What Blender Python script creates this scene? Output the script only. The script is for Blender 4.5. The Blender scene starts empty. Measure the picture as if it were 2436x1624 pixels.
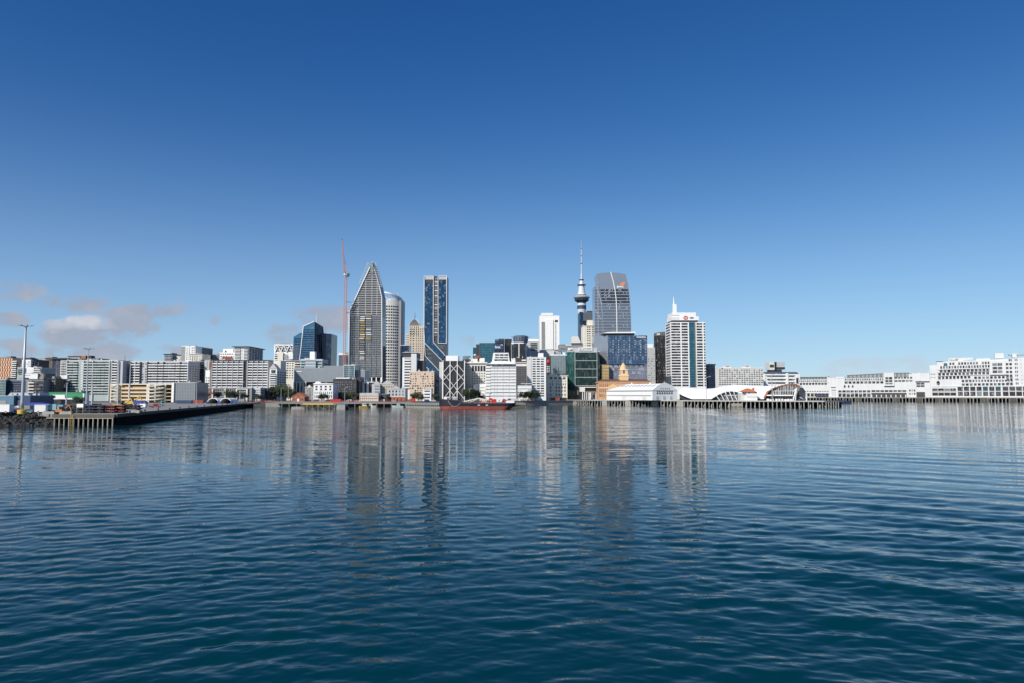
import bpy, math, random
import numpy as np
from mathutils import Vector, Matrix
random.seed(7)
SC = bpy.context.scene
COL = SC.collection
R = math.radians

# ------------------------------------------------------------------ camera
CAM_H = 10.0            # a ferry's upper deck
F = 1760.0              # focal length in photo pixels (photo 2436 px wide)
PITCH = math.atan((938 - 812) / F)
cam_d = bpy.data.cameras.new('camera')
cam_d.sensor_width = 36.0
cam_d.lens = F / 2436 * 36
cam_d.clip_start = 0.5
cam_d.clip_end = 40000
cam = bpy.data.objects.new('camera', cam_d)
COL.objects.link(cam)
cam.location = (0, 0, CAM_H)
cam.rotation_euler = (math.pi / 2 + PITCH, 0, 0)
SC.camera = cam

# ------------------------------------------------------------------ sky and sun
SUN_AZ, SUN_EL = 218.0, 36.0      # clockwise from straight ahead: behind and to the left
world = bpy.data.worlds.new('World')
SC.world = world
world.use_nodes = True
SC.view_settings.view_transform = 'Standard'
SC.view_settings.look = 'None'
SC.view_settings.gamma = 1
SC.view_settings.exposure = 0.0

def N(nt, t, **kw):
    n = nt.nodes.new(t)
    for k, v in kw.items():
        setattr(n, k, v)
    return n
def mth(nt, op, a, b=None, c=None, clamp=False):
    n = nt.nodes.new('ShaderNodeMath'); n.operation = op; n.use_clamp = clamp
    for i, v in enumerate((a, b, c)):
        if v is None: continue
        if hasattr(v, 'is_output'): nt.links.new(v, n.inputs[i])
        else: n.inputs[i].default_value = v
    return n.outputs[0]
def mixc(nt, fac, a, b):
    n = nt.nodes.new('ShaderNodeMix'); n.data_type = 'RGBA'
    for s, v in ((0, fac), (6, a), (7, b)):
        if hasattr(v, 'is_output'): nt.links.new(v, n.inputs[s])
        elif s == 0: n.inputs[0].default_value = v
        else: n.inputs[s].default_value = (*v, 1)
    return n.outputs[2]

def build_world():
    nt = world.node_tree
    bg = nt.nodes['Background']
    sky = N(nt, 'ShaderNodeTexSky', sky_type='NISHITA', sun_disc=False)
    sky.sun_elevation = R(SUN_EL); sky.sun_rotation = R(SUN_AZ)
    sky.air_density = 0.6; sky.dust_density = 0.4; sky.ozone_density = 6.5; sky.altitude = 0
    # the camera's colour response to the clear blue: a gain and a power per channel
    sc_ = N(nt, 'ShaderNodeSeparateColor'); nt.links.new(sky.outputs[0], sc_.inputs[0])
    hs = N(nt, 'ShaderNodeCombineColor')
    for i, (g, p) in enumerate(((2.35, 1.62), (1.42, 1.18), (1.06, .85))):
        x = mth(nt, 'MINIMUM', mth(nt, 'MULTIPLY', sc_.outputs[i], .1), 1.5)
        nt.links.new(mth(nt, 'MULTIPLY', mth(nt, 'POWER', x, p), g * 10), hs.inputs[i])
    geo = N(nt, 'ShaderNodeTexCoord')
    sep = N(nt, 'ShaderNodeSeparateXYZ'); nt.links.new(geo.outputs['Generated'], sep.inputs[0])
    y = mth(nt, 'MAXIMUM', sep.outputs[1], 0.02)
    az = mth(nt, 'DIVIDE', sep.outputs[0], y)
    el = mth(nt, 'DIVIDE', sep.outputs[2], y)
    # ragged edges for the puffs
    cmb = N(nt, 'ShaderNodeCombineXYZ')
    nt.links.new(az, cmb.inputs[0]); nt.links.new(mth(nt, 'MULTIPLY', el, 1.7), cmb.inputs[1])
    n1 = N(nt, 'ShaderNodeTexNoise'); n1.inputs['Scale'].default_value = 19; n1.inputs['Detail'].default_value = 7; n1.inputs['Roughness'].default_value = .58
    nt.links.new(cmb.outputs[0], n1.inputs['Vector'])
    nz = mth(nt, 'SUBTRACT', n1.outputs[0], 0.5)
    n2 = N(nt, 'ShaderNodeTexNoise'); n2.inputs['Scale'].default_value = 9; n2.inputs['Detail'].default_value = 5
    nt.links.new(cmb.outputs[0], n2.inputs['Vector'])
    sep2 = N(nt, 'ShaderNodeSeparateXYZ'); nt.links.new(n2.outputs['Color'], sep2.inputs[0])
    azw = mth(nt, 'ADD', az, mth(nt, 'MULTIPLY', mth(nt, 'SUBTRACT', sep2.outputs[0], .5), .05))
    elw = mth(nt, 'ADD', el, mth(nt, 'MULTIPLY', mth(nt, 'SUBTRACT', sep2.outputs[1], .5), .02))
    puffs = [  # centre x, y and half sizes in photo pixels, density
        (175, 788, 95, 42, 1.1), (300, 782, 75, 34, .8), (215, 832, 150, 32, .72), (25, 834, 85, 30, .6),
        (10, 762, 55, 20, .7), (15, 692, 80, 30, .55), (175, 718, 90, 22, .75), (335, 744, 85, 24, .8),
        (415, 748, 40, 26, .4), (498, 756, 26, 18, .45), (775, 762, 90, 42, .75), (690, 798, 70, 34, .6),
        (450, 838, 120, 20, .5), (2010, 880, 150, 26, .5), (2160, 872, 130, 28, .4), (1578, 800, 42, 26, .6),
        (1140, 822, 60, 26, .25), (575, 668, 20, 9, .25), (1960, 850, 60, 12, .15)]
    tot = None; top = None
    for (px, py, w, h, d) in puffs:
        a0, e0 = (px - 1218) / F, (938 - py) / F
        dx = mth(nt, 'DIVIDE', mth(nt, 'SUBTRACT', azw, a0), w / F)
        dy = mth(nt, 'DIVIDE', mth(nt, 'SUBTRACT', elw, e0), h / F)
        r2 = mth(nt, 'ADD', mth(nt, 'MULTIPLY', dx, dx), mth(nt, 'MULTIPLY', dy, dy))
        m = mth(nt, 'MULTIPLY', mth(nt, 'SUBTRACT', 1.25, mth(nt, 'MULTIPLY', r2, .85), None, True), d)
        tot = m if tot is None else mth(nt, 'MAXIMUM', tot, m)
        if px == 175 and py == 788:
            top = mth(nt, 'MULTIPLY', mth(nt, 'MULTIPLY', mth(nt, 'ADD', dy, mth(nt, 'MULTIPLY', nz, 1.6), None, True), m), .75)
    dens = mth(nt, 'ADD', tot, mth(nt, 'MULTIPLY', nz, 2.4))
    mr = N(nt, 'ShaderNodeMapRange', interpolation_type='SMOOTHSTEP')
    nt.links.new(dens, mr.inputs[0]); mr.inputs[1].default_value = .22; mr.inputs[2].default_value = .86
    mr.inputs[3].default_value = 0; mr.inputs[4].default_value = .82
    gate = mth(nt, 'MULTIPLY', mr.outputs[0], mth(nt, 'GREATER_THAN', sep.outputs[1], .05))
    gate = mth(nt, 'MULTIPLY', gate, mth(nt, 'GREATER_THAN', tot, .001))
    thin = mth(nt, 'SUBTRACT', 1.0, mth(nt, 'MULTIPLY', mth(nt, 'GREATER_THAN', az, -.05), .5))   # only veils to the right
    gate = mth(nt, 'MULTIPLY', gate, thin)
    puffy = mth(nt, 'MULTIPLY', mth(nt, 'ADD', nz, .02, None, True), 2.2, None, True)
    ccol = mixc(nt, mth(nt, 'ADD', mth(nt, 'MULTIPLY', top, 2.2, None, True), mth(nt, 'MULTIPLY', puffy, .45), None, True), (3.6, 3.85, 4.7), (6.6, 6.5, 6.9))
    # sea haze low down in the sky, the same all round the horizon
    hz = mth(nt, 'DIVIDE', mth(nt, 'MAXIMUM', sep.outputs[2], 0.0), .2)
    hz = mth(nt, 'MULTIPLY', mth(nt, 'EXPONENT', mth(nt, 'MULTIPLY', mth(nt, 'MULTIPLY', hz, hz), -1.0)), .55)
    clear = mixc(nt, hz, hs.outputs[0], (4.7, 6.2, 8.0))
    ccol = mixc(nt, mth(nt, 'MULTIPLY', mth(nt, 'GREATER_THAN', az, -.05), .75), ccol, (6.0, 6.1, 6.9))
    out = mixc(nt, gate, clear, ccol)
    nt.links.new(out, bg.inputs[0])
    bg.inputs[1].default_value = 0.1
build_world()

sun_d = bpy.data.lights.new('sun', 'SUN')
sun_d.energy = 4.7
sun_d.angle = R(0.5)
sun_d.color = (1.0, .95, .87)
sun = bpy.data.objects.new('sun', sun_d)
COL.objects.link(sun)
_ts = Vector((math.sin(R(SUN_AZ)) * math.cos(R(SUN_EL)), math.cos(R(SUN_AZ)) * math.cos(R(SUN_EL)), math.sin(R(SUN_EL))))
sun.rotation_euler = _ts.to_track_quat('Z', 'Y').to_euler()

# ------------------------------------------------------------------ photo pixel -> place
ZO = {'1': (0, 740, 5.226), '2': (300, 780, 6.918), '3': (600, 720, 5.6), '4': (780, 560, 6.533), '5': (780, 780, 7.127),
      '6': (1020, 780, 7.127), '7': (1260, 560, 6.533), '8': (1240, 770, 7.127), '9': (1400, 700, 5.228),
      '10': (1660, 840, 7.84), '11': (1880, 840, 7.84), '12': (2136, 820, 7.84), '13': (100, 920, 7.84), '0': (0, 0, 1)}
def zz(k, x, y):
    a, b, s = ZO[k]
    return a + x / s, b + y / s
def at(u, v, Y):
    """the point at distance Y that the photo shows at pixel (u, v)"""
    a = (u - 1218) / F; b = -(v - 812) / F
    cp, sp = math.cos(PITCH), math.sin(PITCH)
    dy = cp - b * sp; dz = sp + b * cp
    t = Y / dy
    return Vector((a * t, Y, CAM_H + dz * t))

# ------------------------------------------------------------------ materials
MATS = {}
def pm(name, col, rough=.7, metal=0.0, var=.12, scale=.25, streak=.0, cell=None, cellcol=None, cellamt=.0, spec=.5, ior=1.5, coat=0):
    """a procedural surface: base colour, large soft stains, rain streaks, and for glass a per-pane change of tone"""
    if name in MATS: return MATS[name]
    m = bpy.data.materials.new(name); m.use_nodes = True
    nt = m.node_tree; bs = nt.nodes['Principled BSDF']
    bs.inputs['Roughness'].default_value = rough
    bs.inputs['Metallic'].default_value = metal
    bs.inputs['Specular IOR Level'].default_value = spec
    bs.inputs['IOR'].default_value = ior
    geo = N(nt, 'ShaderNodeNewGeometry')
    no = N(nt, 'ShaderNodeTexNoise'); no.inputs['Scale'].default_value = scale; no.inputs['Detail'].default_value = 6
    nt.links.new(geo.outputs['Position'], no.inputs['Vector'])
    lo = tuple(c * (1 - var) for c in col); hi = tuple(min(1, c * (1 + var)) for c in col)
    c = mixc(nt, no.outputs[0], lo, hi)
    if streak:
        mp = N(nt, 'ShaderNodeMapping'); mp.inputs['Scale'].default_value = (.9, .9, .05)
        nt.links.new(geo.outputs['Position'], mp.inputs[0])
        n2 = N(nt, 'ShaderNodeTexNoise'); n2.inputs['Scale'].default_value = 1.0; n2.inputs['Detail'].default_value = 4
        nt.links.new(mp.outputs[0], n2.inputs['Vector'])
        f = mth(nt, 'MULTIPLY', mth(nt, 'SUBTRACT', n2.outputs[0], .45, None, True), streak * 4, None, True)
        c = mixc(nt, f, c, tuple(x * .55 for x in col))
    if cell:
        mp = N(nt, 'ShaderNodeVectorMath', operation='DIVIDE'); mp.inputs[1].default_value = cell
        nt.links.new(geo.outputs['Position'], mp.inputs[0])
        fl = N(nt, 'ShaderNodeVectorMath', operation='FLOOR'); nt.links.new(mp.outputs[0], fl.inputs[0])
        wn = N(nt, 'ShaderNodeTexWhiteNoise', noise_dimensions='3D'); nt.links.new(fl.outputs[0], wn.inputs['Vector'])
        f = mth(nt, 'MULTIPLY', mth(nt, 'POWER', wn.outputs[0], 4.0), cellamt)
        c = mixc(nt, f, c, cellcol)
        nt.links.new(mth(nt, 'ADD', mth(nt, 'MULTIPLY', wn.outputs[0], .12), rough), bs.inputs['Roughness'])
    nt.links.new(c, bs.inputs['Base Color'])
    MATS[name] = m
    return m

# ------------------------------------------------------------------ mesh helpers
class MB:
    def __init__(s): s.v = []; s.f = []
    def add(s, vs, fs):
        o = len(s.v); s.v += [tuple(p) for p in vs]; s.f += [tuple(i + o for i in f) for f in fs]; return s
    def box(s, x0, x1, y0, y1, z0, z1):
        return s.add([(x0, y0, z0), (x1, y0, z0), (x1, y1, z0), (x0, y1, z0), (x0, y0, z1), (x1, y0, z1), (x1, y1, z1), (x0, y1, z1)],
                     [(3, 2, 1, 0), (4, 5, 6, 7), (0, 1, 5, 4), (1, 2, 6, 5), (2, 3, 7, 6), (3, 0, 4, 7)])
    def hexa(s, b, t):
        """four bottom points and four top points, same order"""
        return s.add(list(b) + list(t), [(3, 2, 1, 0), (4, 5, 6, 7), (0, 1, 5, 4), (1, 2, 6, 5), (2, 3, 7, 6), (3, 0, 4, 7)])
    def bar(s, p, q, w, h=None):
        p, q = Vector(p), Vector(q); d = (q - p)
        if d.length < 1e-6: return s
        d.normalize(); h = h or w
        ref = Vector((0, 0, 1)) if abs(d.z) < .7 else Vector((0, 1, 0))
        a = d.cross(ref).normalized() * w / 2; b = d.cross(a).normalized() * h / 2
        return s.hexa([p - a - b, p + a - b, p + a + b, p - a + b], [q - a - b, q + a - b, q + a + b, q - a + b])
    def prism(s, poly, y0, y1):
        """polygon of (x, z) points pushed from y0 back to y1"""
        n = len(poly)
        A = sum(poly[i][0] * poly[(i + 1) % n][1] - poly[(i + 1) % n][0] * poly[i][1] for i in range(n))
        if A < 0: poly = poly[::-1]
        vs = [(x, y0, z) for x, z in poly] + [(x, y1, z) for x, z in poly]
        fs = [tuple(range(n)), tuple(range(2 * n - 1, n - 1, -1))] + [((i + 1) % n, i, n + i, n + (i + 1) % n) for i in range(n)]
        return s.add(vs, fs)
    def plan(s, poly, z0, z1):
        """polygon of (x, y) points raised from z0 to z1"""
        n = len(poly)
        A = sum(poly[i][0] * poly[(i + 1) % n][1] - poly[(i + 1) % n][0] * poly[i][1] for i in range(n))
        if A < 0: poly = poly[::-1]
        vs = [(x, y, z0) for x, y in poly] + [(x, y, z1) for x, y in poly]
        fs = [tuple(range(n - 1, -1, -1)), tuple(range(n, 2 * n))] + [(i, (i + 1) % n, n + (i + 1) % n, n + i) for i in range(n)]
        return s.add(vs, fs)
    def lathe(s, prof, n=16, cx=0, cy=0):
        """profile of (radius, z) turned about the vertical"""
        vs = [(cx + r * math.cos(2 * math.pi * i / n), cy + r * math.sin(2 * math.pi * i / n), z) for r, z in prof for i in range(n)]
        fs = [(k * n + i, k * n + (i + 1) % n, (k + 1) * n + (i + 1) % n, (k + 1) * n + i) for k in range(len(prof) - 1) for i in range(n)]
        fs += [tuple(range(n - 1, -1, -1)), tuple((len(prof) - 1) * n + i for i in range(n))]
        return s.add(vs, fs)
    def tube(s, p, q, r0, r1=None, n=8):
        p, q = Vector(p), Vector(q); r1 = r0 if r1 is None else r1
        d = (q - p).normalized(); ref = Vector((0, 0, 1)) if abs(d.z) < .95 else Vector((0, 1, 0))
        a = d.cross(ref).normalized(); b = d.cross(a).normalized()
        vs = [c + (a * math.cos(2 * math.pi * i / n) + b * math.sin(2 * math.pi * i / n)) * r for c, r in ((p, r0), (q, r1)) for i in range(n)]
        return s.add(vs, [((i + 1) % n, i, n + i, n + (i + 1) % n) for i in range(n)] + [tuple(range(n)), tuple(range(2 * n - 1, n - 1, -1))])
    def mesh(s, name, mat=None, smooth=False):
        me = bpy.data.meshes.new(name)
        me.from_pydata(s.v, [], s.f)
        if mat: me.materials.append(mat)
        if smooth: me.polygons.foreach_set('use_smooth', [True] * len(me.polygons))
        me.update(); return me
    def build(s, name, mat, parent=None, loc=(0, 0, 0), smooth=False):
        return link(name, s.mesh(name, mat, smooth), parent, loc)
def link(name, me, parent=None, loc=(0, 0, 0), rz=0):
    o = bpy.data.objects.new(name, me); COL.objects.link(o)
    o.location = loc; o.rotation_euler = (0, 0, rz)
    if parent: o.parent = parent
    return o
def tag(o, label=None, cat=None, group=None, kind=None):
    if label: o['label'] = label
    if cat: o['category'] = cat
    if group: o['group'] = group
    if kind: o['kind'] = kind
    return o
def empty(name, loc, label, cat, group=None, rz=0):
    o = bpy.data.objects.new(name, None); COL.objects.link(o)
    o.location = loc; o.rotation_euler = (0, 0, rz)
    return tag(o, label, cat, group)
def copy_tree(o, parent=None):
    c = o.copy(); COL.objects.link(c)
    if parent: c.parent = parent
    for ch in o.children: copy_tree(ch, c)
    return c
# ------------------------------------------------------------------ water
def build_water():
    rng = np.random.default_rng(11)
    ys = [-120., -60., -20., 4.]
    y = 14.0
    while y < 230:
        ys.append(y); y += max(.06, .75 * y * y / (CAM_H * 740))
    while y < 14000:
        ys.append(y); y *= 1.22
    ys = np.array(ys); nr = len(ys); nc = 1001
    half = np.where(ys < 14, 40, .80 * ys + 14); half[-6:] = 14000
    t = np.linspace(-1, 1, nc)
    X = half[:, None] * t[None, :]; Y = np.repeat(ys[:, None], nc, 1)
    Z = np.zeros_like(X)
    side = np.clip(X / np.maximum(Y, 20) * 1.6, -1, 1)          # crests lean outwards to either side, ferry wash crossing a light breeze
    foot = np.gradient(ys)[:, None] * np.ones((1, nc))
    slick = np.clip((X - 12) / 14, 0, 1) * np.clip(np.sin((X + .09 * Y + 4 * np.sin(Y * .021)) * .235) * .8 + .55 * np.sin((X - .05 * Y) * .11 + 1.7), 0, 1)
    n = 150
    for i in range(n):
        L = .34 * (3.6 / .34) ** rng.random()
        fam = i % 3
        th = rng.normal(0, .62) + (0, .34, -.34)[fam]
        k = 2 * math.pi / L
        kx, ky = k * math.sin(th), k * math.cos(th)
        slope = (.0155 if L > .9 else .0115) * rng.uniform(.5, 1.4)
        w = 1.0 if fam == 0 else np.clip(.5 - side * 1.3, 0, 1.4) if fam == 2 else np.clip(.5 + side * 1.3, 0, 1.4)
        fade = np.clip((L / (foot * 2.2) - .8), 0, 1)
        # wave groups: each train swells and dies away over several of its own lengths
        ge = 2 * math.pi / (L * rng.uniform(5, 12)); ga = rng.uniform(0, math.pi)
        env = .5 + .75 * np.sin(ge * (math.cos(ga) * X + math.sin(ga) * Y) + rng.random() * 6.283) * np.sin(ge * .7 * (math.sin(ga) * X - math.cos(ga) * Y) + rng.random() * 6.283)
        ph = kx * X + ky * Y + rng.random() * 6.283 + .8 * np.sin(X * .05 + i) + .8 * np.sin(Y * .033 + 2 * i)
        s = np.sin(ph)
        Z += slope / k * w * fade * env * (s + .22 * (1 - s * s))
    Z *= 1 - .75 * slick
    # the wash of the ferry, to the right: longer diagonal swells
    for i in range(12):
        L = rng.uniform(2.6, 9); th = .62 + rng.normal(0, .16); k = 2 * math.pi / L
        m = np.clip((X / np.maximum(Y, 10) - .16) * 3.0, 0, 1) * np.clip((L / (foot * 2.2) - .8), 0, 1)
        Z += .013 / k * m * np.sin(k * math.sin(th) * X + k * math.cos(th) * Y + rng.random() * 6 + np.sin(X * .04 + i) + np.sin(Y * .05 + 2 * i))
    # slow patches of rougher and calmer water
    patch = 1 + .35 * np.sin(X * .021 + 1.3 * np.sin(Y * .017)) * np.sin(Y * .041 + .6 * np.sin(X * .013))
    Z *= patch
    Z[ys < 14] = 0
    co = np.stack([X, Y, Z], -1).reshape(-1, 3).astype(np.float32)
    idx = np.arange(nr * nc).reshape(nr, nc)
    q = np.stack([idx[:-1, :-1], idx[:-1, 1:], idx[1:, 1:], idx[1:, :-1]], -1).reshape(-1, 4).astype(np.int32)
    me = bpy.data.meshes.new('water')
    me.vertices.add(len(co)); me.vertices.foreach_set('co', co.ravel())
    me.loops.add(q.size); me.loops.foreach_set('vertex_index', q.ravel())
    me.polygons.add(len(q)); me.polygons.foreach_set('loop_start', np.arange(0, q.size, 4, dtype=np.int32))
    me.polygons.foreach_set('use_smooth', np.ones(len(q), dtype=bool))
    me.update(calc_edges=True)
    m = bpy.data.materials.new('sea_water'); m.use_nodes = True
    nt = m.node_tree; bs = nt.nodes['Principled BSDF']
    bs.inputs['Base Color'].default_value = (.0001, .031, .044, 1)
    bs.inputs['Roughness'].default_value = .05
    bs.inputs['IOR'].default_value = 1.16
    bs.inputs['Specular Tint'].default_value = (.42, .82, 1.0, 1)
    geo = N(nt, 'ShaderNodeNewGeometry')
    def nlayer(scale, sx, sy, amp):
        mp = N(nt, 'ShaderNodeMapping'); mp.inputs['Scale'].default_value = (sx, sy, 0)
        nt.links.new(geo.outputs['Position'], mp.inputs[0])
        no = N(nt, 'ShaderNodeTexNoise'); no.inputs['Scale'].default_value = scale; no.inputs['Detail'].default_value = 3
        nt.links.new(mp.outputs[0], no.inputs['Vector'])
        sb = N(nt, 'ShaderNodeVectorMath', operation='SUBTRACT'); sb.inputs[1].default_value = (.5, .5, .5)
        nt.links.new(no.outputs['Color'], sb.inputs[0])
        ml = N(nt, 'ShaderNodeVectorMath', operation='MULTIPLY'); ml.inputs[1].default_value = amp
        nt.links.new(sb.outputs[0], ml.inputs[0])
        return ml.outputs[0]
    def vadd(a, b):
        n = N(nt, 'ShaderNodeVectorMath', operation='ADD'); nt.links.new(a, n.inputs[0]); nt.links.new(b, n.inputs[1]); return n.outputs[0]
    fine = nlayer(1.0, .9, 2.2, (.12, .38, 0))
    mid = nlayer(1.0, .10, .42, (.06, .32, 0))
    # beyond the modelled waves the same ripple lives in the surface normal
    sp = N(nt, 'ShaderNodeSeparateXYZ'); nt.links.new(geo.outputs['Position'], sp.inputs[0])
    far = N(nt, 'ShaderNodeMapRange'); nt.links.new(sp.outputs[1], far.inputs[0])
    far.inputs[1].default_value = 60; far.inputs[2].default_value = 240; far.inputs[3].default_value = .13; far.inputs[4].default_value = 1.0
    pn = N(nt, 'ShaderNodeTexNoise'); pn.inputs['Scale'].default_value = 1; pn.inputs['Detail'].default_value = 3
    mp = N(nt, 'ShaderNodeMapping'); mp.inputs['Scale'].default_value = (.006, .02, 0); nt.links.new(geo.outputs['Position'], mp.inputs[0]); nt.links.new(mp.outputs[0], pn.inputs['Vector'])
    pr = N(nt, 'ShaderNodeMapRange'); nt.links.new(pn.outputs[0], pr.inputs[0]); pr.inputs[1].default_value = .35; pr.inputs[2].default_value = .65; pr.inputs[3].default_value = .55; pr.inputs[4].default_value = 1.3
    # long slicks of the ferry's wash, running away from the shore side at the right
    sn = N(nt, 'ShaderNodeTexNoise'); sn.inputs['Scale'].default_value = 1; sn.inputs['Detail'].default_value = 2
    mp2 = N(nt, 'ShaderNodeMapping'); mp2.inputs['Scale'].default_value = (.055, .006, 0); nt.links.new(geo.outputs['Position'], mp2.inputs[0]); nt.links.new(mp2.outputs[0], sn.inputs['Vector'])
    sr = N(nt, 'ShaderNodeMapRange'); nt.links.new(sn.outputs[0], sr.inputs[0]); sr.inputs[1].default_value = .42; sr.inputs[2].default_value = .62
    sx = N(nt, 'ShaderNodeMapRange'); nt.links.new(sp.outputs[0], sx.inputs[0]); sx.inputs[1].default_value = 25; sx.inputs[2].default_value = 110; sx.inputs[3].default_value = 0; sx.inputs[4].default_value = .8
    calm = mth(nt, 'SUBTRACT', 1.0, mth(nt, 'MULTIPLY', sr.outputs[0], sx.outputs[0]))
    amp = mth(nt, 'MULTIPLY', mth(nt, 'MULTIPLY', far.outputs[0], pr.outputs[0]), calm)
    sc = N(nt, 'ShaderNodeVectorMath', operation='SCALE'); nt.links.new(vadd(fine, mid), sc.inputs[0]); nt.links.new(amp, sc.inputs['Scale'])
    nn = N(nt, 'ShaderNodeVectorMath', operation='NORMALIZE'); nt.links.new(vadd(geo.outputs['Normal'], sc.outputs[0]), nn.inputs[0])
    nt.links.new(nn.outputs[0], bs.inputs['Normal'])
    me.materials.append(m)
    o = bpy.data.objects.new('water', me); COL.objects.link(o)
    tag(o, 'calm deep blue harbour water with small ripples', 'water', kind='structure')
build_water()
# ------------------------------------------------------------------ building kit
WHITE = pm('white_paint', (.80, .80, .78), .6, var=.05, streak=.10)
OFFW = pm('off_white_render', (.66, .65, .61), .7, var=.07, streak=.18)
CREAM = pm('cream_stone', (.62, .54, .43), .75, var=.08, streak=.15)
PALE = pm('pale_plaster', (.72, .69, .60), .7, var=.06, streak=.15)
LGREY = pm('light_grey_panel', (.47, .48, .49), .6, var=.07, streak=.15)
MGREY = pm('mid_grey_concrete', (.27, .275, .28), .7, var=.10, streak=.2)
SAGE = pm('sage_panel', (.37, .44, .42), .6, var=.06, streak=.1)
PSAGE = pm('pale_sage_glass_rail', (.52, .60, .58), .3, var=.05)
DGREY = pm('dark_grey_cladding', (.10, .10, .105), .6, var=.12)
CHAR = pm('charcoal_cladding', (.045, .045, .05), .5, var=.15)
BLACK = pm('black_steel', (.02, .02, .022), .5, var=.15)
NAVYG = pm('slate_blue_cladding', (.09, .11, .16), .5, var=.1)
BRICK = pm('red_brick', (.36, .13, .075), .85, var=.25, scale=.8)
RUST = pm('red_panel', (.28, .055, .04), .7, var=.12)
RW = pm('weathered_white', (.645, .645, .64), .65, var=.10, scale=.12, streak=.22)
ORANGE = pm('orange_stone', (.56, .34, .21), .8, var=.1, streak=.1)
BUFF = pm('buff_stone', (.70, .47, .24), .8, var=.08)
TAN = pm('tan_louvre', (.42, .31, .15), .6, var=.12)
TILE = pm('terracotta_tile', (.48, .16, .07), .8, var=.18, scale=1.2)
BROWN = pm('brown_slate', (.16, .075, .055), .8, var=.2, scale=.6)
STEEL = pm('galvanised_steel', (.45, .47, .49), .45, metal=.3, var=.08)
ZINC = pm('ribbed_zinc', (.27, .32, .36), .4, metal=.25, var=.06, scale=.15)
TIMBER = pm('weathered_timber', (.28, .25, .20), .9, var=.25, scale=1.2, streak=.3)
CONC = pm('marine_concrete', (.33, .32, .29), .85, var=.2, scale=.5, streak=.4)
YELLOW = pm('yellow_paint', (.60, .40, .08), .55, var=.1)
RED = pm('red_paint', (.50, .03, .025), .5, var=.12)
BLUE = pm('blue_paint', (.03, .06, .32), .5, var=.12)
GREEN = pm('green_paint', (.03, .28, .12), .55, var=.08)
TEALP = pm('pale_teal_paint', (.20, .36, .40), .5, var=.08)
STEELBLUE = pm('blue_sheet', (.10, .20, .28), .5, var=.08)
NAVY = pm('navy_sheet', (.03, .06, .13), .5, var=.1)
def glass(name, col, cellcol=(.30, .32, .33), amt=.7, cell=(2.1, 2.1, 3.4), rough=.10, metal=0.0, spec=.6):
    return pm(name, col, rough, metal, .15, .08, 0, cell, cellcol, amt, spec)
GD = glass('dark_window_glass', (.018, .02, .024), spec=.25)
GM = glass('grey_window_glass', (.055, .06, .068), amt=.6, spec=.35)
GB = glass('blue_tower_glass', (.014, .06, .13), (.10, .20, .32), .55, (2.4, 2.4, 3.5), .06, .35)
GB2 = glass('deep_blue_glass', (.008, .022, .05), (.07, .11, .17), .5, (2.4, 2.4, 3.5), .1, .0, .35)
GBL = glass('lit_blue_glass', (.03, .13, .25), (.14, .30, .40), .5, (2.4, 2.4, 3.5), .08, .25)  # paler blue glass, the sunlit side's brightness put into its colour
GP = glass('steel_blue_glass', (.035, .07, .13), (.30, .40, .52), .6, (1.6, 1.6, 4.0), .07, .35)
GG = glass('green_tower_glass', (.003, .018, .016), (.14, .18, .16), .5, (1.4, 1.4, 3.8), .06, .0, .35)
GT = glass('teal_glass', (.012, .09, .12), (.08, .20, .24), .6, (2.2, 2.2, 3.6), .08, .3)
GS = glass('silver_glass', (.20, .24, .255), (.34, .38, .40), .5, (1.8, 1.8, 3.6), .12, .4)
GL = glass('pale_lavender_glass', (.13, .15, .21), (.32, .34, .42), .6, (1.3, 1.3, 4.2), .15, .35)
GBLK = glass('black_tower_glass', (.012, .011, .012), (.09, .085, .08), .6, (1.5, 1.5, 3.4), .1)
GPW = glass('slate_tower_glass', (.30, .325, .36), (.31, .33, .37), .5, (1.5, 1.5, 3.7), .12, .45)
GPAC = glass('smoky_tower_glass', (.11, .125, .13), (.24, .25, .25), .6, (1.7, 1.7, 3.2), .15, .3)

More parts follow.
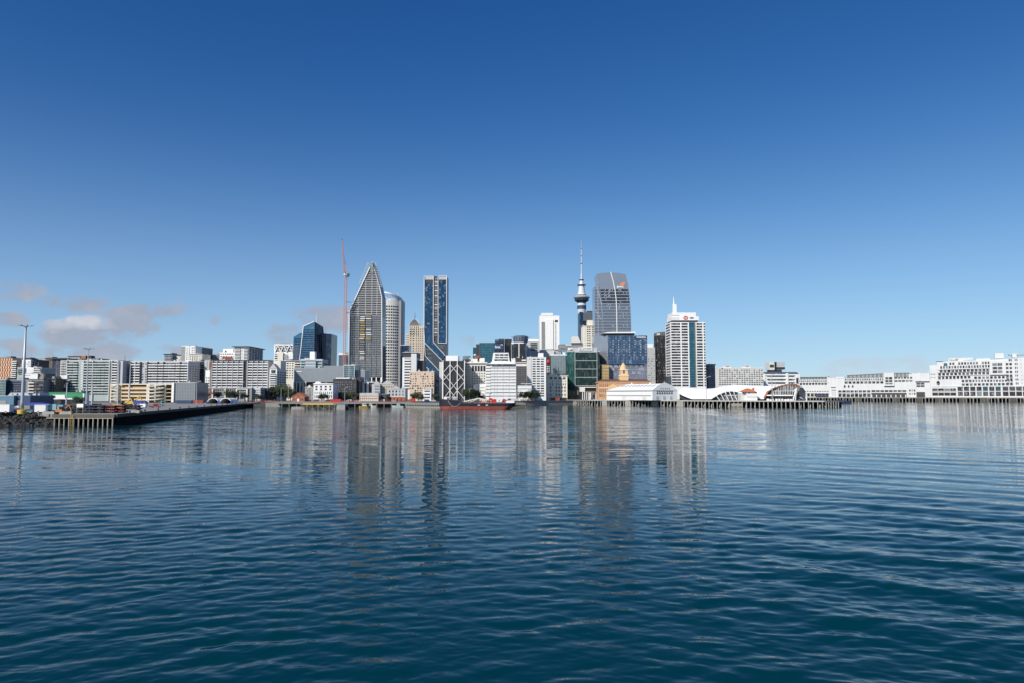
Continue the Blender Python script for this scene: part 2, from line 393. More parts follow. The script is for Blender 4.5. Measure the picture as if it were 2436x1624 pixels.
class Bd:
    """a building: an Empty at the foot of its front left corner, x along the front, y back from the street, z up.
    Pixel arguments are read off the zoomed photo K and turned into metres on the plane of the front."""
    CAP = 100
    def __init__(s, name, label, cat, k, x0, x1, ytop, Y, Y1=None, D=25, zb=4.0, group=None):
        s.k = k; s.D = D; s.zb = zb; s.cnt = {}; s.rest = {}; s.cache = {}
        u0, vt = zz(k, x0, ytop); u1, _ = zz(k, x1, ytop)
        vm = (vt + 948) / 2
        Y1 = Y if Y1 is None else Y1
        a, c = at(u0, vm, Y), at(u1, vm, Y1)
        s.A = Vector((a.x, a.y, zb)); d = Vector((c.x - a.x, c.y - a.y, 0)); s.W = d.length
        s.t = d.normalized(); s.n = Vector((s.t.y, -s.t.x, 0)); s.rz = math.atan2(d.y, d.x)
        s.vm = vm
        s.root = empty(name, s.A, label, cat, group, s.rz)
        s.H = s.pz(ytop, (x0 + x1) / 2)
    def P(s, x, y, off=0.0):
        u, v = zz(s.k, x, y)
        q = at(u, v, 1000.0); o = Vector((0, 0, CAM_H)); r = q - o
        A = s.A - s.n * off
        t = (A - Vector((0, 0, A.z))).dot(s.n) / Vector((r.x, r.y, 0)).dot(s.n)
        p = o + r * t - A
        return p.x * s.t.x + p.y * s.t.y, p.z
    def px(s, x, y=None): return s.P(x, (s.vm - ZO[s.k][1]) * ZO[s.k][2] if y is None else y)[0]
    def pz(s, y, x=None):
        if x is None:
            return s.P((0.5 * 2436 - ZO[s.k][0]) * 0 + s._mid(), y)[1]
        return s.P(x, y)[1]
    def _mid(s):
        q = s.A + s.t * (s.W / 2)
        return ((q.x / q.y) * F + 1218 - ZO[s.k][0]) * ZO[s.k][2]
    def part(s, name, mb, mat, parent=None, smooth=False):
        return mb.build(name, mat, parent or s.root, smooth=smooth)
    def body(s, mat, name='wall', x0=None, x1=None, ytop=None, ybot=None, d0=0.0, d1=None):
        X0 = 0 if x0 is None else s.px(x0); X1 = s.W if x1 is None else s.px(x1)
        z1 = s.H if ytop is None else s.pz(ytop); z0 = 0 if ybot is None else s.pz(ybot)
        return s.part(name, MB().box(X0, X1, d0, s.D if d1 is None else d1, z0, z1), mat)
    def box(s, name, mat, x0, x1, ytop, ybot, d0, d1, parent=None):
        z0 = 0 if ybot is None else s.pz(ybot)
        o = s.part(name, MB().box(s.px(x0), s.px(x1), d0, d1, z0, s.pz(ytop)), mat, parent)
        return o
    def roof(s, mat=None, h=.5, plant=True, over=.25):
        r = s.part('roof', MB().box(-over, s.W + over, -over, s.D + over, s.H, s.H + h), mat or LGREY)
        if plant and s.W > 8:
            rr = random.Random(int(s.W * 100)); w = s.W
            a = rr.uniform(.15, .5) * w; l = rr.uniform(.14, .25) * w
            s.part('plant_room', MB().box(a, a + l, s.D * .3, s.D * .7, s.H + h, s.H + h + rr.uniform(1.6, 3)), MGREY, r)
            s.part('mast', MB().tube((a + l / 2, s.D * .5, s.H + h + 1.6), (a + l / 2, s.D * .5, s.H + h + rr.uniform(5, 8)), .12), STEEL, r)
        elif s.W > 9:
            rr = random.Random(int(s.W * 77))
            for i in range(3):
                a = rr.uniform(.06, .88) * s.W; q = rr.uniform(.8, 1.8); y = rr.uniform(1.5, max(2, s.D * .5))
                s.part('roof_unit', MB().box(a, a + q, y, y + q, s.H + h, s.H + h + rr.uniform(.8, 1.7)).tube((a + q / 2, y + q / 2, s.H + h + .5), (a + q / 2, y + q / 2, s.H + h + rr.uniform(2, 3.4)), .08), LGREY if i else MGREY, r)
        return r
    def put(s, name, w, h, x, z, y, mat, side='f', depth=.12):
        """one pane set a hand's breadth proud of the wall; copies share their mesh"""
        c = s.cnt.get(name, 0)
        if side == 'f': bx = (x - w / 2, x + w / 2, y - depth, y, z, z + h)
        elif side == 'r': bx = (y, y + depth, x - w / 2, x + w / 2, z, z + h)
        else: bx = (y - depth, y, x - w / 2, x + w / 2, z, z + h)
        if c < s.CAP:
            key = (name, round(w, 2), round(h, 2), side, mat.name)
            me = s.cache.get(key)
            if me is None:
                b0 = (-w / 2, w / 2, -depth, 0, 0, h) if side == 'f' else (0, depth, -w / 2, w / 2, 0, h) if side == 'r' else (-depth, 0, -w / 2, w / 2, 0, h)
                me = MB().box(*b0).mesh(name, mat); s.cache[key] = me
            loc = (x, y, z) if side == 'f' else (y, x, z)
            o = link(name, me, s.root, loc)
            s.cnt[name] = c + 1
            return o
        s.rest.setdefault((name, mat.name), MB()).box(*bx)
        return None
    def win(s, x0, x1, y0, y1, rows, cols, mat=None, fw=.66, fh=.55, name='window', d=0.0, skip=0.0, mats=None):
        X0, X1 = s.px(x0), s.px(x1); Z1, Z0 = s.pz(y0), s.pz(y1)
        cw, ch = (X1 - X0) / cols, (Z1 - Z0) / rows
        rr = random.Random(rows * 31 + cols)
        for r in range(rows - 1, -1, -1):
            for c in range(cols):
                if skip and rr.random() < skip: continue
                m = rr.choice(mats) if mats else rr.choice((GD, GD, GD, GD, GM, GM, GS)) if mat in (None, GD) and cols > 1 and 'band' not in name else (mat or GD)
                s.put(name, cw * fw, ch * fh, X0 + (c + .5) * cw, Z0 + (r + (1 - fh) / 2) * ch, d, m)
        return s
    def side(s, which, y0, y1, rows, cols, mat=None, fw=.66, fh=.55, name='side_window', d0=.05, d1=.95):
        Z1, Z0 = s.pz(y0), s.pz(y1)
        cw, ch = s.D * (d1 - d0) / cols, (Z1 - Z0) / rows
        for r in range(rows - 1, -1, -1):
            for c in range(cols):
                s.put(name, cw * fw, ch * fh, s.D * d0 + (c + .5) * cw, Z0 + (r + (1 - fh) / 2) * ch, s.W if which == 'r' else 0.0, mat or GD, which)
        return s
    def balc(s, x0, x1, y0, y1, rows, bays, slab=None, rail=None, mat=None, dep=1.5, gap=.06, railh=.27, name='balcony'):
        """each floor of each bay: a glazed band at the back, a slab and a balustrade in front"""
        X0, X1 = s.px(x0), s.px(x1); Z1, Z0 = s.pz(y0), s.pz(y1)
        cw, ch = (X1 - X0) / bays, (Z1 - Z0) / rows
        slab = slab or WHITE; w = cw * (1 - gap)
        me = MB().box(-w / 2, w / 2, -dep, -.13, 0, .28).mesh(name, slab)
        rb = random.Random(rows * 13 + bays)
        mr = MB().box(-w / 2, w / 2, -dep - .03, -dep + .05, .05, ch * railh + .28).mesh('balustrade', rail or slab)
        for r in range(rows - 1, -1, -1):
            for c in range(bays):
                gm = rb.choice((GD, GD, GD, GM, GM, GS)) if mat in (None, GD) else mat
                x = X0 + (c + .5) * cw; z = Z0 + r * ch
                s.put('window', w, ch * .74, x, z + .3, 0, gm)
                n = s.cnt.get(name, 0)
                if n < s.CAP:
                    o = link(name, me, s.root, (x, 0, z)); s.cnt[name] = n + 1
                    link('balustrade', mr, o)
                else:
                    s.rest.setdefault((name, slab.name), MB()).box(x - w / 2, x + w / 2, -dep, -.13, z, z + .28).box(x - w / 2, x + w / 2, -dep - .03, -dep + .05, z + .05, z + ch * railh + .28)
        return s
    def mull(s, x0, x1, y0, y1, rows, cols, mat, w=.22, pr=.14, name='mullion_grid', d=0.0):
        X0, X1 = s.px(x0), s.px(x1); Z1, Z0 = s.pz(y0), s.pz(y1); m = MB()
        for i in range(cols + 1):
            x = X0 + (X1 - X0) * i / cols; m.box(x - w / 2, x + w / 2, d - pr, d, Z0, Z1)
        for i in range(rows + 1):
            z = Z0 + (Z1 - Z0) * i / rows; m.box(X0, X1, d - pr * .7, d, z - w / 2, z + w / 2)
        return s.part(name, m, mat)
    def fins(s, xs, y0, y1, mat, w=.35, pr=1.6, name='fin', d=0.0):
        for x in xs:
            X = s.px(x); s.part(name, MB().box(X - w / 2, X + w / 2, d - pr, d, 0 if y1 is None else s.pz(y1), s.pz(y0)), mat)
        return s
    def text(s, txt, x0, x1, y0, y1, mat, d=0.0, name='lettering', parent=None, bold=0.0):
        cu = bpy.data.curves.new('lettering', 'FONT'); cu.body = txt; cu.extrude = .02; cu.offset = bold
        o = bpy.data.objects.new('lettering', cu); COL.objects.link(o)
        bpy.context.view_layer.update()
        me = bpy.data.meshes.new_from_object(o.evaluated_get(bpy.context.evaluated_depsgraph_get()))
        bpy.data.objects.remove(o); bpy.data.curves.remove(cu)
        co = np.array([v.co[:] for v in me.vertices]); lo, hi = co.min(0), co.max(0)
        X0, X1 = s.px(x0, (y0 + y1) / 2), s.px(x1, (y0 + y1) / 2); Z1, Z0 = s.pz(y0, (x0 + x1) / 2), s.pz(y1, (x0 + x1) / 2)
        for v, c in zip(me.vertices, co):
            f = (c - lo) / (hi - lo)
            v.co = (X0 + f[0] * (X1 - X0), d - .3 + .25 * (1 - f[2]), Z0 + f[1] * (Z1 - Z0))
        me.materials.clear(); me.materials.append(mat); me.name = name
        return link(name, me, parent or s.root)
    def done(s):
        for (name, mn), mb in s.rest.items():
            tag(mb.build(name, MATS[mn], s.root), kind='stuff')
        s.rest = {}
        return s
def shaft(mb, x, y, z0, z1, r=.15): return mb.tube((x, y, z0), (x, y, z1), r, r * .4, 6)
# ------------------------------------------------------------------ the city, left end
AP = 'apartment_building'; OF = 'office_building'
def left_city():
    # orange lozenge building
    b = Bd('office_building', 'orange and white lozenge patterned block at the left edge of the skyline', 'building', '1', -70, 145, 575, 900)
    b.body(pm('orange_lozenge_panel', (.60, .25, .09), .7, var=.08)); b.roof(DGREY)
    W, H = b.W, b.H; nx, nz = 14, 12; m1 = MB(); m2 = MB()
    for i in range(nx):
        for j in range(nz):
            cx = (i + .5) * W / nx; z = H - (j + .6) * 3.2
            if j % 2: cx += W / nx / 2
            if cx > W - .6: continue
            w = W / nx * .44
            (m1 if (i + j) % 2 else m2).prism([(cx - w, z), (cx, z - 1.6), (cx + w, z), (cx, z + 1.6)], -.15, .05)
    b.part('lozenge_panels', m1, PALE); b.part('lozenge_windows', m2, BROWN)
    b = Bd(AP, 'slim dark apartment tower with white balconies beside the orange block', 'building', '1', 143, 268, 588, 880)
    b.body(CHAR); b.roof(DGREY); b.balc(146, 205, 600, 820, 9, 1, WHITE); b.win(212, 262, 600, 820, 9, 2, GD, .5, .6).done()
    b = Bd(AP, 'white apartment block with dark roof and scattered windows behind the tall light pole', 'building', '1', 262, 372, 594, 860)
    b.body(WHITE); b.roof(BLACK); b.box('roof_slab', BLACK, 275, 355, 575, 590, 3, 15); b.win(270, 365, 612, 690, 3, 6, GD, .5, .5, skip=.1); b.side('r', 612, 690, 3, 3).done()
    b = Bd(AP, 'black and white checkered apartment block left of the scaffolded building', 'building', '1', 370, 436, 602, 865)
    b.body(BLACK); b.roof(BLACK); b.win(372, 434, 610, 690, 3, 3, WHITE, .45, .55, name='white_panel', skip=.25); b.win(374, 432, 606, 694, 4, 4, GD, .3, .4).done()
    b = Bd(AP, 'pale green and white stepped apartment block below the lozenge building', 'building', '1', 208, 505, 700, 820)
    b.body(SAGE); b.roof(WHITE); b.balc(215, 330, 706, 770, 3, 3, WHITE, GS, GD); b.balc(340, 500, 700, 770, 3, 4, WHITE, None, GD); b.box('upper_frame', WHITE, 330, 420, 692, 776, -1.2, -.8).hide_render = False; b.done()
    b = Bd('sorting_hall', 'plain white windowless hall with small lettering below the stepped flats', 'building', '1', 268, 462, 772, 770)
    b.body(WHITE); b.roof(LGREY, plant=False); b.win(305, 372, 788, 800, 1, 5, MGREY, .7, .7, name='letter'); b.box('side_block', TIMBER, 455, 522, 768, None, 2, 22); b.done()
    # scaffolded tower
    b = Bd(AP, 'tower wrapped in scaffolding with dark netting on its right half', 'building', '1', 455, 745, 590, 930)
    b.body(OFFW, x1=600); b.body(NAVYG, name='facade', x0=597, d0=.5); b.roof(CHAR); b.box('roof_slab', CHAR, 560, 840, 575, 590, -2, 20)  # right half is a slate blue box, the tower's dark bluish side
    m = MB()
    for i in range(9):
        x = b.px(565 + 10 * i); m.bar((x, -1.6, 8), (x, -1.6, b.H), .25)
    for j in range(12):
        z = b.pz(600 + 21 * j); m.bar((b.px(560), -1.6, z), (b.px(655), -1.6, z), .3)
        m.bar((b.px(560), -1.6, z), (b.px(655), -1.6, z - 3), .18)
    b.part('scaffolding', m, TIMBER); b.balc(460, 565, 600, 720, 6, 2, CREAM); b.win(660, 742, 600, 830, 11, 3, GD, .4, .45).done()
    b = Bd(AP, 'narrow pale balcony tower against the dark netting', 'building', '1', 745, 838, 604, 915)
    b.body(OFFW); b.roof(CHAR); b.balc(750, 834, 612, 860, 12, 2, WHITE, None, GD).done()
    b = Bd(OF, 'low building with white roof line and dark red rooftop box behind the sage apartments', 'building', '1', 838, 1225, 585, 1000)
    b.body(CHAR); b.roof(DGREY, plant=False); b.box('white_parapet', WHITE, 838, 990, 565, 580, -1, 4); b.box('roof_canopy', BLACK, 840, 985, 553, 564, -2, 10)
    b.box('plant_room', BRICK, 1005, 1060, 552, 590, -1, 8); b.box('plant_room', BLACK, 1045, 1117, 546, 590, 1, 10); b.win(850, 1215, 582, 598, 1, 20, WHITE, .5, .5, name='white_panel').done()
    # sage apartment block
    b = Bd(AP, 'long sage green apartment block with white balcony bands and thin roof aerial', 'building', '1', 830, 1470, 608, 720, D=22)
    b.body(SAGE); b.roof(WHITE, plant=False)
    b.balc(838, 968, 620, 1015, 12, 2, WHITE, PSAGE, GD); b.win(1003, 1025, 625, 1000, 12, 1, WHITE, .6, .4, name='stair_window')
    b.balc(1045, 1150, 620, 1015, 12, 2, WHITE, PSAGE, GD); b.balc(1160, 1358, 620, 1015, 12, 4, WHITE, PSAGE, GD); b.balc(1395, 1460, 620, 1015, 12, 1, WHITE, None, GD)
    b.fins([833, 1040, 1155, 1362, 1392, 1466], 606, None, WHITE)
    b.box('end_wall', LGREY, 1470, 1518, 610, None, .5, 20); b.part('mast', MB().tube((b.px(1490), 8, b.H - 1), (b.px(1490), 8, b.pz(540)), .25, .15), CHAR); b.done()
    b = Bd(AP, 'dark stepped apartment block squeezed between the two long balcony blocks', 'building', '1', 1508, 1615, 640, 800)
    b.body(CHAR); b.roof(CHAR); b.win(1512, 1612, 650, 890, 8, 3, WHITE, .55, .22, name='white_sill'); b.win(1512, 1612, 650, 890, 8, 3, GD, .7, .35); b.done()
    # second long block
    b = Bd(AP, 'long grey apartment block with white balcony bands behind the car park', 'building', '2', 60, 1022, 545, 730, D=26)
    b.body(LGREY); b.roof(WHITE, plant=False)
    for x0, x1, n in ((72, 150, 1), (155, 228, 1), (365, 520, 3), (525, 615, 2), (622, 810, 3), (815, 890, 1), (897, 1015, 2)):
        b.balc(x0, x1, 562, 905, 8, n, WHITE, None, GD, railh=.25)
    b.win(250, 340, 560, 905, 8, 2, GD, .4, .5, name='stair_window', skip=.3); b.fins([64, 236, 352, 520, 617, 892], 545, None, DGREY, .4, 1.7); b.fins([150, 1018], 545, None, WHITE, .4, 1.7)
    b.side('r', 600, 880, 7, 4, GD, .4, .4).done()
    # middle distance, far left
    b = Bd(OF, 'teal glass office corner cut by the left edge of the photo', 'building', '1', -60, 68, 848, 700)
    b.body(GT); b.roof(LGREY); b.mull(-60, 66, 850, 1040, 6, 8, SAGE, .3); b.done()
    b = Bd(OF, 'dark blue windowed office with a white end pier behind the tall light pole', 'building', '1', 66, 322, 852, 705)
    b.body(NAVYG); b.roof(LGREY); b.box('pier', WHITE, 66, 96, 850, None, -1, 1); b.win(100, 318, 862, 1035, 6, 8, GB2, .75, .6); b.done()
    b = Bd(AP, 'grey mid rise flats with pale balcony slabs right of the tall light pole', 'building', '1', 322, 535, 842, 690)
    b.body(MGREY); b.roof(CHAR); b.balc(355, 432, 850, 1090, 6, 1, PALE, None, GD); b.balc(436, 532, 850, 1090, 6, 2, SAGE, GM, GD).done()
    b = Bd(AP, 'black flats with small pale windows left of the sage block', 'building', '1', 535, 690, 838, 700)
    b.body(CHAR); b.roof(CHAR); b.win(545, 685, 848, 1085, 7, 6, SAGE, .4, .35, skip=.2).done()
    b = Bd(AP, 'small dark house front with white boxes beside the sage apartments', 'building', '1', 688, 835, 862, 715)
    b.body(CHAR); b.roof(WHITE, plant=False); b.box('white_bay', WHITE, 735, 812, 788, 860, 2, 12); b.box('white_bay', WHITE, 700, 750, 845, 875, -1, 3); b.box('white_bay', WHITE, 740, 815, 905, 945, -2, 0)
    b.win(695, 830, 880, 1000, 4, 5, GM, .6, .45).done()
    # behind the long blocks
    b = Bd(AP, 'small grey tower peeping over the long grey apartment block', 'building', '2', 612, 740, 425, 1000, D=40)
    b.body(LGREY); b.roof(CHAR, over=1.5); b.balc(618, 735, 432, 525, 4, 2, LGREY, None, GD); b.side('r', 432, 525, 4, 4, CHAR).done()
    b = Bd(AP, 'low pale penthouse block behind the long grey apartments', 'building', '2', 820, 965, 458, 1005)
    b.body(OFFW); b.roof(PALE, plant=False); b.win(870, 960, 470, 520, 2, 4, GM).done()
    b = Bd(AP, 'white slab tower with punched windows and a patterned grey side wall', 'building', '2', 965, 1128, 305, 950, D=20)
    b.body(WHITE); b.roof(WHITE, h=.8, plant=False); b.win(972, 1050, 318, 520, 6, 2, GD, .5, .45); b.win(1060, 1122, 318, 430, 4, 2, GD, .5, .5).done()
    b.box('roof_screen', WHITE, 1080, 1130, 298, 312, 0, 3)
    # its oblique flank
    f = Bd(AP, 'grey patterned flank block leaning away behind the white slab tower', 'building', '2', 1126, 1415, 318, 955, 1010, D=18)
    f.body(MGREY); f.roof(WHITE, h=.8, plant=False); f.win(1132, 1410, 330, 425, 5, 14, CHAR, .62, .6); f.win(1240, 1410, 440, 540, 4, 8, CHAR, .7, .5); f.done()
    b = Bd(AP, 'cream apartment tower with arched top windows in front of the white slab', 'building', '2', 1030, 1240, 425, 900)
    b.body(PALE); b.roof(PALE, over=.8, plant=False); b.win(1070, 1175, 440, 560, 4, 3, CHAR, .4, .75); b.win(1036, 1064, 440, 860, 10, 1, GM, .5, .5); b.win(1180, 1236, 440, 560, 4, 2, GM, .4, .5); b.win(1098, 1140, 570, 860, 9, 2, GM, .5, .5).done()
    b = Bd(OF, 'brown grey building with ornamental attic behind the balcony blocks', 'building', '2', 1410, 1540, 436, 1000)
    b.body(MGREY); b.roof(BROWN); b.win(1415, 1535, 448, 520, 3, 6, CHAR, .6, .5).done()
    b = Bd(AP, 'white curved block with ribbon windows and a square rooftop box', 'building', '2', 1530, 1832, 398, 950)
    b.body(WHITE); b.roof(WHITE, plant=False); b.box('rooftop_box', WHITE, 1565, 1732, 332, 400, 4, 16); b.box('attic_window', BLACK, 1596, 1622, 362, 390, 3.8, 4.1)
    b.win(1535, 1828, 410, 436, 1, 8, GD, .6, .6); b.win(1535, 1828, 450, 476, 1, 7, GD, .6, .6); b.win(1535, 1828, 488, 512, 1, 7, GD, .6, .6); b.box('red_panel', RUST, 1580, 1740, 466, 512, -1.5, .5).hide_render = False; b.done()
    b = Bd(AP, 'striped white tower with an overhanging flat roof and dark right flank', 'building', '2', 1772, 2002, 306, 930, D=55)
    b.body(WHITE); b.roof(CHAR, h=.9, over=2.2, plant=False); b.balc(1780, 1880, 322, 515, 8, 1, WHITE, None, GD); b.balc(1925, 2000, 322, 515, 8, 1, WHITE, None, GD); b.win(1890, 1920, 322, 515, 8, 1, GD, .3, .4); b.side('r', 318, 515, 8, 5, CHAR, .8, .7).done()
    b = Bd(OF, 'dark sliver of a tower right of the striped white tower', 'building', '2', 2075, 2108, 440, 1010)
    b.body(NAVYG); b.roof(BLACK, plant=False); b.win(2078, 2104, 446, 515, 5, 2, GD).done()
    b = Bd(AP, 'black balconied tower with white floor edges between the balcony blocks', 'building', '2', 1130, 1282, 545, 765)
    b.body(CHAR); b.roof(MGREY); b.balc(1155, 1278, 556, 730, 5, 1, LGREY, GD, GD); b.win(1140, 1280, 740, 945, 6, 3, GD, .6, .6); b.win(1140, 1280, 735, 950, 6, 3, WHITE, .9, .12, name='sill').done()
    b = Bd(AP, 'grey windowless stair tower with a rust stripe', 'building', '2', 1282, 1392, 520, 760)
    b.body(LGREY); b.roof(MGREY, plant=False); b.box('rust_stripe', BROWN, 1364, 1388, 540, 680, -.3, 0); b.win(1300, 1355, 540, 660, 4, 1, GM, .3, .3).done()
    b = Bd(AP, 'small white house tower with three rows of windows before the grey stair tower', 'building', '2', 1300, 1382, 690, 735)
    b.body(WHITE); b.roof(WHITE, plant=False); b.win(1308, 1376, 790, 970, 4, 2, CHAR, .45, .6).done()
    # big gridded block
    b = Bd(AP, 'big gridded apartment block with grey fins and a dark vertical slot', 'building', '2', 1385, 2340, 530, 720, D=24)
    b.body(LGREY); b.roof(CHAR, h=.7, plant=False, over=.6)
    b.balc(1420, 1930, 545, 970, 10, 6, WHITE, None, GD, railh=.26); b.balc(2005, 2335, 545, 970, 10, 4, WHITE, None, GD, railh=.26)
    b.box('slot', BLACK, 1936, 1974, 528, None, -.5, 0); b.fins([1420, 1500, 1585, 1668, 1755, 1845, 1930, 2000, 2085, 2168, 2252, 2336], 530, None, LGREY, .45, 1.9)
    b.box('end_bay', pm('brown_balcony_screen', (.20, .16, .14), .7), 1386, 1418, 640, None, -1.6, -.2); b.box('end_bay', RUST, 1386, 1404, 540, 640, -1.2, -.2); b.done()
    # low red and grey terrace
    b = Bd(AP, 'low grey street terrace with rust red stripes and white portal frames', 'building', '2', 1150, 2068, 980, 665, D=16)
    b.body(MGREY); b.roof(LGREY, plant=False); b.win(1156, 2040, 990, 1165, 4, 26, GD, .62, .6)
    for x in (1248, 1340, 1392, 1652, 1783): b.box('rust_stripe', RUST, x - 9, x + 9, 985, None, -.4, 0)
    for x0, x1 in ((1415, 1650), (1812, 2006)):
        m = MB().box(b.px(x0), b.px(x0 + 24), -1.2, -.3, 0, b.pz(992)).box(b.px(x1 - 24), b.px(x1), -1.2, -.3, 0, b.pz(992))
        if x0 > 1700: m.box(b.px(x0 + 24), b.px(x1 - 24), -1.2, -.3, b.pz(1004), b.pz(992))
        b.part('portal_frame', m, PALE)
    b.done()
    b = Bd(OF, 'small white ribbon window building at the end of the low terrace', 'building', '2', 2072, 2208, 985, 668, D=30)
    b.body(WHITE); b.roof(WHITE, plant=False); b.win(2075, 2206, 995, 1165, 5, 1, GD, .95, .4, name='window_band'); b.side('r', 1000, 1160, 4, 3, CHAR).done()
    b = Bd(OF, 'dark narrow building right of the small white ribbon building', 'building', '2', 2232, 2335, 985, 680)
    b.body(CHAR); b.roof(MGREY, plant=False); b.win(2240, 2330, 1000, 1160, 5, 3, GM, .5, .4).done()
left_city()

def car_park():
    b = Bd('parking_garage', 'open cream parking garage with tan decks and two white spiral ramps', 'car park', '2', -260, 770, 908, 615, D=34)
    CPK = pm('warm_cream_concrete', (.68, .55, .38), .75, var=.07, streak=.12)
    z = [b.pz(y) for y in (1172, 1111, 1051, 990, 927)]; W = b.W
    b.part('wall', MB().box(.3, W - .3, 12, b.D, 0, b.H - .8), pm('lit_tan_concrete', (.55, .36, .19), .8, var=.1))  # sunlight on the interior put into the wall's tan colour
    r = b.part('roof', MB().box(-.2, W + .2, -.3, b.D, b.H - .8, b.H), PALE)
    for i, zi in enumerate(z[:-1]):
        b.part('deck', MB().box(0, W, 0, b.D - .1, zi - .5, zi), CPK)
        b.part('parapet', MB().box(b.px(-140), b.px(345), -.25, .0, zi - .6, zi + .75), CPK)
        b.part('sunlit_panel', MB().box(b.px(-135), b.px(340), 1.6, 1.8, zi + .75, zi + 2.0), pm('sunlit_tan', (.58, .38, .20), .8, var=.15, scale=.8))  # added panels, the sunlit interior between the decks is in their colour
    for x in (-250, -140, -82, 50, 348, 375, 478, 645, 760):
        X = b.px(x); b.part('column', MB().box(X - .55, X + .55, -.35, .4, 0, b.H), PALE if x > 340 else CPK)
    def ramp(x0, x1):
        m = MB(); X0, X1 = b.px(x0), b.px(x1); cx, rad = (X0 + X1) / 2, (X1 - X0) / 2; n = 20
        zz0, zz1 = 0.3, z[4]; turns = 5
        for i in range(turns * n):
            a0, a1 = 2 * math.pi * i / n, 2 * math.pi * (i + 1) / n
            h0, h1 = zz0 + (zz1 - zz0) * i / (turns * n), zz0 + (zz1 - zz0) * (i + 1) / (turns * n)
            p = lambda a, r_, h: (cx + r_ * math.cos(a), -1 + .55 * r_ * math.sin(a), h)
            m.hexa([p(a0, rad, h0 - .5), p(a1, rad, h1 - .5), p(a1, rad * .97, h1 - .5), p(a0, rad * .97, h0 - .5)], [p(a0, rad, h0 + .35), p(a1, rad, h1 + .35), p(a1, rad * .97, h1 + .35), p(a0, rad * .97, h0 + .35)])
            m.hexa([p(a0, rad, h0 - .3), p(a1, rad, h1 - .3), p(a1, rad * .4, h1 - .3), p(a0, rad * .4, h0 - .3)], [p(a0, rad, h0), p(a1, rad, h1), p(a1, rad * .4, h1), p(a0, rad * .4, h0)])
        b.part('spiral_ramp', m, PALE)
    ramp(-245, -90); ramp(375, 640)
    b.done()
    b = Bd('plant_building', 'grey glass panelled wing at the right end of the parking garage', 'building', '2', 772, 1138, 895, 612, D=26)
    b.body(pm('grey_glass_panel', (.22, .245, .265), .3, metal=.2, var=.05)); b.roof(LGREY, plant=False); b.box('pier', WHITE, 766, 795, 890, None, -1.2, 1); b.mull(796, 1136, 905, 1178, 5, 8, pm('panel_joint', (.33, .34, .34), .6), .18); b.box('base_wall', NAVY, 800, 1136, 1182, None, -.4, -.15); b.box('roof_plant', MGREY, 850, 1120, 882, 895, 6, 14); b.done()
    # green shed
    b = Bd('shop_shed', 'bright green shed with a white sign board and dark arched entrance', 'building', '1', 612, 1030, 1008, 470, D=7, zb=3.65)
    b.body(GREEN); b.roof(pm('green_roof', (.05, .22, .11), .6), plant=False); b.box('sign_board', WHITE, 660, 812, 1033, 1088, -.5, -.2); b.box('sign_panel', BLACK, 664, 694, 1042, 1072, -.7, -.52); b.box('white_strip', WHITE, 812, 1026, 1074, 1090, -.5, -.2); b.box('shop_glass', GD, 662, 1026, 1092, None, -.3, -.1)
    m = MB(); c, w = b.px(978), b.px(1030) - b.px(978)
    m.prism([(c + w * math.cos(a), .1 + b.pz(1062) * math.sin(a)) for a in [math.pi * i / 12 for i in range(13)]], -2.5, -.5); b.part('arched_porch', m, CHAR); b.box('white_end_wall', WHITE, 1030, 1046, 1015, None, 0, 5); b.done()
    b = Bd('cargo_shed', 'light blue corrugated cargo shed at the left edge with a roller door', 'building', '1', -80, 172, 1052, 430, D=22, zb=3.65)
    b.body(STEELBLUE); b.roof(pm('pale_blue_roof', (.30, .40, .45), .5), plant=False); b.box('roller_door', MGREY, 2, 82, 1105, None, -.2, 0); b.box('sheet_joints', NAVY, -60, -58, 1056, None, -.1, 0); b.done()
    b = Bd('cargo_shed', 'navy blue cargo shed joined to the light blue one', 'building', '1', 172, 378, 1050, 432, D=22, zb=3.65)
    b.body(NAVY); b.roof(STEELBLUE, plant=False); b.box('roller_door', NAVYG, 210, 262, 1100, None, -.2, 0); b.done()
    b = Bd('warehouse', 'grey roofed warehouse rising behind the navy cargo shed', 'building', '1', 108, 385, 1036, 500, D=30, zb=3.65)
    b.body(MGREY)
    W = b.W; b.part('roof', MB().prism([(-1, b.H - 1.5), (W * .12, b.H + 1.6), (W * .88, b.H + 1.6), (W + 1, b.H - 1.5)], -1, b.D), LGREY); b.done()
    # two arched tents at the far end of the left wharf
    for i, (x0, x1, lab) in enumerate(((1325, 1530, 'white and blue arched tent, the left one of the pair on the wharf'), (1530, 1742, 'white and blue arched tent, the right one of the pair beside the red fence'))):
        b = Bd('arched_tent', lab, 'tent', '2', x0, x1, 1142, 545, D=14, zb=3.65, group='arched tents on the far wharf')
        W, H = b.W, b.H; n = 14; m = MB(); vs = []
        for j in range(n + 1):
            a = math.pi * j / n
            for r in (1, .9):
                for y in (0, b.D): vs.append((W / 2 - W / 2 * r * math.cos(a), y, H * r * math.sin(a)))
        fs = []
        for j in range(n):
            o, p = j * 4, j * 4 + 4
            fs += [(o, o + 1, p + 1, p), (o + 2, p + 2, p + 3, o + 3), (o, p, p + 2, o + 2), (o + 1, o + 3, p + 3, p + 1)]
        m.add(vs, fs); b.part('canopy', m, WHITE); b.part('back_wall', MB().prism([(W / 2 - W / 2 * .88 * math.cos(math.pi * j / n), H * .88 * math.sin(math.pi * j / n)) for j in range(n + 1)], b.D - .4, b.D - .2), BROWN)
        b.part('blue_skirt', MB().box(W * .9, W, -.1, 1.5, 0, 2.2), BLUE); b.part('blue_skirt', MB().box(0, W * .06, -.1, 1.5, 0, 2.2), BLUE)
car_park()
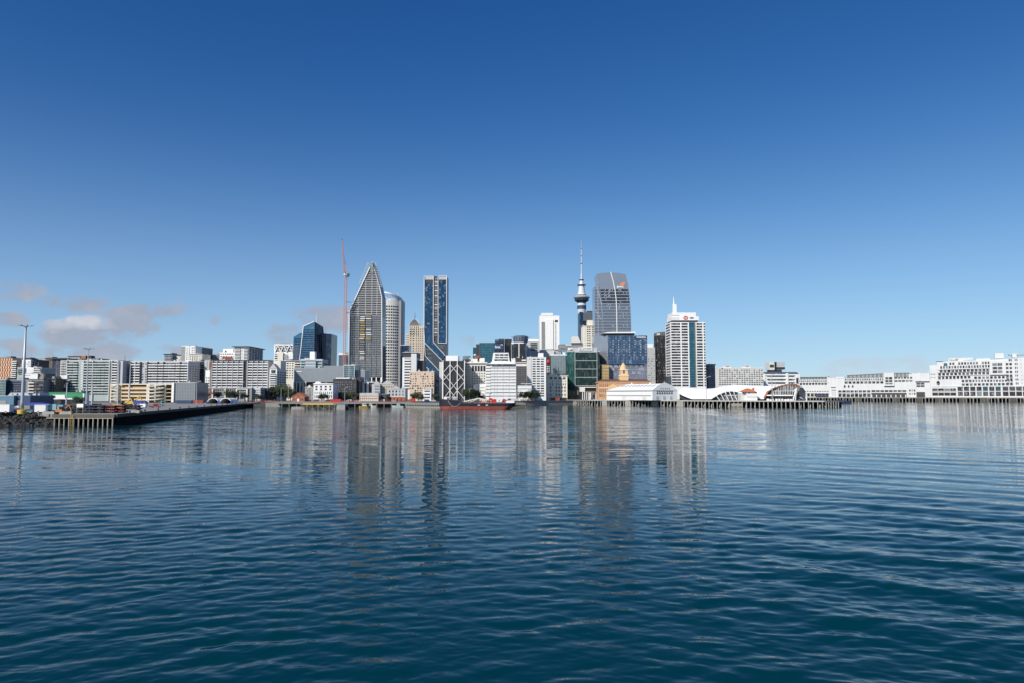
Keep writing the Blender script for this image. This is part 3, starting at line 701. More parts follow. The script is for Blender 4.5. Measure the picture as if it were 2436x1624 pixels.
# ------------------------------------------------------------------ the city, centre left
def lerp(pts, y):
    """x along an outline given as (x, y) points sorted by y"""
    for (xa, ya), (xb, yb) in zip(pts, pts[1:]):
        if ya <= y <= yb: return xa + (xb - xa) * (y - ya) / (yb - ya)
    return pts[0][0] if y < pts[0][1] else pts[-1][0]

def centre_left():
    b = Bd(AP, 'slim white apartment house with a pointed gable and dark right flank', 'building', '3', 228, 325, 872, 712, D=30)
    b.body(WHITE)
    W, H = b.W, b.H; b.part('roof', MB().prism([(-.4, H), (W * .5, H + 5), (W + .4, H)], -.5, 8), LGREY)
    b.box('upper_block', PALE, 238, 335, 760, 872, 9, 26); b.balc(232, 320, 935, 1140, 7, 1, WHITE, None, GD); b.box('gable_window', GD, 250, 305, 888, 928, -.3, 0); b.side('r', 900, 1130, 7, 4, CHAR).done()
    b = Bd(AP, 'cream apartment slab with rows of paired windows and a flat overhanging roof', 'building', '3', 330, 640, 768, 800)
    b.body(PALE); b.roof(LGREY, over=1.2); b.win(372, 555, 785, 1008, 7, 5, GD, .5, .42); b.win(388, 560, 785, 1008, 7, 3, GM, .12, .5); b.balc(560, 635, 775, 870, 3, 2, PALE, None, GD); b.done()
    b = Bd(AP, 'white tower with zigzag bracing around its top storeys', 'building', '3', 285, 537, 552, 900)
    b.body(WHITE); b.roof(WHITE, plant=False); b.box('roof_slab', BLACK, 365, 480, 538, 550, 4, 16)
    b.win(300, 532, 562, 650, 3, 8, GM, .88, .7); m = MB(); xs = [300 + 38.5 * i for i in range(7)]
    for i in range(6):
        ya, yb = (560, 650) if i % 2 else (650, 560)
        m.bar((b.px(xs[i]), -.8, b.pz(ya)), (b.px(xs[i + 1]), -.8, b.pz(yb)), .8)
    b.part('zigzag_brace', m, WHITE); b.part('gable_wing', MB().prism([(b.px(345), 0), (b.px(345), b.pz(660)), (b.px(380), b.pz(632)), (b.px(415), b.pz(660)), (b.px(415), 0)], -3, 0), PALE)
    b.balc(292, 345, 668, 755, 3, 1, WHITE, None, GD); b.balc(416, 476, 680, 762, 3, 1, WHITE, None, GD); b.done()
    # faceted blue tower
    b = Bd(OF, 'faceted blue glass tower with a pointed top and two thin masts', 'building', '3', 540, 1035, 258, 1050, D=45)
    P = b.P
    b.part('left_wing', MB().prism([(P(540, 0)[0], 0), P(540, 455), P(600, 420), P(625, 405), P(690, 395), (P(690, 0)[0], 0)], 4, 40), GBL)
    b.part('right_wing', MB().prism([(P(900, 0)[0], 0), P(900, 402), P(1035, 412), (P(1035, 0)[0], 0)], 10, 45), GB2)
    ridge = P(835, 258); L = P(683, 318); Rr = P(910, 312)
    bl = b.px(630, 745); br = b.px(962, 830); c = b.px(835, 700)
    yb, yr = -6.0, 14.0
    bot = b.pz(760)
    m = MB().add([(bl, 0, bot), (c, yb, bot), (c, yb, ridge[1]), (L[0], 0, L[1])], [(0, 1, 2, 3)])
    m.add([(bl, 0, 0), (c, yb, 0), (c, yb, bot), (bl, 0, bot)], [(0, 1, 2, 3)])
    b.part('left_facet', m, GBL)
    m = MB().add([(c, yb, 0), (br, yr, 0), (br, yr, b.pz(830)), (Rr[0], yr, Rr[1]), (c, yb, ridge[1])], [(0, 1, 2, 3, 4)]); b.part('right_facet', m, GB2)  # right facet's shade put into its deeper glass colour
    b.part('roof', MB().add([(L[0], 0, L[1]), (c, yb, ridge[1]), (Rr[0], yr, Rr[1]), (L[0] + 5, 40, L[1])], [(0, 1, 2, 3)]), STEELBLUE)
    m = MB().bar((bl, -.3, bot), (L[0], -.3, L[1]), .9); m.bar((L[0], -.3, L[1]), (c, yb - .3, ridge[1]), .9); b.part('edge_fin', m, WHITE)
    m = MB().bar((br, yr - .3, 0), (br, yr - .3, b.pz(830)), .7).bar((br, yr - .3, b.pz(830)), (Rr[0], yr - .3, Rr[1]), .7); b.part('edge_fin', m, LGREY)
    b.part('edge_fin', MB().bar((c, yb - .2, 0), (c, yb - .2, ridge[1]), .5), STEELBLUE)
    for i in range(13):      # dark glazing bands on the lit facet and the left wing
        z = b.pz(362 + 29 * i)
        f = (z - bot) / (L[1] - bot); xl = bl + (L[0] - bl) * max(0, min(1, f)) + .9
        b.part('window_band', MB().hexa([(xl, -.9, z - 1.6), (c - .5, yb - .25, z - 1.6), (c - .5, yb + .3, z - 1.6), (xl, .2, z - 1.6)], [(xl, -.9, z), (c - .5, yb - .25, z), (c - .5, yb + .3, z), (xl, .2, z)]), GB2)
        if z < b.pz(455): b.part('window_band', MB().box(b.px(545), b.px(640), 3.6, 4.0, z - 1.3, z), GB2)
    m = MB()
    for i in range(9):
        f = i / 9; m.bar((bl + (c - bl) * f, yb * f - .15, bot), (L[0] + (c - L[0]) * f, yb * f - .15, L[1] + (ridge[1] - L[1]) * f), .25)
    for i in range(1, 6):
        x = br + (c - br) * i / 6; m.bar((x, yr + (yb - yr) * i / 6 - .1, 0), (x, yr + (yb - yr) * i / 6 - .1, Rr[1] + (ridge[1] - Rr[1]) * i / 6 - 1), .2)
    b.part('mullion_grid', m, STEELBLUE)
    b.part('mast', MB().tube((c, 4, ridge[1] - 1), (c, 4, b.pz(140)), .5, .12), WHITE); b.part('mast', MB().tube((b.px(757), 10, L[1]), (b.px(757), 10, b.pz(195)), .3, .1), LGREY)
    b.done()
    b = Bd(OF, 'mid rise white banded office with a pale lift tower before the blue tower', 'building', '3', 640, 928, 752, 770)
    b.body(LGREY); b.roof(WHITE, plant=False); b.win(645, 925, 760, 870, 3, 1, GT, .98, .6, name='window_band'); b.box('lift_tower', WHITE, 750, 815, 642, 756, 3, 10); b.box('grey_screen', ZINC, 712, 850, 756, 925, -2.2, -1.4)
    for y in (792, 832, 876, 918): b.box('white_rail', WHITE, 712, 850, y, y + 7, -2.6, -2.3)
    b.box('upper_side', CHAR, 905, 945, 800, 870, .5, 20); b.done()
    b = Bd('retail_block', 'long ribbed grey metal sheeted block on a white columned base', 'building', '3', 555, 1215, 868, 745, D=30)
    b.body(ZINC, ybot=1050); b.body(CHAR, name='dark_base', ybot=None, ytop=1050, d0=2.5); b.box('upper_block', ZINC, 950, 1215, 832, 868, 0, 26); b.roof(LGREY, plant=False)  # lower body is charcoal and set back
    m = MB()
    for i in range(64):
        x = b.px(560 + 10.2 * i); m.box(x - .12, x + .12, -.25, 0, b.pz(1048), b.pz(872 if i < 38 else 836))
    b.part('metal_rib', m, LGREY)
    for x in (558, 590, 640, 680, 712): b.box('column', PALE, x - 8, x + 8, 1050, None, -.3, .8)
    b.box('base_beam', PALE, 552, 720, 1048, 1058, -.4, .8); b.win(595, 710, 1060, 1230, 4, 5, GD, .7, .75, d=.9); b.box('white_mark', WHITE, 588, 660, 905, 914, -.5, -.3); b.done()
    b = Bd(OF, 'teal glass annex at the foot of the tapering tower', 'building', '3', 1215, 1362, 828, 742, D=30)
    b.body(GT); b.roof(WHITE, plant=False); b.mull(1216, 1360, 832, 990, 6, 8, STEEL, .22); b.fins([1216, 1288, 1360], 830, 990, LGREY, .7, .3); b.done()
    b = Bd('retail_block', 'low grey metal clad link between the teal annex and the tapering tower', 'building', '3', 1362, 1500, 900, 748, D=24)
    b.body(ZINC, ybot=1042); b.body(CHAR, name='dark_base', ytop=1042, d0=1); b.roof(LGREY, plant=False); m = MB()
    for i in range(16): x = b.px(1366 + 8.7 * i); m.box(x - .1, x + .1, -.2, 0, b.pz(1040), b.pz(903))
    b.part('metal_rib', m, LGREY); b.box('base_beam', WHITE, 1362, 1500, 1040, 1052, -.6, 1); b.done()
    b = Bd(OF, 'small dark block with a white sloping roof behind the crane mast', 'building', '3', 1148, 1282, 690, 1000)
    b.body(NAVYG); b.part('roof', MB().prism([b.P(1148, 678), b.P(1165, 660), b.P(1225, 672), b.P(1282, 690), b.P(1148, 692)], -1, 20), WHITE); b.box('right_part', TIMBER, 1225, 1282, 655, 700, 2, 20); b.win(1240, 1280, 705, 830, 5, 2, GD).done()
    # quay street front row
    b = Bd('brick_hall', 'red brick gabled pump house by the water', 'building', '3', 530, 697, 1245, 640, D=14)
    b.body(BRICK); W, H = b.W, b.H; g = b.pz(1202)
    b.part('gable', MB().prism([(0, H), (W / 2, g), (W, H)], 0, .5), BRICK); b.part('roof', MB().prism([(-.6, H - .3), (W / 2, g + .5), (W + .6, H - .3), (W + .6, H), (W / 2, g + .9), (-.6, H)], -.4, 14), TILE)
    b.box('door', WHITE, 600, 626, 1272, None, -.2, 0); b.win(545, 595, 1262, 1295, 1, 2, GD, .4, .7); b.win(632, 685, 1262, 1295, 1, 2, GD, .4, .7); b.box('gable_window', GD, 605, 622, 1222, 1245, -.2, 0); b.done()
    b = Bd(OF, 'grey three storey house with paired white framed windows and stone pediment', 'building', '3', 700, 816, 1122, 668, D=16)
    b.body(MGREY); b.roof(LGREY, plant=False); W, H = b.W, b.H; b.part('pediment', MB().prism([(W * .2, H), (W / 2, H + 2.4), (W * .8, H)], -.3, .6), PALE)
    b.win(706, 744, 1135, 1282, 3, 2, WHITE, .8, .6, name='window_frame'); b.win(706, 744, 1135, 1282, 3, 2, GD, .5, .5, d=-.13); b.win(772, 812, 1135, 1282, 3, 2, WHITE, .8, .6, name='window_frame'); b.win(772, 812, 1135, 1282, 3, 2, GD, .5, .5, d=-.13); b.box('centre_bay', MGREY, 748, 768, 1124, None, -.6, -.05); b.done()
    b = Bd(OF, 'white four storey warehouse with curved parapet gable and dark windows', 'building', '3', 816, 1075, 1075, 662, D=20)
    b.body(WHITE); W, H = b.W, b.H; b.roof(LGREY, h=.3, plant=False, over=-.3)
    b.part('parapet_gable', MB().prism([(0, H - .2), (0, H + .6), (W * .06, H + .8), (W * .12, H + 2), (W * .22, H + 2.4), (W * .32, H + 2), (W * .38, H + .8), (W, H + .6), (W, H - .2)], -.1, .5), WHITE)
    b.box('cornice', WHITE, 812, 1078, 1066, 1078, -.6, 0); b.win(824, 1070, 1095, 1125, 1, 4, CHAR, .42, .8); b.win(824, 1070, 1132, 1160, 1, 4, CHAR, .42, .8)
    b.win(824, 1070, 1175, 1210, 1, 9, CHAR, .32, .8); b.win(824, 1070, 1222, 1262, 1, 10, CHAR, .42, .9); b.win(824, 950, 1278, 1300, 1, 3, CHAR, .45, .9, name='door'); b.done()
    b = Bd(OF, 'charcoal brick hotel with a white rooftop rail and tiny lit windows', 'building', '3', 1075, 1388, 1020, 690, D=26)
    b.body(CHAR); b.roof(BLACK, plant=False); b.box('roof_rail', WHITE, 1105, 1290, 990, 1003, 2, 3); b.box('rooftop_pavilion', GM, 1080, 1300, 1003, 1022, 1, 8)
    b.win(1090, 1380, 1035, 1160, 4, 12, LGREY, .22, .28, skip=.35); b.win(1085, 1385, 1175, 1290, 3, 10, BLACK, .7, .6); b.win(1090, 1380, 1172, 1184, 1, 6, WHITE, .1, .6, name='lamp'); b.box('side_block', CHAR, 1386, 1426, 980, None, 3, 22); b.done()

    b = Bd(OF, 'white portal framed corner building beside the charcoal hotel', 'building', '5', 530, 800, 915, 705, D=18)
    b.body(CHAR, d0=.8); b.roof(WHITE, plant=False); b.box('portal', WHITE, 585, 620, 908, None, -.6, .7); b.box('portal', WHITE, 655, 690, 908, None, -.6, .7); b.box('portal_beam', WHITE, 620, 655, 906, 930, -.6, .7); b.box('low_wall', PALE, 532, 585, 1012, None, -.4, .6); b.done()
    b = Bd(OF, 'grey stone warehouse with arched parapet left of the cream gabled warehouse', 'building', '5', 745, 882, 940, 690, D=18)
    b.body(LGREY); W, H = b.W, b.H; b.part('parapet_gable', MB().prism([(0, H - .1), (W * .3, H + .6), (W * .5, H + 2.2), (W * .75, H + 2.2), (W, H + .6), (W, H - .1)], -.2, .5), LGREY); b.roof(LGREY, h=.2, plant=False, over=-.2)
    b.win(790, 876, 955, 1100, 3, 5, CHAR, .5, .55); b.done()
    b = Bd(OF, 'cream grey warehouse with a broad gable and paired windows', 'building', '5', 882, 1128, 945, 695, D=22)
    b.body(pm('grey_cream_stone', (.50, .46, .39), .8, var=.08)); W, H = b.W, b.H
    b.part('gable', MB().prism([(0, H - .1), (0, H), (W * .18, H + 1), (W * .4, H + 3), (W * .62, H + 3), (W * .8, H + 1), (W, H), (W, H - .1)], -.3, .6), LGREY); b.roof(LGREY, h=.2, plant=False, over=-.2)
    b.win(892, 1120, 965, 1105, 3, 8, CHAR, .38, .5); b.done()
    b = Bd('ferry_hall', 'grey stone terminal with triangular gable, flagpole and red arches at the street', 'building', '5', 1005, 1312, 1025, 668, D=16)
    b.body(LGREY); W, H = b.W, b.H; x0 = b.px(1080); x1 = b.px(1235); xm = b.px(1155)
    b.part('gable', MB().prism([(x0, H), (xm, b.pz(965)), (x1, H)], -.4, .6), LGREY); b.roof(LGREY, h=.4, plant=False); b.part('flagpole', MB().tube((xm, .2, b.pz(968)), (xm, .2, b.pz(895)), .15, .08), WHITE)
    b.box('brick_corner', TIMBER, 965, 1005, 1028, None, 1, 12); b.win(1018, 1300, 1045, 1085, 1, 5, GD, .42, .8); b.win(1018, 1300, 1100, 1140, 1, 5, GD, .42, .8); b.box('string_course', PALE, 1005, 1312, 1150, 1158, -.3, 0)
    for i in range(5):
        c = b.px(1037 + 59 * i); w = 1.9; h = b.pz(1190)
        b.part('arch', MB().prism([(c - w, 0), (c - w, h)] + [(c - w * math.cos(math.pi * j / 8), h + w * math.sin(math.pi * j / 8)) for j in range(1, 8)] + [(c + w, h), (c + w, 0)], -.25, -.02), BRICK)
    b.done()
    b = Bd('brick_hall', 'low red brick hall under a pale grey mansard roof', 'building', '5', 540, 858, 1140, 650, D=14)
    b.body(BRICK); W, H = b.W, b.H; b.part('roof', MB().prism([(-.3, H), (W * .06, b.pz(1092)), (W * .94, b.pz(1092)), (W + .3, H)], -.3, 13), LGREY)
    b.win(550, 850, 1150, 1180, 1, 9, PALE, .5, .75, name='window'); b.win(550, 850, 1196, 1232, 1, 9, PALE, .5, .8); m = MB()
    for i in range(10): x = b.px(545 + 34 * i); m.box(x - .3, x + .3, -.25, 0, 0, b.pz(1095))
    b.part('stone_pilaster', m, CREAM); b.done()
    b = Bd('shop_shed', 'low dark shop front between the brick hall and the gabled terminal', 'building', '5', 858, 1006, 1118, 664, D=12)
    b.body(CHAR); b.roof(MGREY, plant=False); b.win(866, 1000, 1130, 1235, 3, 5, GM, .6, .5); b.box('lit_sign', WHITE, 930, 962, 1192, 1220, -.4, -.2); b.done()
    # behind
    b = Bd(OF, 'dark blue office squeezed behind the white core office', 'building', '5', 1225, 1368, 290, 1000)
    b.body(GB2); b.roof(WHITE, plant=False); b.mull(1226, 1366, 295, 460, 6, 6, NAVY, .3); b.done()
    b = Bd(OF, 'white office with ribbon balconies and a blank white core panel', 'building', '5', 1262, 1502, 412, 765, D=30)
    b.body(WHITE, ytop=492); b.body(CHAR, name='top_storey', ybot=492, d0=1); b.roof(LGREY, plant=False); b.box('core_panel', pm('core_panel', (.62, .63, .64), .6, var=.03), 1410, 1502, 428, 732, -1, -.1); b.balc(1298, 1408, 500, 1010, 11, 1, WHITE, None, GD, railh=.4)
    b.part('corner_rail', MB().box(b.px(1266), b.px(1300), -1.5, -.2, 0, b.pz(500)), WHITE)
    b.side('r', 500, 730, 5, 1, WHITE, .5, .4, name='side_balcony', d0=.0, d1=.3); b.box('dark_flank', CHAR, 1503, 1622, 540, None, 6, 26); b.done()  # shade of the right side put into the charcoal flank
    b = Bd(OF, 'cream concrete office scattered with small square windows', 'building', '5', 1385, 1798, 735, 715, D=26)
    b.body(pm('peach_concrete', (.64, .50, .38), .8, var=.05, streak=.1)); b.roof(PALE, plant=False); rr = random.Random(5)
    for j in range(10):
        for i in range(10):
            if rr.random() < .25: continue
            x = b.px(1405 + 41 * i + rr.uniform(-10, 10)); z = b.pz(772 + 40 * j); w = rr.choice((.7, 1.0, 1.4))
            b.put('window', w, w, x, z - w / 2, 0, rr.choice((CHAR, CHAR, GM, GD)))
    b.done()
    b = Bd(OF, 'little white pedimented building with dark ribbon windows by the quay', 'building', '5', 1612, 1752, 1025, 678, D=14)
    b.body(WHITE); W, H = b.W, b.H; b.part('pediment', MB().prism([(W * .1, H), (W * .5, H + 2.2), (W * .9, H)], -.5, .8), CREAM); b.roof(WHITE, h=.4, plant=False); b.win(1628, 1738, 1035, 1195, 3, 1, CHAR, .85, .4, name='window_band'); b.done()
    b = Bd(OF, 'low cream block behind the cross braced black tower', 'building', '5', 1798, 1900, 918, 735)
    b.body(WHITE); b.roof(PALE, plant=False); b.win(1830, 1895, 975, 1110, 3, 2, CHAR, .3, .5); b.done()
    # cross braced tower
    b = Bd(OF, 'black glass tower wrapped in white diagonal cross bracing with a white box on top', 'building', '6', 240, 612, 558, 720, D=28)
    b.body(GBLK); b.roof(CHAR, plant=False); b.box('rooftop_box', WHITE, 282, 492, 458, 552, 3, 20); b.mull(242, 610, 562, 1190, 16, 12, CHAR, .25, .1)
    xs = [b.px(x) for x in (242, 362, 484, 606)]; z0 = b.pz(1190); z1 = b.pz(562)
    for x in xs: b.part('column', MB().bar((x, -1.2, 0), (x, -1.2, z1 + 1.2), .75), WHITE)
    node = [b.pz(y) for y in (1190, 1050, 895, 750, 610)]
    Yz = lambda y: b.pz(y)
    for (i, ya, j, yb_) in ((0, 750, 1, 612), (1, 612, 2, 750), (2, 612, 1, 750), (2, 612, 3, 750), (0, 762, 1, 895), (1, 752, 0, 890), (2, 752, 3, 890), (3, 762, 2, 895), (0, 905, 1, 1045), (1, 895, 2, 1045), (2, 895, 1, 1045), (3, 905, 2, 1045)):
        b.part('brace', MB().bar((xs[i], -1.3, Yz(ya)), (xs[j], -1.3, Yz(yb_)), .45), WHITE)
    for (xa, ya, xb, yb_) in ((355, 1055, 285, 1150), (365, 1055, 455, 1170), (482, 1055, 392, 1170), (488, 1055, 598, 1185)):
        b.part('brace', MB().bar((b.px(xa), -1.3, Yz(ya)), (b.px(xb), -1.3, Yz(yb_)), .45), WHITE)
    for y in (178, 192, 207, 222): X = b.px(y); b.part('side_fin', MB().box(X - .3, X + .3, 4, 5, 0, z1), WHITE)
    b.box('side_bay', CHAR, 178, 240, 575, None, 5.2, 26)
    b.done()

def tapering_tower():
    b = Bd('tower_block', 'tall tapering tower under construction with a sawn off pointed top and bare floor slabs', 'building', '4', 333, 840, 430, 900, D=30)
    K4 = '4'
    def Q(k, x, y): b.k = k; r = b.P(x, y); b.k = K4; return r
    base_l, base_r = Q('5', 362, 905), Q('5', 920, 905)
    sh, ap_l, ap_r, r1, r2 = Q('4', 335, 1190), Q('4', 676, 432), Q('4', 704, 432), Q('4', 800, 790), Q('4', 840, 965)
    foot = Q('5', 360, 825)[1]
    poly = [(base_l[0] + .4, foot), (sh[0] + .4, sh[1]), ap_l, ap_r, (r1[0] - .4, r1[1]), (r2[0] - .4, r2[1]), (base_r[0] - .4, foot)]
    b.part('wall', MB().prism(poly, 2.2, b.D), GBLK)
    for x in (640, 740, 820, 900): X = Q('5', x, 860)[0]; b.part('base_column', MB().box(X - .6, X + .6, 0, 1.4, 0, foot), WHITE)
    b.part('base_wall', MB().box(Q('5', 530, 860)[0], base_r[0] - .5, 3, b.D, 0, foot), CHAR)
    left = lambda z: base_l[0] + (sh[0] - base_l[0]) * z / sh[1] if z < sh[1] else sh[0] + (ap_l[0] - sh[0]) * (z - sh[1]) / (ap_l[1] - sh[1])
    right = lambda z: base_r[0] + (r2[0] - base_r[0]) * z / r2[1] if z < r2[1] else (r2[0] + (r1[0] - r2[0]) * (z - r2[1]) / (r1[1] - r2[1]) if z < r1[1] else r1[0] + (ap_r[0] - r1[0]) * (z - r1[1]) / (ap_r[1] - r1[1]))
    fh = (sh[1] - foot) / 36.0
    zs = [foot + fh * i for i in range(70) if foot + fh * i < ap_l[1] - 4]
    top0 = sh[1] - 2 * fh
    for z in zs:                                   # bare slabs above, thin slab edges below
        if z > top0 - .1:
            b.part('floor_slab', MB().box(left(z), right(z), -.6, b.D + .3, z - .33, z + .33), LGREY)
            b.part('inner_wall', MB().box(left(z) + 1.5, right(z) - 1.2, 1.2, 2.3, z + .4, z + fh - .4), CHAR if int(z) % 3 else DGREY)
    m = MB()
    for x in (470, 585, 682, 762):
        X = Q('4', x, 1100)[0]
        zt = max(z for z in zs if left(z) < X - .5 and right(z) > X + .5)
        m.box(X - .3, X + .3, -.3, .4, top0, zt)
    b.part('column', m, LGREY)
    # clad part: five strips of window wall, two strips of balconies
    cols = [Q('5', x, 400)[0] for x in (362, 442, 530, 634, 744, 826, 912)]
    kinds = 'wwbcww'
    for i, kd in enumerate(kinds):
        x0, x1 = cols[i] + .25, cols[i + 1] - .25
        if kd in 'wc': b.part('window_wall', MB().box(x0, x1, 0, 2.2, foot, top0 - .4), GPAC)
        else:
            b.part('window_wall', MB().box(x0, x1, 0, 2.2, foot, foot + 10 * fh), GPAC)
            b.part('recess_wall', MB().box(x0, x1, 1.2, 2.2, foot + 10 * fh, top0 - .4), CHAR)
    m = MB()
    for i in range(36):
        z = foot + fh * i
        if z < top0: m.box(cols[0], cols[-1], -.1, 0, z - .16, z + .16)
    b.part('floor_edge', m, LGREY)
    b.part('dark_joint', MB().box(cols[1] - .2, cols[1] + .2, -.2, .1, foot, top0).box(cols[2] - .2, cols[2] + .2, -.2, .1, foot, top0).box(cols[3] - .2, cols[3] + .2, -.2, .1, foot, top0).box(cols[4] - .2, cols[4] + .2, -.2, .1, foot, top0).box(cols[5] - .2, cols[5] + .2, -.2, .1, foot, top0), BLACK)
    rows = 34
    for r in range(rows, 12, -1):
        z = foot + fh * (r - 1) + .5
        if z > top0 - fh: continue
        for i, kd in enumerate(kinds):
            w = cols[i + 1] - cols[i]; xm = (cols[i] + cols[i + 1]) / 2
            if kd == 'w': b.put('window', w * .42, fh * .62, xm, z, 0, CHAR)
            elif kd == 'c' and r < 20: b.put('window', w * .2, fh * .62, xm - w * .22, z, 0, GD); b.put('window', w * .2, fh * .62, xm + w * .22, z, 0, GD)
    rr = random.Random(3)
    for r in range(10, 36):
        z = foot + fh * r
        if z > top0: break
        for i, kd in ((2, 'b'), (3, 'c')):
            if kd == 'c' and r < 20: continue
            col = WHITE if rr.random() < .45 else MGREY
            if kd == 'b' and r in (22, 24, 26, 28, 30): col = YELLOW
            if kd == 'c' and r in (21, 34): col = YELLOW
            sft = rr.uniform(-.5, .5)
            b.part('balcony', MB().box(cols[i] + .8 + sft, cols[i + 1] - .8 + sft, -1.3, -.1, z - .2, z + (.7 if col is YELLOW else .7)), col)
    m = MB()
    for a, c in ((base_l, sh), (sh, Q('4', 655, 500))): m.bar((a[0], -.6, max(0, a[1])), (c[0], -.6, c[1]), .95, 2.4)
    b.part('edge_fin', m, WHITE)
    m = MB()
    m.bar((Q('4', 722, 520)[0], -.4, Q('4', 722, 520)[1]), (r1[0], -.4, r1[1]), .4, 1.2)
    for a, c in ((r1, r2), (r2, base_r)): m.bar((a[0], -.6, a[1]), (c[0], -.6, max(0, c[1])), .8, 2.4)
    b.part('edge_fin', m, WHITE)
    # scaffolding clinging to both slopes of the point
    m = MB()
    for (A, C, sgn) in ((Q('4', 520, 770), Q('4', 655, 450), -1), (Q('4', 806, 800), Q('4', 716, 450), 1)):
        n = 13
        for i in range(n + 1):
            f = i / n; x = A[0] + (C[0] - A[0]) * f; z = A[1] + (C[1] - A[1]) * f; o = 2.6
            m.bar((x, -1, z), (x + sgn * o, -1, z), .3); m.bar((x, 6, z), (x + sgn * o, 6, z), .3)
            m.bar((x + sgn * o, -1, z - .8), (x + sgn * o, -1, z + 2.8), .28); m.bar((x + sgn * .8, -1, z), (x + sgn * o, -1, z + 2.2), .2)
            m.bar((x + sgn * o, -1, z), (x + sgn * o, 6, z), .25)
    b.part('scaffolding', m, STEEL)
    m = MB().box(ap_l[0] - .5, ap_r[0] + .5, -1, 6, ap_l[1], ap_l[1] + .5).box(ap_l[0] - 1.2, ap_r[0] + 1.6, -1.6, 5, ap_l[1] - 12, ap_l[1] - 11.6).box(ap_l[0] - 1, ap_r[0] + 1, -1.6, 5, ap_l[1] - 6, ap_l[1] - 5.6)
    for x in (ap_l[0], ap_r[0], (ap_l[0] + ap_r[0]) / 2):
        for y in (-1, 5): m.bar((x, y, ap_l[1] - 14), (x, y, ap_l[1] + 2.2), .35)
    m.bar((ap_l[0], -1, ap_l[1] - 12), (ap_r[0], -1, ap_l[1]), .25); m.bar((ap_r[0], -1, ap_l[1] - 12), (ap_l[0], -1, ap_l[1]), .25)
    b.part('crown_frame', m, SAGE); b.part('crown_netting', MB().box(ap_l[0] + .5, ap_r[0] - .5, 0, 5, ap_l[1] - 1, ap_l[1] + 1.5), SAGE)
    b.done()
tapering_tower()
centre_left()

def crane():
    Y = 890; p = at(*zz('3', 1226, 830), Y)
    root = empty('tower_crane', (p.x, Y, 4), 'tall red lattice tower crane with its jib raised almost upright beside the tapering tower', 'crane')
    top = at(*zz('4', 266, 660), Y).z - 4
    PK = pm('faded_red_steel', (.50, .21, .14), .6, var=.1)
    def lattice(m, a, c, w0, w1, n):
        a, c = Vector(a), Vector(c); d = (c - a).normalized(); ref = Vector((0, 1, 0)) if abs(d.z) > .5 else Vector((0, 0, 1))
        s = d.cross(ref).normalized(); t = d.cross(s).normalized()
        pt = lambda f, i: a + (c - a) * f + (s * (1, 1, -1, -1)[i] + t * (1, -1, -1, 1)[i]) * (w0 + (w1 - w0) * f) / 2
        for i in range(4): m.bar(pt(0, i), pt(1, i), .3)
        for k in range(n):
            for i in range(4): m.bar(pt(k / n, i), pt((k + 1) / n, (i + 1) % 4), .14); m.bar(pt(k / n, i), pt(k / n, (i + 1) % 4), .14)
    m = MB(); lattice(m, (0, 0, 0), (0, 0, top), 2.7, 2.7, 46); mast = m.build('mast', PK, root)
    for y in (1040, 1205): z = at(*zz('4', 266, y), Y).z - 4; MB().bar((1, 0, z), (11 if y < 1100 else 8, 6, z), .5).bar((1, 1, z + 1), (11 if y < 1100 else 8, 7, z + .5), .3).build('wall_tie', STEEL, root)
    MB().lathe([(1.9, top), (1.9, top + 1.2)], 12).build('slewing_ring', STEEL, root)
    MB().box(-2.2, 3.6, -1.5, 1.5, top + 1.3, top + 2.2).box(2.0, 4.4, -1.4, 1.4, top + 2.0, top + 5).build('machinery_deck', CHAR, root)
    MB().box(-1.8, 0, -2.6, -1.2, top + 2.3, top + 4.6).build('cab', PALE, root)
    tip = at(*zz('4', 220, 78), Y); tip = (tip.x - p.x, 0, tip.z - 4)
    m = MB(); lattice(m, (-1.2, 0, top + 2.2), tip, 1.8, .7, 30); jib = m.build('jib', PK, root)
    MB().box(tip[0] - .5, tip[0] + .5, -.5, .5, tip[2] - .3, tip[2] + 1.2).build('jib_head', CHAR, jib)
    af = at(*zz('4', 288, 470), Y); af = (af.x - p.x, 0, af.z - 4)
    m = MB().bar((2.6, -.8, top + 2), af, .35).bar((2.6, .8, top + 2), af, .35).bar((-.6, 0, top + 3), af, .35); m.build('a_frame', PK, root)
    MB().bar(af, (tip[0] * .72 - .4, 0, top + (tip[2] - top) * .72), .16).bar(af, (tip[0] * .5 - .6, 0, top + (tip[2] - top) * .5), .16).build('luffing_rope', CHAR, root)
crane()

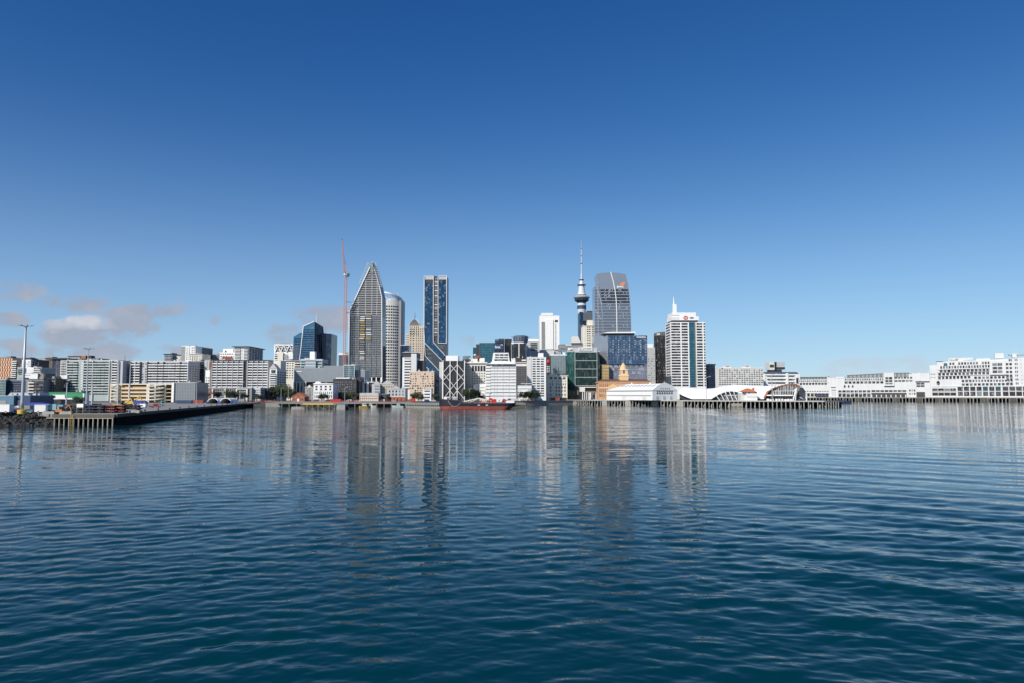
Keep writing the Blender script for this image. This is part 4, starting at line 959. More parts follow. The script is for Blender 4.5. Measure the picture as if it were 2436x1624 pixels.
def towers_behind():
    # curved white tower with a halo roof
    b = Bd('tower_block', 'curved pale tower with a white ring shaped roof halo behind the tapering tower', 'building', '4', 700, 1122, 990, 1150, D=40)
    W, H = b.W, b.H; n = 20; cx = W * .45; Rr = W * .56
    arc = lambda r, f=0.0, g=1.0: [(cx - r * math.cos(math.pi * (f + (g - f) * i / n)), r * .8 - r * .8 * math.sin(math.pi * (f + (g - f) * i / n))) for i in range(n + 1)]
    b.part('wall', MB().plan(arc(Rr) + [(cx + Rr, 45), (cx - Rr, 45)], 0, H), OFFW)
    a0 = arc(Rr + .15); zt = b.pz(1085); fl = 32; fhh = zt / fl
    for r in range(fl - 1, 4, -1):
        for i in range(7, 20):
            (xa, ya), (xb, yb2) = a0[i], a0[i + 1]; z = r * fhh + fhh * .25
            q = lambda f, o: (xa + (xb - xa) * f, ya + (yb2 - ya) * f - o)
            p0, p1 = q(.14, .1), q(.86, .1); r0, r1 = q(.14, -.6), q(.86, -.6); hh = z + fhh * .52
            mb = MB().hexa([(*p0, z), (*p1, z), (*r1, z), (*r0, z)], [(*p0, hh), (*p1, hh), (*r1, hh), (*r0, hh)])
            c = b.cnt.get('window', 0)
            if c < 100: b.part('window', mb, GD); b.cnt['window'] = c + 1
            else:
                t = b.rest.setdefault(('window', 'dark_window_glass'), MB()); t.add(mb.v, mb.f)
    ax = [(x, y) for x, y in arc(Rr + .5)]
    b.part('parapet', MB().plan(arc(Rr + .4) + [(cx + Rr + .4, 30), (cx - Rr - .4, 30)], H - 1, H + .6), WHITE)
    m = MB(); pts = []
    for i in range(25):
        f = i / 24; x, z = b.P(800 + 310 * f, 872 + 26 * f + 78 * f * f); pts.append((x, 14 - 15 * math.sin(math.pi * f), z))
    for p, q in zip(pts, pts[1:]): m.bar(p, q, 5.5, 2.2)
    halo = b.part('roof_halo', m, WHITE)
    m = MB()
    for f, g in ((.12, .3), (.35, .45), (.6, .72), (.45, .3), (.72, .85)):
        p = pts[int(f * 24)]; m.bar((p[0], p[1], p[2] - 1), (b.px(820 + 280 * g), 12, H), .5)
    b.part('halo_strut', m, WHITE)
    b.part('roof_drum', MB().plan(arc(Rr * .55, .0, 1.0), H, b.pz(985)), OFFW); b.part('mast', MB().tube((b.px(1057), 12, H), (b.px(1057), 12, b.pz(870)), .3, .1), WHITE)
    b.part('shaded_flank', MB().box(b.px(1040), W, 8, 44, 0, b.pz(1010)), MGREY); b.done()  # grey box, the tower's shaded right side put into its colour
    # pointed cream tower
    b = Bd('tower_block', 'cream stepped tower with a dark pyramid roof and needle spire', 'building', '5', 1370, 1618, 0, 1300, D=34)
    b.k = '4'; ytop = 1408; H = b.pz(ytop); b.k = '5'
    W = b.W
    b.part('wall', MB().box(0, W, 0, b.D, 0, H), CREAM); b.part('wing', MB().box(b.px(1316), -.02, 4, 30, 0, b.pz(100)), CREAM); b.box('wing', CREAM, 1619, 1650, 90, None, 4, 30)
    b.win(1376, 1470, 5, 520, 13, 2, GM, .6, .5); b.win(1478, 1612, 5, 520, 13, 4, CHAR, .42, .58); b.win(1320, 1366, 110, 330, 6, 2, GM, .5, .5, d=3.9)
    b.k = '4'; b.win(1262, 1318, 1412, 1560, 4, 2, GM, .6, .5); b.win(1324, 1416, 1412, 1560, 4, 3, CHAR, .45, .6)
    ax, az = b.P(1336, 1288); z0 = H
    lx, rx = b.px(1256, 1408), b.px(1424, 1408); hw = (rx - lx) / 2; cx, cy = (lx + rx) / 2, hw + 1
    m = MB(); prof = [(1.0, z0), (.78, z0 + (az - z0) * .42), (.42, z0 + (az - z0) * .72), (.02, az)]
    for (f, z), (g, y) in zip(prof, prof[1:]):
        m.hexa([(cx - hw * f, cy - hw * f, z), (cx + hw * f, cy - hw * f, z), (cx + hw * f, cy + hw * f, z), (cx - hw * f, cy + hw * f, z)], [(cx - hw * g, cy - hw * g, y), (cx + hw * g, cy - hw * g, y), (cx + hw * g, cy + hw * g, y), (cx - hw * g, cy + hw * g, y)])
    rf = b.part('roof', m, pm('slate_grey', (.10, .095, .10), .6)); m = MB()
    for sx in (-1, 1):
        for (f, z), (g, y) in zip(prof, prof[1:]): m.bar((cx + sx * hw * f, cy - hw * f - .1, z), (cx + sx * hw * g, cy - hw * g - .1, y), .6)
    b.part('roof_rib', m, PALE, rf); b.part('spire', MB().tube((cx, cy, az - 2), (cx, cy, b.pz(1178)), .7, .1), CHAR); b.done()
    # blue slab tower
    b = Bd('tower_block', 'slender blue glass tower with white outline frames and a cranked lower half', 'building', '4', 1490, 1845, 632, 1060, D=32)
    def Q(k, x, y): b.k = k; r = b.P(x, y); b.k = '4'; return r
    g = lambda lst: [Q(k, x, y) for k, x, y in lst]
    FR = 1.0
    outline = g([('4', 1494, 640), ('4', 1846, 632), ('4', 1846, 1500), ('5', 2010, 260), ('5', 2000, 470), ('5', 1995, 880), ('5', 1730, 720), ('5', 1655, 470), ('5', 1635, 250)])
    outline = [(outline[0][0], outline[0][1]), outline[1], outline[3], (Q('5', 1998, 500)[0], 0), (Q('5', 1650, 600)[0], 0), outline[7], outline[8]]
    b.part('wall', MB().prism(outline, 1.0, b.D), pm('dark_tower_panel', (.06, .07, .09), .4, var=.1))
    bl = [('left_glazing', [('4', 1500, 650), ('4', 1640, 650), ('5', 1788, 240), ('5', 1985, 460), ('5', 1930, 540), ('5', 1640, 250)], GB),
          ('right_glazing', [('4', 1712, 640), ('4', 1840, 640), ('5', 2006, 250), ('5', 1875, 250)], GB),
          ('lower_glazing', [('5', 1650, 485), ('5', 1880, 715), ('5', 1890, 900), ('5', 1730, 720), ('5', 1655, 640)], GB)]
    for nm, lst, mt in bl: b.part(nm, MB().prism(g(lst), -.2, 1.1), mt)
    fr = [[('4', 1494, 1560), ('4', 1498, 638), ('4', 1640, 638)], [('4', 1640, 638), ('5', 1786, 235), ('5', 1990, 462)], [('4', 1712, 638), ('4', 1846, 632)], [('4', 1712, 638), ('5', 1870, 255), ('5', 2010, 258)],
          [('5', 1632, 0), ('5', 1638, 245), ('5', 1652, 468), ('5', 1885, 715)], [('5', 1640, 245), ('5', 1935, 545)], [('5', 1652, 630), ('5', 1730, 715), ('5', 1890, 895)], [('4', 1846, 632), ('5', 2010, 258)]]
    for l in fr:
        m = MB(); q = g(l)
        for p, r_ in zip(q, q[1:]): m.bar((p[0], -.5, max(p[1], 0)), (r_[0], -.5, max(r_[1], 0)), .7, .7)
        b.part('white_frame', m, WHITE)
    b.box('top_louvre', LGREY, 1506, 1636, 645, 690, -.45, -.25); b.box('top_louvre', LGREY, 1718, 1840, 645, 690, -.45, -.25)
    b.box('top_window', CHAR, 1525, 1610, 690, 745, -.5, -.3); b.box('top_window', GD, 1742, 1822, 695, 745, -.5, -.3)
    rr = random.Random(9)
    for i in range(34): y = 680 + 27 * i; b.part('balcony', MB().box(b.px(1655), b.px(1700), -.5, .9, b.pz(y), b.pz(y) + 1.1), WHITE if rr.random() < .22 else MGREY)
    for i in range(30):
        x = rr.choice((rr.uniform(1510, 1630), rr.uniform(1722, 1834))); y = rr.uniform(760, 1150) if rr.random() < .8 else rr.uniform(1150, 1560)
        b.put('bright_pane', 2.0, 2.2, b.px(x, y), b.pz(y), -.2, GS)
    m = MB()
    for i in range(30):
        y = 760 + 27 * i; m.box(b.px(1506, y), b.px(1638, y), -.3, -.2, b.pz(y), b.pz(y) + .25); m.box(b.px(1718, y), b.px(1838, y), -.3, -.2, b.pz(y), b.pz(y) + .25)
    for x in (1530, 1556, 1582, 1608, 1745, 1772, 1800): m.box(b.px(x), b.px(x) + .2, -.3, -.2, b.pz(1480), b.pz(700))
    b.part('mullion_grid', m, GB2)
    for i in range(14): y = 300 + 36 * i; b.k = '5'; b.put('window_band', 9, 1.0, b.px(1925, y), b.pz(y), 1.0, GM if i % 3 else GS); b.put('window_band', 6, 1.0, b.px(1700 + i * 7, y + 60), b.pz(y + 60), 1.0, GM if i % 2 else GS); b.k = '4'
    b.box('left_side', LGREY, 1478, 1494, 680, None, 2, 26); b.done()
towers_behind()
# ------------------------------------------------------------------ the city, centre right
def centre_right():
    b = Bd(OF, 'cream stone tower with tall arched top windows, bracketed cornice and roof lantern', 'building', '6', 636, 968, 590, 750, D=28)
    b.body(OFFW); b.roof(WHITE, h=1.0, over=1.4, plant=False); b.box('attic', PALE, 710, 942, 510, 588, 3, 20); b.box('attic_cube', WHITE, 872, 944, 500, 560, 1.5, 8)
    W = b.W; c, h0 = b.px(838), b.pz(510); b.part('dome_roof', MB().lathe([(4.6, h0), (4.2, h0 + 1.6), (3, h0 + 3), (1.2, h0 + 3.8), (.1, h0 + 4)], 14, c, 9), BROWN)
    b.part('arched_niche', MB().box(c - .9, c + .9, 2.7, 3.02, b.pz(558), b.pz(500)), BLACK); b.part('globe', MB().lathe([(.1, b.pz(465)), (1.2, b.pz(455)), (1.6, b.pz(443)), (1.2, b.pz(431)), (.1, b.pz(424))], 10, b.px(774), 8), PALE)
    b.part('dark_frieze', MB().box(.5, W - .2, -.2, -.02, b.pz(612), b.pz(594)), MGREY); b.box('globe_post', STEEL, 772, 776, 465, 520, 7.8, 8.2)
    b.win(724, 966, 630, 728, 1, 5, BLACK, .72, .95, name='arched_window'); b.win(645, 712, 632, 1050, 10, 3, GM, .38, .5); b.win(722, 962, 742, 1040, 7, 6, CHAR, .42, .5).done()
    b = Bd('glass_gable', 'dark office with a glazed pyramid skylight left of the roof lantern', 'building', '6', 575, 705, 520, 790)
    b.body(CHAR); b.part('skylight', MB().prism([b.P(578, 470), b.P(690, 462), b.P(705, 470), b.P(640, 528), b.P(575, 528)], -.5, 8), GS); b.win(645, 700, 535, 590, 2, 2, GM); b.part('mast', MB().tube((b.px(605), 4, b.pz(530)), (b.px(605), 4, b.pz(470)), .3, .15), WHITE); b.done()
    # teal and navy bank block
    b = Bd(OF, 'teal glass bank tower with a navy corner carrying white lettering', 'building', '6', 858, 1120, 256, 930, D=40)
    b.body(GT); b.roof(CHAR, plant=False); b.mull(860, 1118, 262, 600, 8, 10, STEELBLUE, .22, .12); b.box('navy_corner', GB2, 1120, 1282, 232, None, -.6, 30); b.box('plant_room', NAVYG, 1120, 1175, 196, 256, 2, 14)
    b.box('left_wing', CHAR, 800, 858, 268, None, 1, 30); b.box('left_wing', GT, 745, 800, 320, None, 4, 30); b.box('corner_line', LGREY, 1279, 1284, 196, None, -1.0, -.6)
    sg = b.box('sign', NAVY, 1112, 1262, 270, 352, -.95, -.65); b.text('bnz', 1126, 1214, 292, 336, WHITE, -.95, parent=sg, bold=.02)
    m = MB().bar((b.px(1216), -1.1, b.pz(290)), (b.px(1236), -1.1, b.pz(272)), .5).bar((b.px(1236), -1.1, b.pz(272)), (b.px(1256), -1.1, b.pz(290)), .5); b.part('chevron', m, WHITE, sg)
    b.box('roof_panel', CHAR, 1180, 1282, 182, 234, 6, 7); b.done()
    b = Bd(OF, 'black office with louvred top between the bank tower and the drum topped tower', 'building', '6', 1282, 1405, 200, 945)
    b.body(GBLK); b.roof(CHAR, plant=False); b.mull(1284, 1402, 205, 420, 9, 5, CHAR, .3, .12); b.box('roof_box', BLACK, 1300, 1400, 190, 202, 2, 12); b.done()
    b = Bd(OF, 'white framed black tower crowned by a wide dark drum', 'building', '6', 1398, 1662, 242, 850, D=32)
    W, H = b.W, b.H; b.part('wall', MB().plan([(0, 6), (3, 1.5), (W * .2, 0), (W * .8, 0), (W - 3, 1.5), (W, 6), (W, 30), (0, 30)], 0, H), WHITE)
    b.box('dark_glazing', GBLK, 1432, 1520, 258, 500, -.2, .1); b.box('dark_glazing', GBLK, 1536, 1640, 258, 500, -.2, .1); b.box('dark_glazing', GBLK, 1402, 1420, 262, 500, 1.6, 3)
    c = b.px(1560); r = (b.px(1690) - b.px(1432)) / 2
    dr = b.part('drum', MB().lathe([(r * .92, H + .1), (r * .92, b.pz(222)), (r, b.pz(215)), (r, b.pz(150)), (r * .9, b.pz(130)), (r * .5, b.pz(122))], 24, c, r + 1), NAVYG)
    b.part('bracket', MB().bar((c - r, r, b.pz(160)), (c - r - 2, r, b.pz(140)), .5).bar((c + r, r, b.pz(160)), (c + r + 2, r, b.pz(140)), .5), NAVY, dr)
    m = MB(); [m.bar((c + r * 1.01 * math.sin(a), r + 1 - r * 1.01 * math.cos(a), b.pz(215)), (c + r * 1.01 * math.sin(a), r + 1 - r * 1.01 * math.cos(a), b.pz(150)), .25) for a in (-1, -.6, -.2, .2, .6, 1)]; b.part('drum_rib', m, CHAR, dr); b.done()
    b = Bd(OF, 'pale grey office with a dark window panel beside the drum topped tower', 'building', '6', 1662, 1878, 232, 880)
    b.body(LGREY); b.roof(WHITE, h=1, plant=False); b.box('roof_box', WHITE, 1690, 1862, 192, 236, 2, 12); b.win(1726, 1842, 244, 385, 5, 1, GD, 1.0, .7, name='window_band'); b.win(1730, 1860, 395, 480, 4, 6, GM, .5, .4, skip=.3).done()
    b = Bd(OF, 'dark low block with white vents below the drum topped tower', 'building', '6', 1470, 1672, 508, 780)
    b.body(CHAR, name='wall'); b.roof(CHAR, plant=False); b.box('white_vent', WHITE, 1576, 1650, 528, 548, -.6, -.1); b.win(1470, 1668, 565, 590, 1, 16, WHITE, .5, .8, name='baluster'); b.box('white_band', OFFW, 1470, 1668, 600, 640, -.3, 0)
    b.win(1478, 1668, 655, 960, 8, 7, LGREY, .55, .55, name='window_frame'); b.win(1478, 1668, 655, 960, 8, 7, BLACK, .4, .4, d=-.13).done()
    # stepped white building
    b = Bd(OF, 'stepped white building with thin dark ribbons and a flared ship like top', 'building', '6', 968, 1480, 602, 720, D=26)
    b.body(WHITE)
    P = b.P
    b.part('flared_top', MB().prism([P(1035, 596), P(1072, 555), P(1092, 410), P(1352, 410), P(1372, 555), P(1462, 596)], 2, 20), WHITE)
    b.part('ledge', MB().prism([P(968, 604), P(1035, 588), P(1462, 588), P(1480, 604)], -1.2, 22), WHITE)
    b.win(1118, 1350, 432, 462, 1, 3, GM, .88, 1, d=1.98); b.win(1118, 1350, 480, 502, 1, 3, GM, .88, 1, d=1.98); b.win(1108, 1350, 518, 548, 1, 2, GM, .95, 1, d=1.98); b.box('roof_slab', CHAR, 1085, 1358, 402, 411, 3, 18); b.win(1150, 1340, 568, 578, 1, 6, CHAR, .25, 1, name='porthole', d=-1.2)
    for y in (622, 668, 718, 768, 818, 868, 918, 970, 1025, 1085, 1143): b.box('window_band', GD, 1048, 1474, y - 5, y + 6, -.15, 0)
    for i, y in enumerate((622, 668, 718, 768, 818, 868, 918, 970, 1025, 1085, 1143)): b.box('window_band', GD, 970, 1046, y + 0, y + 12, -.15, 0)
    m = MB()
    for x in (1048, 1110, 1160, 1262, 1365): m.box(b.px(x) - .12, b.px(x) + .12, -.2, 0, 0, b.H - .5)
    b.part('panel_joint', m, LGREY); b.box('balcony', GM, 1050, 1470, 606, 624, -1.5, -1.4); b.done()
    b = Bd(OF, 'low white wing with dark ribbons running right from the stepped white building', 'building', '6', 1482, 1742, 975, 722, D=20)
    b.body(WHITE); b.roof(WHITE, plant=False)
    for y in (1018, 1078, 1140): b.box('window_band', GD, 1484, 1738, y, y + 9, -.15, 0)
    b.box('terrace_rail', GM, 1575, 1738, 938, 975, 1.5, 1.7); b.box('terrace_frame', WHITE, 1560, 1742, 930, 938, 1, 8); b.done()
    b = Bd(OF, 'white gridded tower with three columns of dark windows and a blank left strip', 'building', '6', 1668, 1988, 492, 752, D=26)
    b.body(WHITE); b.roof(WHITE, plant=False); b.box('rooftop_box', WHITE, 1860, 1946, 415, 490, 3, 12); b.box('blank_strip', OFFW, 1668, 1738, 495, None, -.5, 0); b.box('vent', BLACK, 1704, 1716, 512, 528, -.6, -.45)
    b.win(1752, 1960, 500, 1160, 16, 3, GD, .8, .55); b.done()
    b = Bd(OF, 'little white house block with tall narrow windows left of the stepped building', 'building', '6', 862, 968, 945, 735, D=16)
    b.body(WHITE); b.roof(WHITE, plant=False); b.part('gable_wall', MB().prism([(-3, 0), (-6.5, b.pz(1000)), (-6.5, b.pz(965)), (-3, b.pz(935)), (0, b.pz(945)), (0, 0)], 3, 5), WHITE); b.win(868, 964, 975, 1130, 3, 6, CHAR, .32, .6).done()
    # white slab tower
    b = Bd('tower_block', 'tall blank white slab tower with one grey window strip and a line of dots', 'building', '8', 312, 648, -60, 1020, D=30)
    b.k = '7'; b.H = b.pz(1250); b.k = '8'
    b.body(WHITE); zt = b.H
    b.part('roof', MB().box(b.px(345), b.px(540), -.4, 20, zt, zt + 3.6), WHITE)
    b.win(346, 408, -28, 425, 26, 1, DGREY, 1.0, .72, name='window_band'); b.box('recess', BLACK, 548, 556, -40, 428, -.1, 0); b.win(576, 600, 0, 415, 20, 1, BLACK, .6, .55); b.box('louvre', CHAR, 572, 624, -58, -20, -.2, 0); b.box('base_gap', BLACK, 335, 622, 430, 446, -.4, 0)
    b.box('front_panel', WHITE, 412, 546, -70, 428, -.8, 0); b.done()
    b = Bd(OF, 'white podium with pale panels under the blank white slab tower', 'building', '8', 225, 562, 446, 900)
    b.body(OFFW); b.roof(WHITE, plant=False); b.win(240, 370, 455, 540, 4, 8, LGREY, .5, .5); b.box('white_tank_room', WHITE, 296, 380, 482, 556, -3, 2); b.done()
    b = Bd(OF, 'grey glass office with white roof edge below the blue exchange sign', 'building', '8', 505, 778, 530, 800)
    b.body(GS); b.roof(WHITE, h=1.2, over=.4, plant=False); b.mull(512, 752, 540, 815, 12, 5, SAGE, .15, .1); b.box('dark_return', CHAR, 752, 778, 532, None, -.2, 0); b.box('dark_return', CHAR, 430, 508, 540, None, 1.5, 20)
    sg = b.box('sign', NAVY, 560, 692, 460, 510, 1, 2.2); b.text('NZX', 588, 680, 470, 500, WHITE, .95, parent=sg, bold=.02)
    st = b.box('sign', pm('sky_blue_panel', (.06, .28, .42), .5), 692, 815, 452, 506, 1, 2.2); b.part('sign_mark', MB().add([(b.px(700), .9, b.pz(460)), (b.px(728), .9, b.pz(482)), (b.px(756), .9, b.pz(460)), (b.px(740), .9, b.pz(506)), (b.px(712), .9, b.pz(506))], [(0, 4, 1), (1, 4, 3), (1, 3, 2)]), WHITE, st)
    b.win(434, 482, 700, 820, 4, 1, WHITE, 1, .45, name='white_sill', d=1.5); b.done()
    l = Bd('hanging_lantern', 'big red ball lantern on a mast above the cream warehouse', 'lantern', '8', 430, 492, 600, 790, D=2)
    c = l.px(461); r = (l.px(495) - l.px(428)) / 2; zc = l.pz(638)
    l.part('ball', MB().lathe([(max(.05, r * math.sin(math.pi * i / 10)), zc - r * 1.15 * math.cos(math.pi * i / 10)) for i in range(11)], 14, c, 0), RED, smooth=True); l.part('pole', MB().tube((c, 0, 0), (c, 0, l.pz(545)), .35, .25), BLACK)
    b = Bd(OF, 'cream warehouse with flat cornice and four bays of small paired windows', 'building', '8', 436, 782, 872, 775, D=22)
    b.body(pm('butter_plaster', (.74, .71, .58), .7, var=.05, streak=.15)); b.roof(WHITE, over=.8, plant=False); b.win(470, 765, 893, 935, 1, 4, GM, .6, .85); b.win(475, 765, 950, 980, 1, 8, CHAR, .28, .7, skip=.3); b.win(475, 765, 998, 1036, 1, 8, CHAR, .36, .85, skip=.2); b.win(475, 765, 1052, 1090, 1, 6, CHAR, .5, .85, skip=.15); b.win(475, 765, 1108, 1146, 1, 6, CHAR, .4, .85, skip=.3); b.win(475, 765, 1175, 1212, 1, 6, CHAR, .4, .85, skip=.3)
    b.box('shop_front', BRICK, 500, 655, 1242, None, -1, -.3); b.box('shop_front', CHAR, 660, 768, 1242, None, -1, -.3)
    m = MB(); x0 = b.px(640)
    for i in range(-4, 5): m.bar((x0, 8, b.H), (x0 + i * 1.9, 8, b.H + 7.5 - abs(i) * 1.2), .28)
    m.bar((x0, 8, b.H), (x0, 8, b.H + 9), .6); m.bar((x0 - 5, 8, b.H + 4.5), (x0 + 5, 8, b.H + 4.5), .3); b.part('roof_aerial', m, BLACK)
    for x in (480, 535, 590): b.box('roof_vent', WHITE, x, x + 26, 845, 872, 4, 7)
    b.box('roof_shed', CHAR, 610, 780, 848, 872, 6, 14); b.done()
    # green glass block
    b = Bd(OF, 'dark green glass block with a lighter left face and white signboards on its roof', 'building', '8', 910, 1332, 470, 790, D=34)
    b.body(GG); b.mull(912, 1285, 474, 1040, 4, 1, LGREY, .5, .25); b.mull(912, 1285, 474, 1040, 18, 16, pm('green_mullion', (.012, .04, .036), .4), .18, .12, name='fine_mullion')
    X0, Y0 = b.px(782), 9.0
    lf = b.part('left_face', MB().hexa([(X0, Y0, 0), (-.05, -.1, 0), (-.05, 30, 0), (X0, 30, 0)], [(X0, Y0, b.H - 1), (-.05, -.1, b.H), (-.05, 30, b.H), (X0, 30, b.H - 1)]), glass('reflecting_green_glass', (.03, .13, .12), (.2, .3, .27), .5, (2, 2, 3.6), .05, .5))  # lighter green glass, the left face's reflections put into its colour
    b.roof(LGREY, h=.8, plant=False); sb = b.box('sign_board', WHITE, 985, 1215, 392, 445, -.5, 1.5); b.text('JARDEN', 1036, 1206, 400, 434, MGREY, -.52, parent=sb, bold=.01)
    ring = MB(); c = (b.px(1007), b.pz(416)); rr_ = (b.px(1022) - b.px(992)) / 2
    for i in range(14):
        a0, a1 = 2 * math.pi * i / 14, 2 * math.pi * (i + 1) / 14; ring.bar((c[0] + rr_ * math.cos(a0), -.7, c[1] + rr_ * math.sin(a0)), (c[0] + rr_ * math.cos(a1), -.7, c[1] + rr_ * math.sin(a1)), .35)
    b.part('sign_mark', ring, MGREY, sb)
    s2 = b.box('sign_board', WHITE, 800, 908, 398, 450, 3, 5); b.text('LAB', 830, 878, 408, 440, MGREY, 2.98, parent=s2, bold=.01); b.box('roof_screen', LGREY, 880, 985, 396, 462, 1, 3); b.box('roof_screen', LGREY, 1215, 1290, 398, 468, .5, 3); b.box('roof_plant', LGREY, 790, 1330, 440, 470, 3, 24)
    b.box('base_glass', GD, 800, 985, 1110, None, -.6, -.2); b.done()
    b = Bd('pavilion', 'low pavilion with a white angular frame and black void before the green block', 'building', '8', 990, 1325, 1062, 772, D=12)
    b.body(BLACK, ytop=1075, d0=1.5); m = MB().box(b.px(990), b.px(1325), -.5, 10, b.pz(1075), b.pz(1060)).box(b.px(990), b.px(1080), -.5, 8, b.pz(1145), b.pz(1075)); b.part('white_frame', m, OFFW); b.box('brown_soffit', TIMBER, 1080, 1320, 1138, 1152, -.3, 1.4)
    for x in (1035, 1070, 1105, 1140, 1165): b.box('column', WHITE, x, x + 12, 1150, None, -.2, .5)
    b.box('white_wing', WHITE, 1160, 1320, 1148, None, .4, 1.4); b.box('opening', GD, 1168, 1255, 1155, None, -.05, .35); b.done()
    b = Bd(OF, 'long grey roof block with a sloped white lift house', 'building', '8', 648, 1052, 352, 930)
    b.body(MGREY); b.roof(DGREY, plant=False); b.part('lift_house', MB().prism([b.P(850, 320), b.P(866, 218), b.P(968, 218), b.P(1010, 318)], 2, 14), OFFW); b.box('upper_block', DGREY, 868, 1048, 315, 356, 3, 20); b.box('white_band', WHITE, 752, 860, 348, 362, -.6, -.2); b.win(655, 770, 400, 440, 2, 6, CHAR, .6, .4); b.done()
    b = Bd('tower_block', 'navy blue slab tower just right of the needle tower', 'building', '7', 778, 1010, 1200, 1180, D=30)
    b.body(pm('dark_ribbed_face', (.07, .08, .10), .4, metal=.2, var=.1)); b.box('blue_edge', GB, 778, 828, 1195, None, -.8, 0); b.box('blue_edge', GB, 790, 800, 1190, None, -1.2, -.8); b.box('roof_crown', CHAR, 900, 1010, 1175, 1200, 3, 16); b.win(832, 1006, 1330, 1560, 6, 6, GBLK, .9, .8); b.mull(830, 1008, 1205, 1320, 1, 14, MGREY, .3, .15); b.done()
    b = Bd('tower_block', 'cream hotel tower with square top box in front of the navy slab', 'building', '8', 1045, 1290, 40, 1000, D=26)
    b.body(PALE); b.roof(PALE, over=.8, plant=False); b.k = '7'; b.box('roof_box', PALE, 905, 1020, 1318, 1396, 3, 14); b.k = '8'; b.win(1068, 1102, 55, 380, 9, 1, LGREY, .5, .4); b.win(1112, 1182, 45, 380, 9, 2, GD, .75, .5); b.win(1198, 1254, 45, 380, 9, 2, GD, .7, .5); b.done()
centre_right()

def needle_tower():
    Y = 1560; k = '7'; cx = at(*zz(k, 806, 700), Y).x; zg = 22.0
    root = empty('observation_tower', (cx, Y, 4), 'very tall needle like observation tower with a round pod and white mast', 'tower')
    z = lambda y: at(*zz(k, 806, y), Y).z - 4
    s = .1357
    WS = pm('tower_white', (.58, .60, .62), .45, var=.05)
    def lt(name, prof, mat, n=24, par=None): return MB().lathe([(h * s, z(y)) for y, h in prof], n).build(name, mat, par or root, smooth=False)
    MB().lathe([(7.5, 0), (7.0, z(1250))], 20).build('shaft', WS, root)
    lt('shaft_collar', [(1250, 56), (1180, 64), (1152, 68)], WS); lt('dark_collar', [(1151, 71), (1096, 71)], NAVY); lt('white_collar', [(1095, 68), (1060, 66)], WS)
    lt('window_band', [(1059, 68), (1040, 72)], GD); pod = lt('observation_pod', [(1039, 78), (1026, 100), (1020, 112), (988, 112)], GB2, 28)
    lt('pod_rim', [(987, 112), (976, 126), (968, 130), (964, 118)], LGREY, 28, pod); lt('pod_roof', [(963, 116), (946, 96), (940, 82)], STEEL, 28, pod); lt('pod_window_band', [(939, 78), (928, 70)], GD, 24, pod); lt('pod_top', [(927, 68), (915, 66), (908, 58)], PALE, 24, pod)
    m = MB()
    for i in range(16):
        a = 2 * math.pi * i / 16; r = 110 * s; m.bar((r * math.cos(a), r * math.sin(a), z(964)), (r * .82 * math.cos(a), r * .82 * math.sin(a), z(945)), .9)
    m.build('pod_rib', WS, pod)
    lt('upper_cone', [(907, 58), (850, 50), (800, 44), (780, 40)], WS); lt('ring_platform', [(786, 50), (778, 68), (770, 68), (766, 40)], CHAR); lt('upper_shaft', [(765, 38), (702, 22)], WS)
    lt('ring_platform', [(702, 30), (695, 40), (690, 40), (688, 18)], CHAR)
    ms = lt('mast', [(688, 16), (605, 13), (600, 9), (445, 8)], WS, 12); lt('mast_ring', [(442, 16), (436, 16)], CHAR, 12, ms); lt('mast_section', [(436, 7), (325, 6)], WS, 10, ms); lt('mast_ring', [(324, 13), (318, 13)], RUST, 12, ms); lt('mast_section', [(318, 6), (215, 5)], WS, 10, ms); lt('mast_ring', [(214, 11), (208, 11)], RUST, 10, ms); lt('antenna', [(208, 3.5), (140, 2.6), (78, 1.6)], LGREY, 8, ms)
needle_tower()

